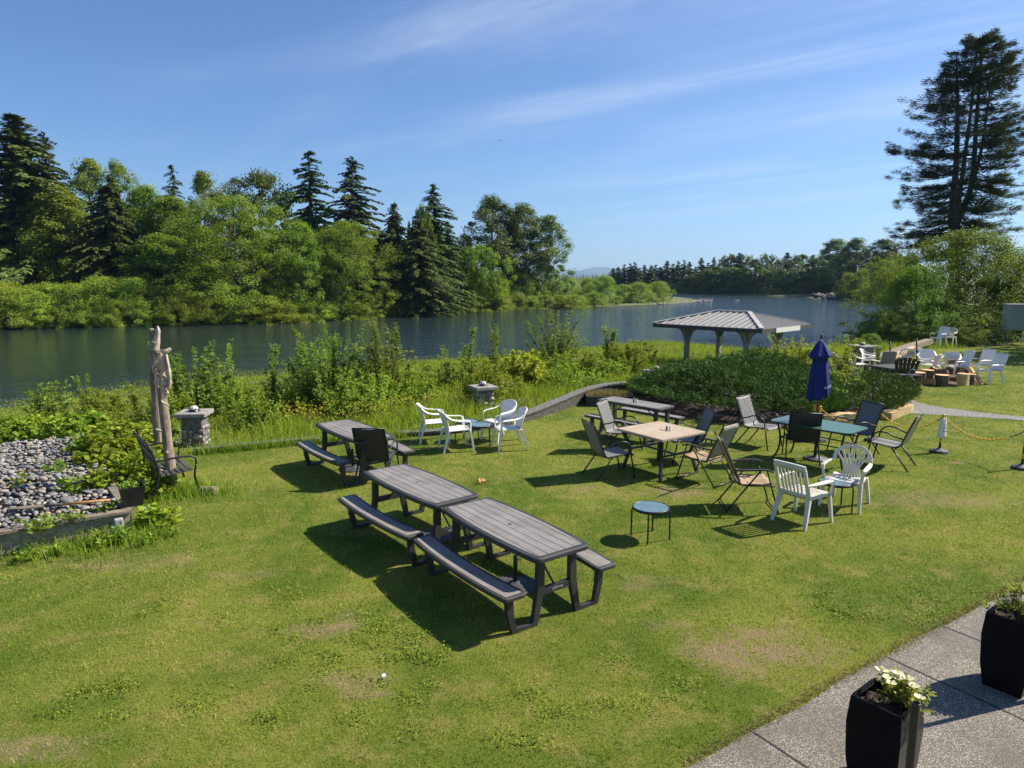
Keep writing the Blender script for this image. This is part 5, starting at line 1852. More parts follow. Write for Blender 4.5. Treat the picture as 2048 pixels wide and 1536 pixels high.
segs = [[(322, 702), (331, 703), (342, 697)], [(318, 705), (312, 725), (307, 742)], [(331, 705), (337, 735), (340, 765), (336, 778)], [(326, 712), (318, 735), (311, 745), (305, 738)],
        [(312, 722), (308, 735), (314, 748)], [(328, 722), (326, 740), (318, 752)], [(318, 752), (312, 763), (318, 775)], [(327, 750), (333, 768), (322, 778)], [(318, 765), (326, 777), (332, 790)],
        [(322, 780), (333, 784), (330, 796)], [(321, 798), (326, 805), (339, 811)], [(323, 716), (333, 722), (331, 742)], [(309, 730), (320, 728), (329, 716)], [(330, 762), (322, 768), (316, 758)]]
for i, sg_ in enumerate(segs):
    pts = [zz2(px, py, -0.08 - 0.05 * rr.random()) for px, py in sg_]
    r_ = rr.uniform(0.022, 0.036) * (0.6 if i == 10 else 1)
    sp = smooth_path(pts, 4)
    cv.tube(sp, [r_ * rr.uniform(.8, 1.15) * (0.55 + 0.6 * math.sin(math.pi * (q + .6) / (len(sp) + .4))) for q in range(len(sp))], 5, sm=False)
cv.build('carving', M['driftwood_pale'], t)
b2 = at(318, 925)
zz3 = lambda px, py: far(px, py, b2.y)
t = thing('driftwood_pole', 'taller pale driftwood trunk with broken top behind the carved pole', 'driftwood pole', (0, 0, 0), 0, 'driftwood poles by the bench')
knotty([(b2.x, b2.y, -0.1), zz3(316, 890), zz3(312, 820), zz3(309, 740), zz3(307, 700), zz3(309, 682)], (0.066, 0.078), 5).build('trunk', M['driftwood'], t)
knotty([zz3(309, 700), zz3(313, 680), zz3(316, 662), zz3(315, 652)], (0.085, 0.014), 6).build('broken_top', M['driftwood_pale'], t)
knotty([zz3(305, 700), zz3(303, 678), zz3(303, 657)], (0.052, 0.040), 9, rough=.12).build('stub', M['driftwood'], t)
o = MB()
ld = at(415, 988)
o = knotty([(ld.x - .22, ld.y + .03, .03), (ld.x, ld.y, .05), (ld.x + .14, ld.y - .02, .05)], (0.07, 0.085), 12)
tag(o.build('driftwood_log', M['driftwood']), 'short weathered log lying in the grass before the bench', 'log')

# ------------------------------------------------------------------ raised bed of river stones
A_ = at(-420, 1185)
B_ = at(262, 1061)
fd = (B_ - A_).normalized()
bn = Vector((-fd.y, fd.x, 0))
C_ = B_ + bn * 2.6 - fd * 0.2
ZB = 0.285
t = thing('raised_bed', 'long low raised bed of weathered boards filled with river stones', 'raised bed', (0, 0, 0))
MB().bar(A_ + Vector((0, 0, ZB / 2 - .02)), B_ + Vector((0, 0, ZB / 2 - .02)), 0.045, ZB).build('front_board', M['lit_bed_board'], t)
MB().bar(A_ + Vector((0, 0, ZB)) - bn * .012, B_ + Vector((0, 0, ZB)) + fd * .03 - bn * .012, 0.14, 0.035).build('cap_board', M['grey_timber'], t)
MB().bar(B_ + bn * .03 + Vector((0, 0, ZB / 2 - .02)), C_ + Vector((0, 0, ZB / 2 - .02)), 0.045, ZB).build('end_board', M['grey_timber'], t)
MB().bar(B_ + bn * .06 + Vector((0, 0, ZB)), C_ + Vector((0, 0, ZB)), 0.13, 0.034).build('cap_board', M['grey_timber'], t)
for q0, q1 in (((205, 908), (245, 897)), ((208, 874), (228, 872))):
    a, b = at(*q0, .3), at(*q1, .3)
    MB().bar(a, b, 0.22, 0.05).build('back_board', M['grey_timber'], t)
D_ = A_ + bn * 5.9
fb = MB()
E_ = B_ + bn * 4.6
fb.add([A_ + Vector((0, 0, .18)), B_ + Vector((0, 0, .18)), E_ + Vector((0, 0, .16)), D_ + Vector((0, 0, .16))], [(0, 1, 2, 3)])
fb.build('fill', M['soil'], t)

rng = np.random.default_rng(11)
smesh = []
for i in range(10):
    mb = MB().lathe([(0, -.5), (.30, -.44), (.48, -.18), (.5, .05), (.38, .36), (.18, .47), (0, .5)], 10)
    ph = rng.uniform(0, 6, 4)
    mb.v = [(x * (1 + .14 * math.sin(3 * z + ph[0])) * 1.15, y * (1 + .12 * math.sin(2.5 * x * 2 + ph[1])), z * (.62 + .1 * math.sin(4 * x + ph[2]))) for x, y, z in mb.v]
    c = [tuple(.62 * q_ for q_ in e_) for e_ in ((.40, .38, .35), (.22, .22, .22), (.48, .40, .32), (.32, .29, .26), (.13, .14, .145), (.52, .49, .44), (.30, .31, .32), (.42, .33, .24), (.24, .25, .23), (.36, .35, .33))][i]
    smesh.append(mb.mesh('river_stone', mat('river_stone', c, 0.7, .22, 6, bump=.15)))
stones = []
pxy = lambda p: 1024 + F * p[0] / (p[1] * math.cos(PITCH) + (CAMH - p[2]) * math.sin(PITCH))
cell = {}
for i in range(13000):
    u, v = rng.uniform(0, 1), rng.uniform(0, 1)
    L_ = (B_ - A_).length
    p = A_ + fd * (u * L_) + bn * (0.12 + v * 5.4)
    if p.x < -9.5 or pxy((p.x, p.y, .2)) < -60 or (v > .45 and pxy((p.x, p.y, .2)) > 150 + rng.uniform(-50, 50)):
        continue
    z = 0.17 + 0.07 * min(1, v * 3) + rng.uniform(0, .07)
    s_ = float(np.clip(rng.lognormal(-2.76, .40), .04, .18))
    ci, cj = int(p.x / .15), int(p.y / .15)
    if any((p.x - q[0]) ** 2 + (p.y - q[1]) ** 2 < ((s_ + q[3]) * .36) ** 2 for a_ in (-1, 0, 1) for b_ in (-1, 0, 1) for q in cell.get((ci + a_, cj + b_), ())):
        continue
    cell.setdefault((ci, cj), []).append((p.x, p.y, z, s_))
    stones.append((p.x, p.y, z, s_))
pxy_unused = lambda p: 1024 + F * p[0] / (p[1] * math.cos(PITCH) + (CAMH - p[2]) * math.sin(PITCH))
stones = [s_ for s_ in stones if pxy(s_) > -60]
stones.sort(key=lambda s_: -s_[3] / s_[1] * (1 if pxy(s_) > -5 else .01))
for i, (x, y, z, s_) in enumerate(stones[:290]):
    o = link('river_stone', smesh[i % 10])
    o.location, o.scale = (x, y, z), (s_, s_ * rng.uniform(.7, 1), s_ * rng.uniform(.75, 1.05))
    o.rotation_euler = (rng.uniform(-.4, .4), rng.uniform(-.4, .4), rng.uniform(0, 6.28))
    tag(o, 'rounded river stone lying in the raised bed', 'stone', 'rounded river stones in the raised bed')
rest = MB()
mats_ = [me.materials[0] for me in smesh]
for i, (x, y, z, s_) in enumerate(stones[290:]):
    me = smesh[i % 10]
    R = Matrix.Rotation(rng.uniform(0, 6.28), 3, 'Z') @ Matrix.Rotation(rng.uniform(-.4, .4), 3, 'X')
    rest.add([Vector((x, y, z)) + R @ (v.co * s_) for v in me.vertices], [tuple(p.vertices) for p in me.polygons], i % 10, True)
if rest.v:
    tag(rest.build('river_gravel', mats_), 'smaller river stones between the large ones in the bed', 'gravel', kind='stuff')

# pot on the bed corner, grey boxes, wooden shovel
pc = at(262, 1012, ZB + .02)
t = thing('plant_pot', 'black square tapered pot on the corner of the raised bed', 'pot', (pc.x - .02, pc.y + .08, ZB + .018), math.atan2(fd.y, fd.x))
mb = MB()
r0_, r1_, hh = .115, .155, .27
o_ = []
for z, r in ((0, r0_), (hh, r1_), (hh, r1_ - .018), (.2, r1_ - .026)):
    o_.append([(-r, -r, z), (r, -r, z), (r, r, z), (-r, r, z)])
for i in range(3):
    mb.add(o_[i] + o_[i + 1], [(k_, (k_ + 1) % 4, 4 + (k_ + 1) % 4, 4 + k_) for k_ in range(4)])
mb.add(o_[0], [(3, 2, 1, 0)])
mb.build('pot', M['dark_pot'], t)
MB().add([(-.13, -.13, .215), (.13, -.13, .215), (.13, .13, .215), (-.13, .13, .215)], [(0, 1, 2, 3)]).build('soil', M['soil'], t)
Lv = Leaves()
n = 130
C = np.stack([rng.uniform(-.15, .08, n), rng.uniform(-.1, .12, n), rng.uniform(.22, .30, n)], 1)
Lv.add(C, np.stack([rng.normal(-.2, .6, n), rng.normal(0, .6, n), rng.uniform(.1, .9, n)], 1), rdir(rng, n), rng.uniform(.03, .06, n), rng.uniform(.02, .035, n), rng.random(n))
leaf_obj('plant', Lv, LEAF['weed'], t)


def service_box(label, px, py, dpx, dpy, out_):
    c = at(px, py, .17)
    t = thing('service_box', label, 'service box', c - Vector((0, 0, .075)) - bn * out_, math.atan2(fd.y, fd.x), 'small grey service boxes on the raised bed')
    MB().box((0, 0, .075), (.10, .06, .15), None, 0, .006).build('case', M['grey_metal'], t)
    MB().box((0, -.034, .08), (.085, .010, .12), None, 0, .004).build('cover', M['grey_metal'], t)
    MB().box((.01, -.0405, .10), (.006, .004, .05), Matrix.Rotation(.4, 3, 'Y')).build('latch', M['ink'], t)


service_box('grey service box on the front board of the raised bed', 238, 1048, 0, 0, .0)
service_box('grey service box at the far corner of the raised bed, partly under leaves', 288, 1028, 0, 0, -.05)
a, b = at(20, 1018, .30), at(222, 1000, .31)
t = thing('shovel', 'wooden handled shovel lying along the stones of the raised bed', 'shovel', (0, 0, 0))
MB().tube([a.lerp(b, .50), b], .019, 8).build('handle', M['split_wood'], t)
MB().tube([b, b + (b - a).normalized() * .05], .021, 8).build('grip', M['grey_metal'], t)
MB().tube([a.lerp(b, .33), a.lerp(b, .52)], .023, 8).build('socket', M['dark_timber'], t)
MB().sweep([a, a.lerp(b, .12), a.lerp(b, .34)], [.05, .13, .10], .018).build('blade', M['grey_timber'], t)
# scraps on the lawn
p = at(767, 1359)
tag(MB().box((p.x, p.y, .03), (.035, .03, .035), Matrix.Rotation(.6, 3, 'Z') @ Matrix.Rotation(.5, 3, 'X'), 0, .004).build('litter', M['paper']), 'small white scrap of litter on the near lawn', 'litter')
p = at(963, 967)
lf = MB()
rr = random.Random(3)
for i in range(7):
    c = Vector((p.x + rr.uniform(-.06, .06), p.y + rr.uniform(-.06, .06), .02 + rr.uniform(0, .06)))
    d_ = Vector((rr.uniform(-1, 1), rr.uniform(-1, 1), rr.uniform(-.2, 1))).normalized() * .05
    s_ = d_.orthogonal() * .6
    lf.add([c - d_, c + s_, c + d_, c - s_ + Vector((0, 0, .01))], [(0, 1, 2, 3)])
tag(lf.build('dead_leaves', M['split_wood']), 'curled brown dead leaves on the lawn behind the second picnic table', 'dead leaves')


# ------------------------------------------------------------------ trees (built at height 1, scaled where they stand)
def decid(seed, w, base, prof, nclump, per, leaf, clump, flat=.75, up=.2, limbs=26, trunk_r=.018):
    """broadleaf: limbs reach into leaf clumps spread through the crown"""
    rng = np.random.default_rng(seed)
    tb = MB()
    wob = [(0, 0, -.03)] + [(rng.normal(0, .012), rng.normal(0, .012), z) for z in (.2, .4, .6, .8)] + [(0, 0, .93)]
    tp = smooth_path(wob, 4)
    tb.tube(tp, [trunk_r * (1 - .85 * i / (len(tp) - 1)) for i in range(len(tp))], 7)
    Lv = Leaves()
    cs = []
    for i in range(nclump):
        t = base + (1 - base) * ((i + rng.random()) / nclump) ** .92
        R = prof((t - base) / (1 - base)) * w / 2
        r = R * math.sqrt(rng.uniform(.12, 1.0)) * rng.uniform(.82, 1.12)
        a = rng.uniform(0, 2 * math.pi)
        r *= 1 + .20 * math.sin(2 * a + seed) + .16 * math.sin(4 * a + 7 * t + seed * 2) + (rng.uniform(0, .35) if rng.random() < .08 else 0)
        cs.append((r * math.cos(a), r * math.sin(a), t - .02, R))
    for i, c in enumerate(cs):
        cr = clump * rng.uniform(.45, 1.5)
        n = int(per * rng.uniform(.6, 1.4))
        q = rdir(rng, n) * (rng.random((n, 1)) ** .45) * cr * [1, 1, flat]
        P = np.array(c[:3]) + q
        outw = unit(q + [c[0] * .35, c[1] * .35, cr * up])
        D = unit(outw * .6 + rdir(rng, n) * .9 + [0, 0, -.25])
        Nn = unit(outw + rdir(rng, n) * .7 + [0, 0, .5])
        Lv.add(P, D, Nn, leaf * rng.uniform(.7, 1.35, n), leaf * rng.uniform(.55, .85, n), np.clip(rng.normal(.5, .16) + rng.normal(0, .22, n), 0, 1))
        if i % max(1, nclump // limbs) == 0:
            z0 = max(.08, c[2] - .10 - .5 * math.hypot(c[0], c[1]))
            m_ = ((c[0]) * .45, (c[1]) * .45, z0 + (c[2] - z0) * .55)
            tb.tube(smooth_path([(0, 0, z0), m_, c[:3]], 3), [trunk_r * .45 * (1 - .8 * k_ / 6) * (1.1 - z0) for k_ in range(7)], 5, caps=False)
    return tb, Lv


def conifer(seed, w, levels, nb, droop, leafl, leafw, base=.05, gap=.0, power=.85, hang=.5, lift=.15, top=1.0, irregular=.2):
    rng = np.random.default_rng(seed)
    tb = MB()
    tb.tube([(0, 0, -.04), (0.004, 0, .35), (-.004, .003, .7), (0, 0, .985)], [.018, .013, .007, .0015], 7)
    Lv = Leaves()
    n = 26
    zt_ = rng.uniform(.93, .99, n)
    Lv.add(np.stack([rng.normal(0, .002, n), rng.normal(0, .002, n), zt_], 1), np.stack([rng.normal(0, .35, n), rng.normal(0, .35, n), np.ones(n)], 1), rdir(rng, n), leafl * .7, leafw, rng.random(n))
    for li in range(levels):
        t = base + (1 - base) * ((li + rng.uniform(-.2, .2)) / levels) if li else base
        R0 = w / 2 * (1 - t) ** power * (1 - .25 * max(0, .25 - t) / .25) + .008
        tlev = t
        for b in range(nb if t < .9 else max(4, nb - 3)):
            t = tlev
            if rng.random() < gap:
                continue
            a = rng.uniform(0, 2 * math.pi)
            tj = t
            t = min(.985, max(base, t + rng.normal(0, .8) / levels))
            R0 = w / 2 * (1 - t) ** power * (1 - .25 * max(0, .25 - t) / .25) * (1 + .22 * math.sin(2 * a + seed) + .18 * math.sin(9 * t + a * 3 + seed)) + .008
            R = R0 * rng.uniform(1 - irregular * 1.6, 1 + irregular)
            m_ = max(3, int(R / (leafl * .32)))
            tip = .40 + .60 * (1 - t) ** .5
            s = (np.arange(m_) + rng.uniform(.2, .8, m_)) / m_
            ca, sa = math.cos(a), math.sin(a)
            zc = t + lift * R * s - droop * R * s ** 2
            if rng.random() < .35:
                tb.tube([(0, 0, t), (ca * R * .5, sa * R * .5, t + lift * R * .5 - droop * R * .25), (ca * R * .95, sa * R * .95, t + lift * R - droop * R * .9)], [.003, .002, .001], 4, caps=False)
            base_t = np.clip(rng.normal(.45, .14), 0, 1)
            for side in (-1, 0, 1):
                for rep in range(3):
                    n = m_
                    P = np.stack([ca * R * s, sa * R * s, zc], 1) + rng.normal(0, leafl * .10, (n, 3))
                    D = np.stack([np.full(n, ca), np.full(n, sa), lift - 2 * droop * s], 1) * (.8 if side else 1)
                    D = D + side * np.array([-sa, ca, 0]) * rng.uniform(.5, 1.1, (n, 1)) + np.array([0, 0, -hang]) * rng.uniform(.2, 1.3, (n, 1)) * (1 if rep else .45) + np.array([0, 0, max(0., t - .75) * 3.0])
                    Nn = np.tile([0, 0, 1.0], (n, 1)) + rdir(rng, n) * .6
                    Lv.add(P, D, Nn, tip * leafl * rng.uniform(.6, 1.2, n) * (.5 + .5 * (1 - .4 * s)), leafw * rng.uniform(.7, 1.3, n), np.clip(base_t + rng.normal(0, .2, n) + .15 * s, 0, 1))
    return tb, Lv


dome = lambda u: math.sqrt(max(0, 1 - (2 * min(max(u, 0), 1) ** .8 - .85) ** 2 / 1.35)) if u < 1 else .1
cone_dome = lambda u: max(.12, (1 - u) ** .55 * min(1, .55 + 2.2 * u))
tall = lambda u: max(.15, (1 - u ** 2.4) ** .6 * min(1, .45 + 1.6 * u))
ball = lambda u: math.sqrt(max(.02, 1 - (2 * u - 1) ** 2))
hump = lambda u: math.sqrt(max(.03, 1 - (u * .98) ** 2))
PROTO = {}
WIDTH = {}


def proto(kind, tb, Lv, leafm, trunkm, bend=.15):
    PROTO.setdefault(kind, []).append((tb.mesh('trunk_' + kind, trunkm), Lv.mesh('crown_' + kind, leafm, bend)))


for sd in (1, 2, 3):
    proto('alder', *decid(sd, .52, .16, cone_dome, 200, 150, .0120, .046, .95, .3), LEAF['alder'], M['pale_trunk'])
for sd in (4, 5):
    proto('wide_alder', *decid(sd, .82, .06, dome, 280, 150, .0110, .050, .9, .35), LEAF['alder'], M['trunk'])
for sd in (6, 7):
    proto('thin_alder', *decid(sd, .42, .22, tall, 130, 100, .0125, .042, .9, .2, 40), LEAF['alder'], M['pale_trunk'])
proto('maple', *decid(8, .95, .08, ball, 250, 120, .020, .056, .9, .4), LEAF['maple'], M['trunk'])
proto('dark_maple', *decid(9, .62, .30, ball, 140, 130, .016, .052, .7, .4), LEAF['dark_maple'], M['trunk'])
for sd in (10, 11, 12):
    proto('cottonwood', *decid(sd, .46, .14, tall, 180, 120, .0125, .044, .8, .1, 44, .014), LEAF['cottonwood'], M['pale_trunk'])
for sd in (13, 14):
    proto('willow_bush', *decid(sd, 1.5, .03, hump, 190, 150, .024, .11, .95, .5, 20, .02), LEAF['willow'], M['stem'], .1)
for sd in (15, 16, 17):
    proto('bank_bush', *decid(sd, 1.5, .02, hump, 170, 150, .029, .125, .9, .6, 18, .02), LEAF['bank_bush'], M['stem'])
for sd in (18, 19):
    proto('spruce', *conifer(sd, .40, 48, 11, .55, .026, .0080, .04, .05, .82, .75, .12, irregular=.30), LEAF['spruce'], M['trunk'])
for sd in (20, 21, 22):
    proto('dark_spruce', *conifer(sd, .38, 38, 9, .42, .028, .0078, .05, .13, .75, .6, .22, irregular=.36), LEAF['dark_spruce'], M['trunk'])
for sd in (23, 24):
    proto('far_conifer', *conifer(sd, .30, 26, 7, .30, .045, .016, .03, .06, .75, .5, .1), LEAF['dark_spruce'], M['trunk'])
proto('far_broadleaf', *decid(25, .50, .05, tall, 60, 46, .038, .075, .8, .3, 8), LEAF['cottonwood'], M['trunk'])
proto('far_broadleaf', *decid(26, .60, .04, dome, 60, 46, .038, .080, .8, .3, 8), LEAF['cottonwood'], M['trunk'])
rrt = random.Random(77)


def tree(kind, px, ytop, wpx, D, label, group=None, cat='tree', name=None, v=None, sink=.15):
    """stands at distance D under pixel column px; its top and width fitted to the photograph"""
    b = far(px, ytop * .6 + 600 * .4, D)
    z0 = gz(b.x, b.y) - sink
    H = far(px, ytop, D).z - z0
    lst = PROTO[kind]
    tm, cm = lst[(v if v is not None else rrt.randrange(len(lst))) % len(lst)]
    ww = WIDTH.setdefault(cm.name, float(np.percentile([abs(q.co.x) for q in list(cm.vertices)[::11]], 94)) * 2)
    s = (wpx * D / F) / ww
    t = thing(name or {'alder': 'alder_tree', 'wide_alder': 'alder_tree', 'thin_alder': 'alder_tree', 'maple': 'maple_tree', 'dark_maple': 'maple_tree', 'cottonwood': 'cottonwood_tree',
                       'spruce': 'spruce_tree', 'dark_spruce': 'spruce_tree', 'far_conifer': 'conifer_tree', 'far_broadleaf': 'broadleaf_tree', 'willow_bush': 'willow_bush', 'bank_bush': 'bank_bush'}[kind],
              label, cat, (b.x, b.y, z0), rrt.uniform(0, 6.28), group, (s, s, H))
    link('stem' if 'bush' in kind else 'trunk', tm, t)
    link('foliage' if 'bush' in kind else 'crown', cm, t)
    return t


WOOD = [('spruce', 40, 226, 205, 86, 'tallest shaggy olive spruce at the left end of the far wood', 0), ('dark_spruce', 100, 264, 120, 90, 'blunt topped spruce just right of the tallest shaggy spruce', 1),
        ('thin_alder', 186, 316, 95, 92, 'pale airy alder between shaggy spruce and half bare alder', 0), ('alder', 120, 372, 150, 84, 'round green alder in front of the blunt topped spruce', 0),
        ('thin_alder', 243, 322, 75, 90, 'thin alder with half bare twiggy top in the far wood', 1), ('spruce', 226, 352, 115, 83, 'dark narrow ivy clad tree in front of the half bare alder', 1),
        ('alder', 292, 372, 120, 88, 'mid green alder with flat top left of the small pointed spruce', 1), ('dark_spruce', 351, 328, 70, 94, 'small pointed spruce top poking out among alders', 0),
        ('alder', 350, 396, 130, 86, 'green alder just below the small pointed spruce', 2), ('thin_alder', 412, 342, 80, 92, 'pale airy alder right of the small pointed spruce', 0),
        ('dark_maple', 523, 346, 135, 98, 'dark round maple crown towering over the broad bright alder', 0), ('wide_alder', 470, 392, 215, 82, 'broadest bright alder of the far wood, domed over the water', 0),
        ('alder', 330, 470, 150, 82, 'low dark green alder at the waterside left of the broad alder', 0), ('dark_spruce', 622, 299, 130, 98, 'ragged spruce with open branches, left of a twin pair', 0),
        ('dark_spruce', 708, 313, 140, 96, 'dense dark spruce, right of the twin pair', 1), ('alder', 604, 446, 100, 84, 'narrow green alder in front of the ragged spruce', 1),
        ('maple', 648, 486, 85, 86, 'small bright maple crown between two green alders', 0), ('wide_alder', 690, 444, 150, 88, 'rounded alder in front of the dense dark spruce', 1),
        ('spruce', 790, 405, 75, 98, 'slender spruce with thin brown top right of the dense spruce', 0), ('spruce', 836, 440, 115, 94, 'dark olive spruce beneath a bright maple top', 1),
        ('maple', 846, 414, 55, 99, 'bright maple top leaning on the spike topped spruce', 0), ('dark_spruce', 868, 367, 105, 101, 'spike topped spruce nearest to the gap before the cottonwoods', 2),
        ('dark_spruce', 897, 442, 55, 103, 'slim dark spruce at the right foot of the spike topped spruce', 0), ('thin_alder', 930, 468, 60, 116, 'sparse low tree left of the cottonwood trio', 1),
        ('cottonwood', 985, 393, 92, 116, 'tallest cottonwood, left of the trio', 0), ('cottonwood', 1048, 408, 86, 118, 'middle cottonwood of the trio', 1), ('cottonwood', 1096, 430, 74, 120, 'outermost cottonwood of the trio, next to open sky', 2),
        ('maple', 955, 492, 118, 107, 'vivid green round maple in front of the tallest cottonwood', 0), ('alder', 20, 420, 150, 88, 'green alder half cut by the left picture edge', 1),
        ('cottonwood', 1020, 440, 66, 122, 'dim cottonwood behind the gap of the trio', 1)]
for kd, px, yt, wp_, D, lab, v in WOOD:
    tree(kd, px, yt, wp_, D, lab, 'trees of the far wood', 'tree', None, v)
for i, px in enumerate(range(-70, 930, 42)):
    tree(rrt.choice(['alder', 'alder', 'spruce', 'dark_spruce']), px + rrt.uniform(-12, 12), rrt.uniform(440, 490), rrt.uniform(85, 120), 103 + rrt.uniform(-3, 6) + px * .008,
         'dim background tree filling the gaps deep in the far wood', 'background trees deep in the far wood')
sn = far(931, 560, 112)
t = thing('dead_snag', 'bare grey dead snag between the slim spruce and the cottonwoods', 'dead tree', (sn.x, sn.y, gz(sn.x, sn.y)))
hs_ = far(931, 458, 112).z - gz(sn.x, sn.y)
sb = MB().tube([(0, 0, 0), (.1, 0, hs_ * .5), (-.1, 0, hs_)], [.2, .13, .04], 6)
for i in range(9):
    z = hs_ * (.5 + .05 * i)
    a = i * 2.4
    sb.tube([(0, 0, z), (math.cos(a) * 1.3, math.sin(a), z + .6), (math.cos(a) * 2, math.sin(a) * 1.5, z + 1.4)], [.05, .035, .015], 4)
sb.build('trunk', M['pale_trunk'], t)

shore_px = [(-120, 662), (0, 658), (330, 650), (480, 646), (640, 640), (800, 631), (1000, 620.5), (1130, 617), (1250, 612), (1385, 606)]


def shore_D(px):
    for (a, b), (c, d) in zip(shore_px, shore_px[1:]):
        if a <= px <= c:
            return at(px, b + (d - b) * (px - a) / (c - a), WATER).y
    return 70


i = 0
px = -60
while px < 800:
    tp_ = 566 + 12 * math.sin(px * .021) + 8 * math.sin(px * .053 + 1) + (18 if px > 400 else 0)
    tree('bank_bush', px, tp_ + rrt.uniform(-6, 12), rrt.uniform(88, 130), shore_D(px) + rrt.uniform(1.5, 3.0),
         'light green rounded bush overhanging the far waterline below the wood', 'light green bushes along the far waterline', 'bush')
    tree('bank_bush', px + 25, 600 + rrt.uniform(-6, 14), rrt.uniform(60, 90), shore_D(px) + rrt.uniform(.6, 1.2),
         'light green rounded bush overhanging the far waterline below the wood', 'light green bushes along the far waterline', 'bush')
    px += rrt.uniform(44, 62)
px = 780
while px < 1335:
    f = (px - 780) / 555
    off = 6 if px > 1080 else 2.2
    tree('willow_bush', px, 548 + 16 * f + rrt.uniform(-8, 10), rrt.uniform(62, 100) * (1 - .25 * f), shore_D(px) + off + rrt.uniform(1, 5),
         'grey green willow bush on the low bar reaching into the river', 'willow bushes on the river bar', 'bush')
    if px < 1180:
        tree('bank_bush' if rrt.random() < .4 else 'willow_bush', px + 15, 582 + 6 * f + rrt.uniform(-5, 8), rrt.uniform(46, 72), shore_D(px) + 1.3,
             'low bush right at the waterline below the vivid maple and cottonwoods', 'low bushes at the waterline of the river bar', 'bush')
    px += rrt.uniform(26, 40)

# drift and roots at the far waterline
for px, lab in ((560, 'tangled drift branches at the far waterline below the broad alder'), (830, 'grey drift branches on the far shore below the willows'), (985, 'pale drift log on the shore under the vivid maple'), (45, 'grey twigs hanging into the water at the far left shore')):
    D = shore_D(px) + .4
    c = far(px, 640, D)
    mb = MB()
    for k_ in range(16):
        p = Vector((c.x + rrt.uniform(-2.4, 2.4), D + rrt.uniform(-.3, .8), WATER + rrt.uniform(0, .35)))
        d_ = Vector((rrt.uniform(-1, 1), rrt.uniform(-.5, .5), rrt.uniform(-.1, .45))).normalized() * rrt.uniform(.5, 1.5)
        mb.tube([p - d_, p + Vector((0, 0, .1)), p + d_], [.06, .05, .02], 5)
    tag(mb.build('driftwood_heap', M['pale_trunk']), lab, 'driftwood', 'driftwood along the far shore')
# stones of the bar and the riprap point
rb_ = [smesh[i] for i in (0, 4, 6, 8)]
st = MB()
for k_ in range(520):
    px = rrt.uniform(1215, 1425)
    py = 611.5 - 7 * (px - 1215) / 195 + rrt.uniform(-5.5, .8) - (1.0 if px > 1390 else 0)
    p = at(px, py, WATER)
    s_ = rrt.uniform(.15, .5)
    me = rrt.choice(rb_)
    st.add([Vector((p.x, p.y, WATER + .06)) + Vector(v.co) * s_ for v in me.vertices], [tuple(q.vertices) for q in me.polygons], 0, True)
tag(st.build('shore_stones', M['cobble']), 'stones along the water edge of the river bar', 'stones', kind='stuff')
rk0 = smesh[4].copy()
rk0.materials[0] = M['rock']
for k_ in range(110):
    px = rrt.uniform(1642, 1800)
    q = at(px, 598.3 + (px - 1640) * .028, WATER)
    p = q + Vector((rrt.uniform(-1, 1), rrt.uniform(0, 5), 0))
    o = link('shore_rock', rk0)
    o.location = (p.x, p.y, WATER + .1 + .22 * (p.y - q.y))
    s_ = rrt.uniform(1.0, 2.2)
    o.scale = (s_, s_ * .8, s_ * .8)
    o.rotation_euler = (rrt.uniform(-.5, .5), rrt.uniform(-.5, .5), rrt.uniform(0, 6))
    tag(o, 'dark riprap rock along the grassy point of the far right bank', 'rock', 'riprap rocks of the grassy point')
p = at(1473, 600.5, WATER)
o = link('river_rock', rk0)
o.location, o.scale = (p.x, p.y, WATER), (1.3, .8, .4)
tag(o, 'lone low rock breaking the water in midstream beyond the pavilion', 'rock')

# far right bank
px = 1226
while px < 1830:
    f = (px - 1226) / 600
    D = 232 - 50 * f
    if px < 1440:
        kd, yt = ('far_conifer', 532 - 8 * f * 3 + rrt.uniform(-10, 8))
        wd_ = rrt.uniform(17, 28)
    else:
        kd = 'far_conifer' if rrt.random() < .25 else 'far_broadleaf'
        yt = 516 - 14 * (f - .35) + rrt.uniform(-8, 6) - (4 if kd == 'far_conifer' else 0)
        wd_ = rrt.uniform(28, 44)
    tree(kd, px, yt, wd_, D + rrt.uniform(0, 10), 'dark conifer in the far row beyond the river bend' if kd == 'far_conifer' else 'dark leafy tree in the far row beyond the river bend',
         'conifers of the far row' if kd == 'far_conifer' else 'leafy trees of the far row')
    if px > 1380:
        tree('far_broadleaf', px + 8, 538 + rrt.uniform(-6, 10), rrt.uniform(30, 48), D - 4 + rrt.uniform(0, 3), 'low dark leafy tree at the foot of the far row', 'low trees at the foot of the far row')
    px += rrt.uniform(9, 13) if px < 1440 else rrt.uniform(12, 19)
for px, yt, w_, D, lab in ((1672, 478, 62, 188, 'tall rounded tree standing above the far row, left of two'), (1712, 476, 50, 186, 'tall pointed tree standing above the far row, right of two'),
                           (1765, 478, 66, 180, 'airy tall tree just left of the great fir')):
    tree('cottonwood', px, yt, w_, D, lab, None, 'tree', 'broadleaf_tree')
for px, yt, w_, D, lab, kd in ((1765, 520, 70, 150, 'light green feathery tree above the grassy point', 'wide_alder'), (1722, 541, 40, 160, 'round bright bush on the grassy point below the mast', 'bank_bush'),
                               (1695, 548, 44, 161, 'dark bush on the grassy point left of the mast', 'bank_bush'), (1740, 577, 60, 158, 'low clipped looking bush on the grassy point', 'bank_bush'),
                               (1775, 560, 60, 150, 'pale green bush on the grassy point nearest the big bush', 'bank_bush')):
    tree(kd, px, yt, w_, D, lab, None, 'tree' if kd != 'bank_bush' else 'bush')
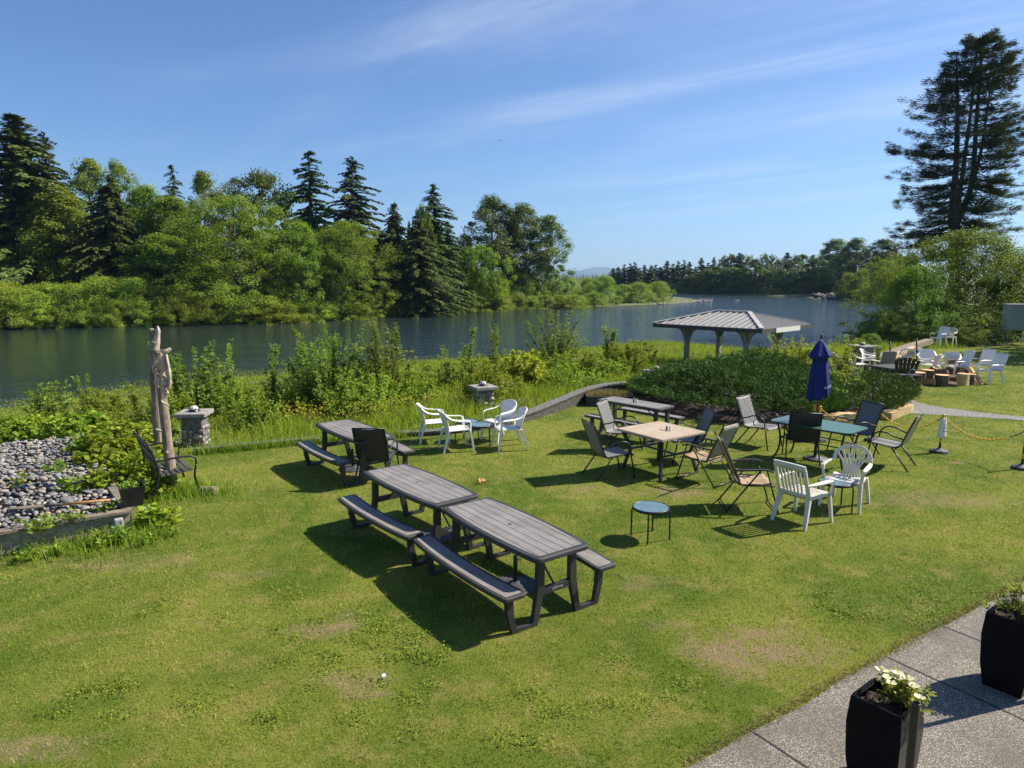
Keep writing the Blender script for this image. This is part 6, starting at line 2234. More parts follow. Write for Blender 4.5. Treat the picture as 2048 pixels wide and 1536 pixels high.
for i in range(9):
    px = 1352 + i * 12
    tree('bank_bush', px, 556 + rrt.uniform(-6, 10) + (4 if i < 3 else 0), rrt.uniform(26, 40), 222, 'light green bush at the far waterline behind the tip of the bar', 'light green bushes at the far bend', 'bush')
# distant wood and hills
base_v, base_f = [], []
tm, cm = PROTO['far_conifer'][0]
cv_ = np.empty(len(cm.vertices) * 3)
cm.vertices.foreach_get('co', cv_)
cv_ = cv_.reshape(-1, 4, 3)[::5]
VV = []
rng = np.random.default_rng(9)
for i in range(150):
    px = rng.uniform(1090, 1260)
    D = rng.uniform(780, 950)
    b = far(px, 560, D)
    H = far(px, rng.uniform(546, 552), D).z + 1.8
    VV.append((cv_ * [H * .8, H * .8, H] + [b.x, b.y, WATER]).reshape(-1, 3))
VV = np.concatenate(VV)
tag(link('distant_wood', npmesh('distant_wood', VV, np.arange(len(VV)).reshape(-1, 4), LEAF['dark_spruce'], rng.random(len(VV)))), 'hazy distant wood below the blue mountains', 'wood', kind='stuff')
hm = MB()
hx = np.linspace(1000, 1420, 43)
DH = 7000
ridge = lambda px: 548 - 13 * math.exp(-((px - 1190) / 32) ** 2) - 10 * math.exp(-((px - 1245) / 40) ** 2) - 9 * math.exp(-((px - 1105) / 38) ** 2) + .8 * math.sin(px * .31) + .5 * math.sin(px * .73) - (4 if px > 1300 else 0)
rows_ = [(.0, 1.0), (.45, .96), (1.0, .93), (1.0, 1.12), (0, 1.3)]
for k_, (hh, dd) in enumerate([(0, .80), (.35, .90), (.72, .96), (1.0, 1.0), (.5, 1.15), (0, 1.35)]):
    for px in hx:
        p = far(px, ridge(px + (7 * k_ if k_ not in (3,) else 0)), DH)
        hm.v.append((p.x * dd, p.y * dd, -20 + (p.z + 20) * hh))
for k_ in range(5):
    for j in range(42):
        a = k_ * 43 + j
        hm.face([a, a + 1, a + 44, a + 43], 0, True)
tag(hm.build('mountains', M['hill']), 'blue hazy mountains beyond the river bend', 'mountains', kind='structure')


# ------------------------------------------------------------------ great fir and bush at the right
def great_fir():
    D = 60
    b = far(1912, 640, D)
    z0 = gz(b.x, b.y) - .2
    m1 = D / F
    rng = np.random.default_rng(31)
    t = thing('fir_tree', 'great dark fir with several trunks towering at the right', 'tree', (b.x, b.y, z0))
    cp_ = lambda px, py: (far(px, py, D).x - b.x, far(px, py, D).z - z0)
    tb = MB()
    stems = [[(1912, 640), (1908, 500), (1905, 430), (1912, 330), (1915, 200), (1913, 108)], [(1908, 470), (1922, 360), (1938, 230), (1948, 120), (1950, 80)],
             [(1912, 450), (1944, 372), (1956, 240), (1968, 110), (1972, 62)], [(1945, 370), (1962, 290), (1978, 170), (2005, 110)]]
    R0 = [.50, .22, .28, .17]
    Lv = Leaves()
    spines = []
    for i, s_ in enumerate(stems):
        pts = smooth_path([(cp_(*q)[0], (0, -.4, .5, -.8)[i] * (k_ / 5), cp_(*q)[1]) for k_, q in enumerate(s_)], 6)
        tb.tube(pts, [R0[i] * (1 - .9 * k_ / (len(pts) - 1)) for k_ in range(len(pts))], 9)
        spines.append(pts)

    def half(z, side):
        """how far the crown reaches left or right of the middle at height z (read from the outline)"""
        y = min(559, max(62, 768 - F * math.tan(math.atan2(z + z0 - CAMH, D) + PITCH)))
        L_ = [(62, 1960), (110, 1905), (160, 1885), (185, 1835), (240, 1828), (280, 1812), (330, 1800), (385, 1790), (440, 1785), (500, 1800), (560, 1820)]
        R_ = [(62, 1985), (110, 2015), (140, 2030), (200, 2042), (260, 2050), (330, 2052), (390, 2048), (440, 2040), (500, 2010), (560, 1990)]
        T = L_ if side < 0 else R_
        for (a, p), (c, q) in zip(T, T[1:]):
            if a <= y <= c:
                xx = p + (q - p) * (y - a) / (c - a)
                return far(xx, y, D).x - b.x
        return side * 1.0
    nbr = 0
    for i, sp in enumerate(spines):
        n = (175, 80, 97, 70)[i]
        for k_ in range(n):
            f = rng.uniform(.18 if i == 0 else .05, 1.0)
            q = sp[min(int(f * (len(sp) - 1)), len(sp) - 2)]
            a = rng.uniform(0, 2 * math.pi)
            if i == 0 and math.cos(a) > .3 and q.z > 12 and rng.random() < .6:
                a = math.pi - a
            if i >= 2 and math.cos(a) < -.3 and rng.random() < .7:
                a = math.pi - a
            ca, sa = math.cos(a), math.sin(a)
            lim = abs(half(q.z, ca) - q.x)
            Rm = max(.9, lim * rng.uniform(.50, .98) * (abs(ca) + .6 * abs(sa)))
            drop = rng.uniform(-.22, .12) if q.z > 13 else rng.uniform(.0, .32)
            pts = []
            for s in np.linspace(0, 1, 7):
                pts.append(Vector((q.x + ca * Rm * s, q.y + sa * Rm * s, q.z - drop * Rm * s - .20 * Rm * s * (1 - s) + .04 * Rm * s ** 3)))
            tb.tube(pts, [.055 * (1 - .85 * j / 6) for j in range(7)], 4, caps=False)
            m_ = int(Rm / .085) + 4
            tc = np.sort(rng.uniform(.22, 1.0, max(2, int(Rm * 1.5))))
            tc[-1] = .97
            s = np.clip(rng.choice(tc, m_) + rng.normal(0, .16 / Rm, m_), .15, 1.04)
            bt = np.clip(rng.normal(.45, .2), 0, 1)
            for rep in range(7):
                side = rng.choice([-1, 1], m_)
                P = np.stack([q.x + ca * Rm * s, q.y + sa * Rm * s, q.z - drop * Rm * s - .20 * Rm * s * (1 - s) + .04 * Rm * s ** 3], 1)
                off = side[:, None] * np.array([-sa, ca, 0]) * (rng.random((m_, 1)) ** .8) * (.16 + .26 * np.sin(np.pi * np.clip(s, 0, .97)))[:, None] * min(1.5, Rm * .55)
                P = P + off + rng.normal(0, .10, (m_, 3)) * [1, 1, 1.1]
                D_ = np.stack([np.full(m_, ca), np.full(m_, sa), np.full(m_, .05)], 1) + side[:, None] * np.array([-sa, ca, 0]) * .6 + rdir(rng, m_) * .25 + [0, 0, .12]
                Lv.add(P, D_, np.tile([0, 0, 1.], (m_, 1)) + rdir(rng, m_) * .5, rng.uniform(.22, .42, m_), rng.uniform(.05, .09, m_), np.clip(bt + rng.normal(0, .22, m_), 0, 1))
    tb.build('trunk', M['trunk'], t)
    leaf_obj('crown', Lv, LEAF['fir'], t, .08)


great_fir()
proto('big_bush', *decid(41, 1.5, .02, hump, 420, 130, .0150, .080, .8, .5, 60, .010), LEAF['big_bush'], M['stem'])
proto('big_bush', *decid(42, 1.4, .02, hump, 300, 120, .019, .09, .8, .5, 50, .010), LEAF['big_bush'], M['stem'])


def bush(px, yt, w_, D, label, v=0, kind='big_bush', name='leafy_bush', sink=.2):
    return tree(kind, px, yt, w_, D, label, None, 'bush', name, v, sink)


bush(1925, 466, 270, 41, 'largest airy green bush below the great fir', 0)
bush(1838, 535, 125, 38.5, 'green bush on the river side of the largest bush', 1)
bush(2035, 500, 130, 43, 'tall airy bush at the right edge behind the utility cabinet', 0)
bush(1768, 622, 84, 37.5, 'bright low bush above the dock, nearest the water', 1)
bush(1835, 625, 130, 37.5, 'low shaded bush behind the pair of armchairs', 1)
bush(1948, 612, 130, 37.6, 'dark undergrowth bush left of the utility cabinet', 1)
bush(1930, 655, 56, 35.2, 'small bright leaved shrub at the lawn edge beside the armchair pair', 1)
bush(2062, 562, 130, 40.5, 'hedge like bush above the cabinet at the right edge', 1)
bush(1744, 668, 50, 31.5, 'small wild bush left of the weathered beam', 1)
bush(1842, 684, 40, 31.5, 'low creeping leaves over the end of the weathered beam', 1)
tree('dark_maple', 2052, 512, 40, 60, 'dark red brown crown peeking at the right edge', None, 'tree', 'small_tree')
tree('maple', 2330, 330, 330, 30, 'shade tree just outside the right edge, its shadow on the lawn', None, 'tree', 'maple_tree')
tree('dark_spruce', 2240, 250, 190, 44, 'spruce outside the right edge shading the cabinet', None, 'tree', 'spruce_tree')


# ------------------------------------------------------------------ shrubs of the near bank (real sizes)
def shoots(seed, n, h, spread, ll, lw, start=.15, dens=55, lean=.5, axil=.5, tuft=0.0, sr=.012, bs=.25):
    """many leafy shoots from one root; leaves set along each shoot"""
    rng = np.random.default_rng(seed)
    st = MB()
    Lv = Leaves()
    for i in range(n):
        a = rng.uniform(0, 2 * math.pi)
        q_ = math.sqrt(rng.random())
        r = spread * q_
        hh = h * rng.uniform(.5, 1.0) * (1 - .45 * q_ ** 3) * (1 if i else 1)
        if i < 3:
            hh = h
        b = np.array([math.cos(a) * r * bs, math.sin(a) * r * bs, 0])
        tipv = np.array([math.cos(a) * r, math.sin(a) * r, hh])
        k_ = np.linspace(0, 1, 7)
        path_ = [b + (tipv - b) * np.array([u ** lean if lean < 1 else u, u ** lean if lean < 1 else u, 1 - (1 - u) ** 1.15]) + rng.normal(0, .012 * h, 3) * u for u in k_]
        path_ = np.array(path_)
        for j, u in enumerate(k_):
            path_[j, :2] = b[:2] + (tipv[:2] - b[:2]) * u ** 1.25
        st.tube([tuple(p) for p in path_], [sr * (1 - .8 * u) * (.6 + .4 * hh / h) for u in k_], 4, caps=False)
        m_ = max(6, int(dens * hh))
        u = start + (1 - start) * rng.random(m_) ** .8
        P = np.stack([np.interp(u, k_, path_[:, c]) for c in range(3)], 1)
        d_ = unit(np.array([path_[-1] - path_[3]]))[0]
        az = rng.uniform(0, 2 * np.pi, m_)
        o_ = np.stack([np.cos(az), np.sin(az), rng.uniform(-.1, .4, m_)], 1)
        nt_ = max(3, int(hh * 9))
        ut = rng.uniform(.12, .92, nt_)
        ta_ = rng.uniform(0, 2 * np.pi, nt_)
        td_ = unit(np.stack([np.cos(ta_), np.sin(ta_), rng.uniform(.3, 1.3, nt_)], 1))
        tl_ = rng.uniform(.10, .34, nt_) * min(1.0, .35 + hh * .5) * axil * (1.15 - .75 * ut)
        pick = rng.integers(0, nt_, m_)
        ontw = rng.random(m_) < .72
        u = np.where(ontw, ut[pick], u)
        P = np.stack([np.interp(u, k_, path_[:, c]) for c in range(3)], 1)
        P = P + np.where(ontw[:, None], td_[pick] * (tl_[pick] * rng.random(m_) ** .7)[:, None], o_ * .02)
        D = o_ * .85 + d_ * rng.uniform(.1, .9, (m_, 1))
        Lv.add(P, D, np.tile(d_, (m_, 1)) + rdir(rng, m_) * .5, ll * rng.uniform(.6, 1.25, m_), lw * rng.uniform(.7, 1.25, m_), np.clip(rng.normal(.5, .12) + rng.normal(0, .22, m_), 0, 1))
    return st, Lv


# kind: shoots per square metre of footprint, leaf length, leaf width, start, leaves per metre, spread of leaves, stem radius, foliage, spread of bases
SHK = {'willow': (20, .074, .026, .02, 210, 1.1, .011, 'willow', .45), 'slim': (26, .074, .026, .10, 220, .6, .010, 'willow', .03), 'low': (42, .058, .034, .02, 170, 1.0, .008, 'bank_bush', .65),
       'bramble': (44, .100, .075, .12, 95, 1.2, .005, 'bramble', .7), 'yellow': (30, .066, .040, .1, 105, .6, .010, 'yellow_leaf', .4), 'broad': (30, .13, .09, .2, 70, .9, .008, 'yellow_leaf', .6),
       'tall_willow': (7, .090, .024, .12, 210, .55, .012, 'willow', .08), 'weed': (120, .110, .042, .0, 90, .6, .004, 'weed', .4), 'dark_leaf': (32, .062, .044, .1, 110, .8, .009, 'weed', .55)}
shn = [200]


def shrub(kind, px, yt, D, wpx, label, v=None, group=None, zb=None, name=None, cat=None):
    b = far(px, 700, D)
    z0 = (gz(b.x, b.y) if zb is None else zb) - .03
    per, ll, lw, st0, dens, axil, sr, leafm, bs = SHK[kind]
    H = max(.16, far(px, yt, D).z - z0)
    Rr = wpx * D / F / 2
    shn[0] += 1
    n = int(np.clip(per * 3.14 * Rr * Rr, 9, 150))
    if kind == 'weed' and v == 1:
        ll, lw = .055, .036
    st, Lv = shoots(shn[0], n, H, Rr, ll, lw, st0, dens * min(1.0, 1.6 / max(H, .3) ** .5), .5, axil / max(.6, H), sr=sr, bs=bs)
    nm = name or {'willow': 'willow_shrub', 'slim': 'willow_sapling', 'low': 'green_shrub', 'bramble': 'bramble_shrub', 'yellow': 'golden_shrub', 'broad': 'broadleaf_plant', 'tall_willow': 'willow_shrub', 'weed': 'weed_plant', 'dark_leaf': 'leafy_shrub'}[kind]
    t = thing(nm, label, cat or ('plant' if kind in ('weed', 'broad') else 'shrub'), (b.x, b.y, z0), 0, group)
    st.build('stems', M['stem'], t)
    leaf_obj('foliage', Lv, LEAF[leafm], t)
    return t


GBK = 'wild shrubs along the near river bank'
for a in [('willow', 88, 760, 18.5, 110, 'bushy willow shrub at the water, far left of the near bank'), ('low', 190, 778, 18.5, 110, 'low green shrub between the far left willow and driftwood poles'),
          ('slim', 262, 770, 19, 40, 'slim sapling just left of the driftwood poles'), ('willow', 385, 682, 17.6, 175, 'large willow shrub right behind the driftwood poles'),
          ('slim', 452, 690, 18.5, 42, 'slim willow sapling at the right of the large pole side willow'), ('slim', 540, 690, 18.5, 44, 'lone slim willow sapling against the water left of the biggest shrub'),
          ('dark_leaf', 505, 788, 15.6, 150, 'dark leaved shrub behind the left stone pillar and meadow grass'), ('low', 585, 760, 18.5, 150, 'green shrub at the left foot of the biggest willow shrub'),
          ('willow', 650, 652, 18.8, 190, 'biggest willow shrub of the near bank, in the middle of the water'), ('willow', 770, 632, 19.4, 130, 'tall loose willow right beside the biggest willow shrub'),
          ('low', 720, 742, 17.8, 200, 'broad low shrub at the feet of the two tallest willows'), ('low', 832, 738, 19, 120, 'yellowish green shrub right of the two tallest willows'),
          ('willow', 905, 688, 22, 80, 'willow shrub left of the stone pillar behind the white chairs'), ('slim', 938, 656, 23, 46, 'slim willow sapling above the middle stone pillar'),
          ('slim', 992, 650, 24, 60, 'loose willow sapling right above the middle stone pillar'), ('low', 965, 722, 18.6, 110, 'round shrub crowding the middle stone pillar from behind'),
          ('broad', 1040, 702, 22.5, 130, 'yellow green broad leaved plant beside the middle stone pillar'), ('tall_willow', 1108, 612, 26.5, 165, 'fan shaped willow of long straight shoots over the water'),
          ('slim', 1218, 650, 25.5, 56, 'small upright willow right of the fan shaped willow'), ('low', 1250, 676, 24.5, 110, 'bright low shrub at the water before the pavilion'),
          ('low', 1150, 725, 22, 170, 'low shrub patch in front of the fan shaped willow'), ('low', 1000, 745, 20.5, 150, 'green shrub mass between the middle pillar and the fan shaped willow'),
          ('low', 1215, 712, 23.5, 100, 'low shrub in the meadow left of the pavilion'), ('slim', 160, 752, 19.8, 36, 'thin sapling right of the far left willow shrub'),
          ('low', 322, 772, 16.5, 110, 'green shrub directly behind the bench and poles'), ('low', 450, 760, 17, 90, 'green shrub between left pillar and lone slim sapling')]:
    shrub(*a, group=GBK)
for i in range(56):
    px = -20 + 1310 * (i + rrt.random()) / 56
    D = (16.2 + px / 1080 * 6.5) + rrt.uniform(-1.2, 3.5)
    b_ = far(px, 700, D)
    zb_ = gz(b_.x, b_.y)
    hh_ = rrt.uniform(.55, 1.15) * (1.05 if px > 850 else .5 if 430 < px < 600 else .9) * (1 if px > 330 else .42)
    if px < 330:
        D = min(D, rrt.uniform(15, 17.6))
    yt_ = HOR + (CAMH - zb_ - hh_) * F / D
    shrub(rrt.choice(['low', 'low', 'willow', 'dark_leaf']), px, yt_, D, rrt.uniform(.8, 1.7) * F / D, 'small leafy bush among the wild growth between meadow and water', None, 'small bushes between meadow and water')
GBR = 'brambles behind and in the raised bed'
for a in [('bramble', 170, 868, 12.0, 110, 'bramble creeping over the middle of the far stones'), ('bramble', 250, 880, 11.9, 130, 'bramble below the old planks left of the iron bench'), ('bramble', 235, 955, 9.9, 90, 'bramble right behind the black square pot'),
          ('bramble', 300, 955, 10.2, 80, 'bramble under the seat of the iron bench'), ('bramble', 30, 836, 13.6, 150, 'bramble thicket at the left picture edge behind the stones'), ('bramble', 130, 828, 13.6, 150, 'bramble thicket behind the middle of the stones'), ('bramble', 225, 844, 13.0, 130, 'bramble behind the far plank of the raised bed'),
          ('bramble', 285, 850, 13.4, 110, 'bramble behind the back of the iron bench'), ('bramble', 200, 878, 11.4, 130, 'bramble growing among the stones near the old planks'),
          ('bramble', 268, 915, 10.9, 120, 'bramble filling the bed just left of the iron bench'), ('bramble', 215, 925, 10.2, 120, 'bramble in the middle of the bed above the pot'), ('bramble', 170, 950, 9.9, 70, 'small bramble patch among the stones left of the pot')]:
    shrub(*a, group=GBR, zb=.12)
for a in [('bramble', 282, 1022, 8.9, 74, 'leafy creeper hanging over the corner of the raised bed'), ('bramble', 305, 1042, 9.0, 42, 'creeper around the far grey service box'), ('bramble', 325, 972, 10.4, 60, 'leafy tuft at the foot of the driftwood poles')]:
    shrub(*a, group='creepers at the corner of the raised bed', zb=0)
for i, (px, py, yt, w_, v, zb, lab) in enumerate([(165, 1094, 1072, 44, 0, 0, 'long leaved weed against the front board of the bed'), (205, 1084, 1060, 44, 0, 0, 'long leaved weed nearest the grey service box'), (14, 1124, 1096, 60, 1, 0, 'leafy weeds at the left picture edge below the bed'),
                                                  (70, 1112, 1097, 40, 1, 0, 'low weeds along the left part of the front board'), (262, 1086, 1066, 60, 1, 0, 'low weeds at the foot of the bed corner'), (305, 1074, 1058, 44, 1, 0, 'small weed tuft on the lawn by the bed corner'),
                                                  (45, 1056, 1038, 80, 1, .27, 'weeds spilling over the cap board at the left edge'), (105, 1042, 1024, 60, 1, .27, 'weeds on the cap board below the shovel blade'), (180, 1026, 1010, 56, 1, .27, 'weeds on the cap board below the shovel handle'),
                                                  (120, 985, 958, 50, 0, .22, 'weed sprouting among the stones above the shovel'), (85, 950, 925, 60, 1, .22, 'weed patch in the middle of the stones'), (8, 975, 950, 50, 1, .22, 'weed among the stones at the left picture edge')]):
    p = at(px, py, zb)
    shrub('weed', px, yt, p.y, w_, lab, v, 'weeds around the raised bed', zb)
# leaf shrubs by the umbrella and pavilion
shrub('yellow', 1590, 668, 21.5, 120, 'golden green shrub under the right eave of the pavilion', 0, None, 0)
shrub('yellow', 1685, 678, 23, 70, 'golden green shrub behind the blue umbrella top', 0, None, 0)
shrub('dark_leaf', 1690, 738, 18.2, 100, 'glossy leaved shrub right behind the blue umbrella', 0, None, 0)
shrub('dark_leaf', 1668, 760, 17.0, 90, 'glossy leaved shrub low behind the umbrella pole', 0, None, 0)
shrub('yellow', 1682, 722, 18.9, 46, 'bright golden sprig above the glossy shrub behind the umbrella', 0, None, 0)
shrub('low', 1712, 676, 30, 44, 'wild bush beside the stone pillar by the fire pit', 1)
shrub('willow', 1684, 668, 33, 50, 'thin willow at the water left of the dock', 1)
shrub('slim', 1757, 690, 23, 22, 'small upright shrub in front of the weathered beam', 0)


# ------------------------------------------------------------------ junipers
def juniper(label, pts, hmax, n, seed):
    P = np.array([tuple(at(*q)[:2]) for q in pts[0]] + [tuple(far(px, 700, D)[:2]) for px, D in pts[1]])
    rng = np.random.default_rng(seed)
    lo_, hi_ = P.min(0), P.max(0)
    X = rng.uniform(lo_, hi_, (n * 4, 2))
    d, ins = poly_dist(P, X)
    X, d = X[ins], d[ins]
    keep = rng.random(len(X)) < np.clip(1.25 - d * .35, .45, 1)
    X, d = X[keep][:n], d[keep][:n]
    c = P.mean(0)
    rid = lambda X: hmax * (.76 + .20 * np.sin(X[:, 0] * 1.9 + .7) * np.cos(X[:, 1] * 1.6) + .13 * np.sin(X[:, 0] * 4.1 + X[:, 1] * 3.3) + .06 * np.sin(X[:, 0] * 9 - X[:, 1] * 7))
    top_ = rid(X) * (1 - np.exp(-(d + .12) / .42))
    eps = .05
    gx_ = np.stack([rid(X + [eps, 0]) - rid(X - [eps, 0]), rid(X + [0, eps]) - rid(X - [0, eps])], 1) / (2 * eps)
    dx1, _ = poly_dist(P, X + [eps, 0])
    dx2, _ = poly_dist(P, X - [eps, 0])
    dy1, _ = poly_dist(P, X + [0, eps])
    dy2, _ = poly_dist(P, X - [0, eps])
    inw = np.stack([dx1 - dx2, dy1 - dy2], 1) / (2 * eps)
    outw = -inw * np.exp(-d / .5)[:, None]
    z = np.maximum(.40 * np.minimum(1, hmax), top_ * (1 - .40 * rng.random(len(X)) ** 2.4))
    C = np.concatenate([X + outw * (.10 + .30 * (z < .75 * hmax))[:, None], z[:, None]], 1)
    t = thing('juniper', label, 'juniper', (c[0], c[1], 0))
    off = np.array([c[0], c[1], 0])
    main = unit(np.concatenate([outw * .9 - gx_ * .5 + rng.normal(0, .5, (len(X), 2)), np.full((len(X), 1), .55)], 1))
    Lv = Leaves()
    bt = np.clip(rng.normal(.42, .2, len(X)), 0, 1)
    for k_ in range(12):
        m_ = len(X)
        D = main + rdir(rng, m_) * .6
        st_ = C - off + main * rng.uniform(-.02, .12, (m_, 1)) * (1 + 1.6 * (np.arange(m_) % 9 == 0))[:, None] + rng.normal(0, .03, (m_, 3))
        Lv.add(st_, D, rdir(rng, m_) + [0, 0, .4], rng.uniform(.06, .13, m_), rng.uniform(.012, .022, m_), np.clip(bt + rng.normal(0, .18, m_), 0, 1))
    leaf_obj('foliage', Lv, LEAF['juniper'], t, .1)
    sb = MB()
    for i in range(70):
        a = rng.integers(0, len(X))
        e = C[a] - off
        b = np.array([e[0] * .5, e[1] * .5, 0.0])
        sb.tube([tuple(b), tuple((b + e) / 2 + [0, 0, -.06]), tuple(e)], [.025, .017, .006], 5, caps=False)
    sb.build('stems', M['trunk'], t)


juniper('broad dark juniper mound in front of the pavilion', ([(1284, 806), (1330, 822), (1420, 838), (1530, 846), (1640, 852)], [(1668, 17.3), (1662, 19.8), (1560, 21.3), (1420, 21.3), (1345, 20.2), (1285, 19.0)]), 1.18, 8200, 51)
juniper('smaller dark juniper where the grey path begins, by the grill', ([(1702, 838), (1760, 832), (1800, 806)], [(1806, 19.8), (1745, 20.4), (1700, 19.0)]), .74, 2600, 52)
tag(MB().add([(p.x, p.y, .009) for p in (at(1275, 812), at(1420, 845), at(1640, 858), at(1800, 826), at(1800, 790), at(1700, 760), at(1300, 770))], [(0, 1, 2, 3, 4, 5, 6)]).build('bed_soil', M['soil']), 'bare dark soil beneath the junipers', 'soil', kind='structure')


# ------------------------------------------------------------------ grass
def blades(X, Zb, h, w, lean, rng, mode=1):
    """mode 1: one triangle a blade; mode 2: bent blade of three triangles"""
    n = len(X)
    a = rng.uniform(0, 2 * np.pi, n)
    s = np.stack([np.cos(a), np.sin(a), np.zeros(n)], 1) * (w / 2)[:, None]
    b = np.concatenate([X, Zb[:, None]], 1)
    az = rng.uniform(0, 2 * np.pi, n)
    ln = np.stack([np.cos(az), np.sin(az), np.zeros(n)], 1) * (h * lean)[:, None]
    up_ = np.stack([np.zeros(n), np.zeros(n), h], 1)
    if mode == 1:
        V = np.stack([b - s, b + s, b + up_ + ln], 1).reshape(-1, 3)
        return V, np.arange(3 * n).reshape(n, 3), 3
    m_ = b + up_ * .62 + ln * .25
    t_ = b + up_ * .98 + ln
    V = np.stack([b - s, b + s, m_ + s * .8, m_ - s * .8, t_], 1).reshape(-1, 3)
    i = np.arange(n)[:, None] * 5
    return V, np.concatenate([i + [0, 1, 2], i + [0, 2, 3], i + [3, 2, 4]]), 5


def in_view(X, z, pad=60):
    y = X[:, 1] * math.cos(PITCH) + (CAMH - z) * math.sin(PITCH)
    px = 1024 + F * X[:, 0] / np.maximum(y, .1)
    py = 768 + F * ((CAMH - z) * math.cos(PITCH) - X[:, 1] * math.sin(PITCH)) / np.maximum(y, .1)
    return (y > .5) & (px > -pad) & (px < 2048 + pad) & (py < 1536 + pad)


rng = np.random.default_rng(101)
bedP = np.array([tuple(p[:2]) for p in (A_, B_ + fd * .02, E_, D_)])
pathP = np.array([tuple(p[:2]) for p in up] + [tuple(p[:2]) for p in dn[::-1]])
junP = np.array([tuple(at(*q)[:2]) for q in ((1275, 812), (1420, 845), (1640, 858), (1800, 826), (1800, 790), (1700, 760), (1300, 770))])
Vs, Fs, Ts, o_ = [], [], [], 0
for y0, y1, dens, hgt, wid in ((3.2, 6.2, 5600, .036, .0050), (6.2, 9.5, 3100, .037, .0070), (9.5, 14, 1350, .037, .010), (14, 22, 560, .040, .015), (22, 37, 190, .045, .024)):
    x0, x1 = -y1 * .80 - .6, y1 * .80 + .6
    n = int((x1 - x0) * (y1 - y0) * dens)
    X = np.stack([rng.uniform(x0, x1, n), rng.uniform(y0, y1, n)], 1).astype(np.float64)
    X = X[in_view(X, 0)]
    tl = (X - [w0.x, w0.y]) @ np.array([wn.x, wn.y])
    X = X[tl < rng.normal(0.0, .022, len(X)) + .022 * np.sin(X[:, 0] * 5 + 2 * np.sin(X[:, 1] * 9))]
    _, i1 = poly_dist(LAWN, X)
    _, i2 = poly_dist(bedP, X)
    _, i3 = poly_dist(pathP, X)
    _, i4 = poly_dist(junP, X)
    X = X[i1 & ~i2 & ~i3 & ~i4]
    cl_ = .5 + .5 * np.sin(X[:, 0] * 7.3 + 2.1 * np.sin(X[:, 1] * 5.1)) * np.sin(X[:, 1] * 8.7 + 1.7 * np.sin(X[:, 0] * 6.3))
    cl_ = cl_ * (.5 + .5 * np.sin(X[:, 0] * 21 + 3 * np.sin(X[:, 1] * 17)) * np.sin(X[:, 1] * 23 + 2 * np.sin(X[:, 0] * 15)))
    h = hgt * rng.uniform(.35, 1.2, len(X)) * (.55 + .9 * cl_)
    V, Fc, k_ = blades(X, np.full(len(X), .002), h, wid * rng.uniform(.6, 1.3, len(X)), rng.uniform(.1, .95, len(X)), rng)
    Vs.append(V)
    Fs.append(Fc + o_)
    Ts.append(np.repeat(np.clip(rng.random(len(X)) ** 1.5 * .9 + .25 * (cl_ - .3), 0, 1), k_))
    o_ += len(V)
tag(link('lawn_grass', npmesh('lawn_grass', np.concatenate(Vs), np.concatenate(Fs), M['blades'], np.concatenate(Ts))), 'short mown grass of the lawn', 'grass', kind='stuff')

# meadow between lawn and river: density and height vary in drifts
n = 380000
X = np.stack([rng.uniform(-22, 22, n), rng.uniform(11, 50, n)], 1)
Zg = ground_h(X)
dl, il = poly_dist(LAWN, X)
dr, ir = poly_dist(RIV, X)
ok = ~il & ~ir & in_view(X, Zg) & (dr > .35) & (rng.random(n) < np.clip(1.3 - X[:, 1] / 45, .3, 1))
X, Zg, dl, dr = X[ok], Zg[ok], dl[ok], dr[ok]
h_far = np.clip(1.25 - dl * .09, .55, 1)
drift = .5 + .5 * np.sin(X[:, 0] * .9 + 1.5 * np.sin(X[:, 1] * .6)) * np.sin(X[:, 1] * 1.1 + X[:, 0] * .3)
h = (.26 + .36 * drift) * rng.uniform(.5, 1.2, len(X)) * np.clip(.35 + dl * .5, .35, 1) * np.where(X[:, 0] < -5.5, .5, 1) * h_far
V, Fc, k_ = blades(X, Zg - .02, h, rng.uniform(.007, .015, len(X)) * (1 + X[:, 1] / 40), rng.uniform(.1, .75, len(X)), rng, 2)
tn = np.clip(rng.normal(.35, .2, len(X)) + .35 * drift, 0, 1)
tag(link('meadow_grass', npmesh('meadow_grass', V, Fc, LEAF['meadow'], np.repeat(tn, k_))), 'tall wild grass between the lawn and the river', 'grass', kind='stuff')
sel = rng.random(len(X)) < .035
V, Fc, k_ = blades(X[sel], Zg[sel] - .02, h[sel] * 1.45 + .1, np.full(sel.sum(), .008), rng.uniform(.1, .5, sel.sum()), rng, 2)
tag(link('dry_stalks', npmesh('dry_stalks', V, Fc, LEAF['dry'], np.repeat(rng.random(sel.sum()), k_))), 'dry straw coloured stalks in the meadow', 'dry grass', kind='stuff')
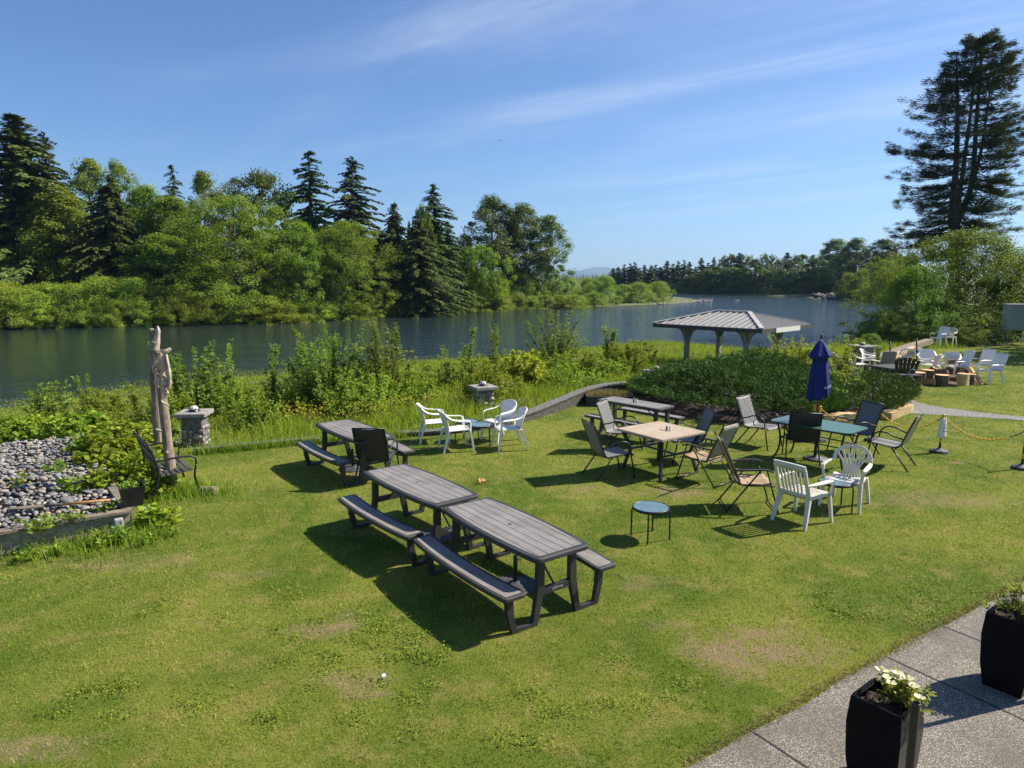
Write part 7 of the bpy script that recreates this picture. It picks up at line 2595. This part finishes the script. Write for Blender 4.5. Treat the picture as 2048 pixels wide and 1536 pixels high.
# low leafy herbs and yellow flowers
n = 42000
c_ = rng.integers(0, len(X), n)
P = np.concatenate([X[c_] + rng.normal(0, .10, (n, 2)), (Zg[c_] + rng.uniform(.05, .38, n) * np.clip(.4 + dl[c_] * .5, .4, 1))[:, None]], 1)
Lv = Leaves()
Lv.add(P, rdir(rng, n) + [0, 0, .3], rdir(rng, n) + [0, 0, 1.2], rng.uniform(.035, .07, n), rng.uniform(.018, .036, n), rng.random(n))
tag(leaf_obj('meadow_herbs', Lv, LEAF['bank_bush'], None), 'leafy herbs among the meadow grass', 'herbs', kind='stuff')
Lv = Leaves()
for px, D, rx, ry, m_ in ((600, 15.8, 1.1, .6, 190), (745, 16.4, .9, .6, 130), (830, 17.2, .9, .7, 90), (915, 18.2, .9, .7, 90), (690, 16.8, 2.2, 1.0, 200), (1105, 21, 1.2, .9, 60)):
    b = far(px, 800, D)
    X2 = np.stack([b.x + rng.normal(0, rx * .5, m_), b.y + rng.normal(0, ry * .6, m_)], 1)
    Z2 = ground_h(X2) + rng.uniform(.32, .62, m_)
    Pc = np.concatenate([X2, Z2[:, None]], 1)
    for q in range(4):
        Lv.add(Pc, rdir(rng, m_) * [1, 1, .4] + [0, 0, .15], np.tile([0, 0, 1.], (m_, 1)) + rdir(rng, m_) * .3, .028, .024, rng.random(m_))
tag(leaf_obj('yellow_flowers', Lv, LEAF['flower'], None), 'drifts of small yellow flowers in the meadow', 'flowers', kind='stuff')
# taller unmown grass round posts, bed and wall foot
Xs = []
for px, py, r, m_ in ((350, 990, .22, 500), (365, 985, .3, 450), (300, 1000, .35, 500), (395, 980, .15, 120), (425, 990, .25, 200), (250, 1082, .35, 500), (130, 1100, .5, 500), (1240, 818, .25, 200)):
    p = at(px, py)
    Xs.append(np.stack([p.x + rng.normal(0, r, m_), p.y + rng.normal(0, r * .6, m_)], 1))
for q0, q1, m_ in (((390, 910), (640, 886), 1500), ((640, 888), (800, 874), 1200), ((800, 876), (1045, 836), 1500), ((1045, 836), (1170, 800), 900)):
    a, b = at(*q0), at(*q1)
    u = rng.random(m_)[:, None]
    Xs.append(np.array([a.x, a.y]) + u * np.array([b.x - a.x, b.y - a.y]) + rng.normal(0, .07, (m_, 2)))
X = np.concatenate(Xs)
V, Fc, k_ = blades(X, np.zeros(len(X)), rng.uniform(.06, .24, len(X)), rng.uniform(.006, .012, len(X)), rng.uniform(.2, .9, len(X)), rng, 2)
tag(link('edge_grass', npmesh('edge_grass', V, Fc, LEAF['meadow'], np.repeat(rng.random(len(X)), k_))), 'longer uncut grass along the lawn edges', 'grass', kind='stuff')
u = rng.uniform(0, 9, 5200)
ex = np.stack([w0.x + wd.x * u, w0.y + wd.y * u], 1) + np.outer(rng.normal(-.02, .035, len(u)), [wn.x, wn.y])
V, Fc, k_ = blades(ex, np.full(len(u), .004), rng.uniform(.012, .040, len(u)), rng.uniform(.003, .006, len(u)), rng.uniform(.5, 2.0, len(u)), rng, 2)
tag(link('edge_straw', npmesh('edge_straw', V, Fc, LEAF['dry'], np.repeat(rng.random(len(u)), k_))), 'dry straw along the concrete edge of the lawn', 'straw', kind='stuff')
Lv = Leaves()
for px, py, rx, ry, m_ in ((690, 1300, .55, .22, 1500), (760, 1250, .25, .1, 350), (880, 1330, .3, .1, 350), (620, 1420, .5, .14, 500), (1760, 1215, .5, .16, 600), (1890, 1190, .4, .12, 400), (420, 1200, .6, .15, 400), (1050, 1440, .5, .12, 500), (1290, 1380, .3, .1, 300), (200, 1400, .6, .12, 500)):
    b = at(px, py)
    for tuft in range(max(4, m_ // 60)):
        q = 60
        cx_, cy_ = b.x + rng.normal(0, rx), b.y + rng.normal(0, ry * 1.6)
        P = np.stack([cx_ + rng.normal(0, .07, q), cy_ + rng.normal(0, .06, q), rng.uniform(.012, .045, q)], 1)
        Lv.add(P, rdir(rng, q) * [1, 1, .35], np.tile([0, 0, 1.], (q, 1)) + rdir(rng, q) * .5, rng.uniform(.014, .026, q), rng.uniform(.012, .02, q), rng.random(q))
tag(leaf_obj('clover', Lv, LEAF['weed'], None), 'dark green clover patches in the lawn', 'clover', kind='stuff')
# daisies and clover heads far out on the lawn
m_ = 420
X = np.stack([rng.uniform(4, 17, m_), rng.uniform(8.5, 20, m_)], 1)
_, i3 = poly_dist(pathP, X)
X = X[~i3]
Lv = Leaves()
Pc = np.concatenate([X, np.full((len(X), 1), .045)], 1)
for q in range(2):
    Lv.add(Pc, rdir(rng, len(X)) * [1, 1, .1], np.tile([0, 0, 1.], (len(X), 1)), .02, .02, rng.random(len(X)))
tag(leaf_obj('lawn_flowers', Lv, LEAF['flower'], None), 'tiny yellow flowers dotted over the lawn', 'flowers', kind='stuff')


# ------------------------------------------------------------------ haze
hb = MB().box((0, 3500, 150), (9000, 8200, 310))
m, k = newmat('haze_air')
k.n.remove(k.bsdf)
vol = k.node('ShaderNodeVolumePrincipled', {'Color': (0.45, 0.68, 1.0, 1), 'Density': 1.1e-4, 'Anisotropy': 0.2})
k.l.new(vol.outputs[0], k.out.inputs['Volume'])
tag(hb.build('haze', m), 'thin blue summer haze over the river valley', 'haze', kind='stuff')
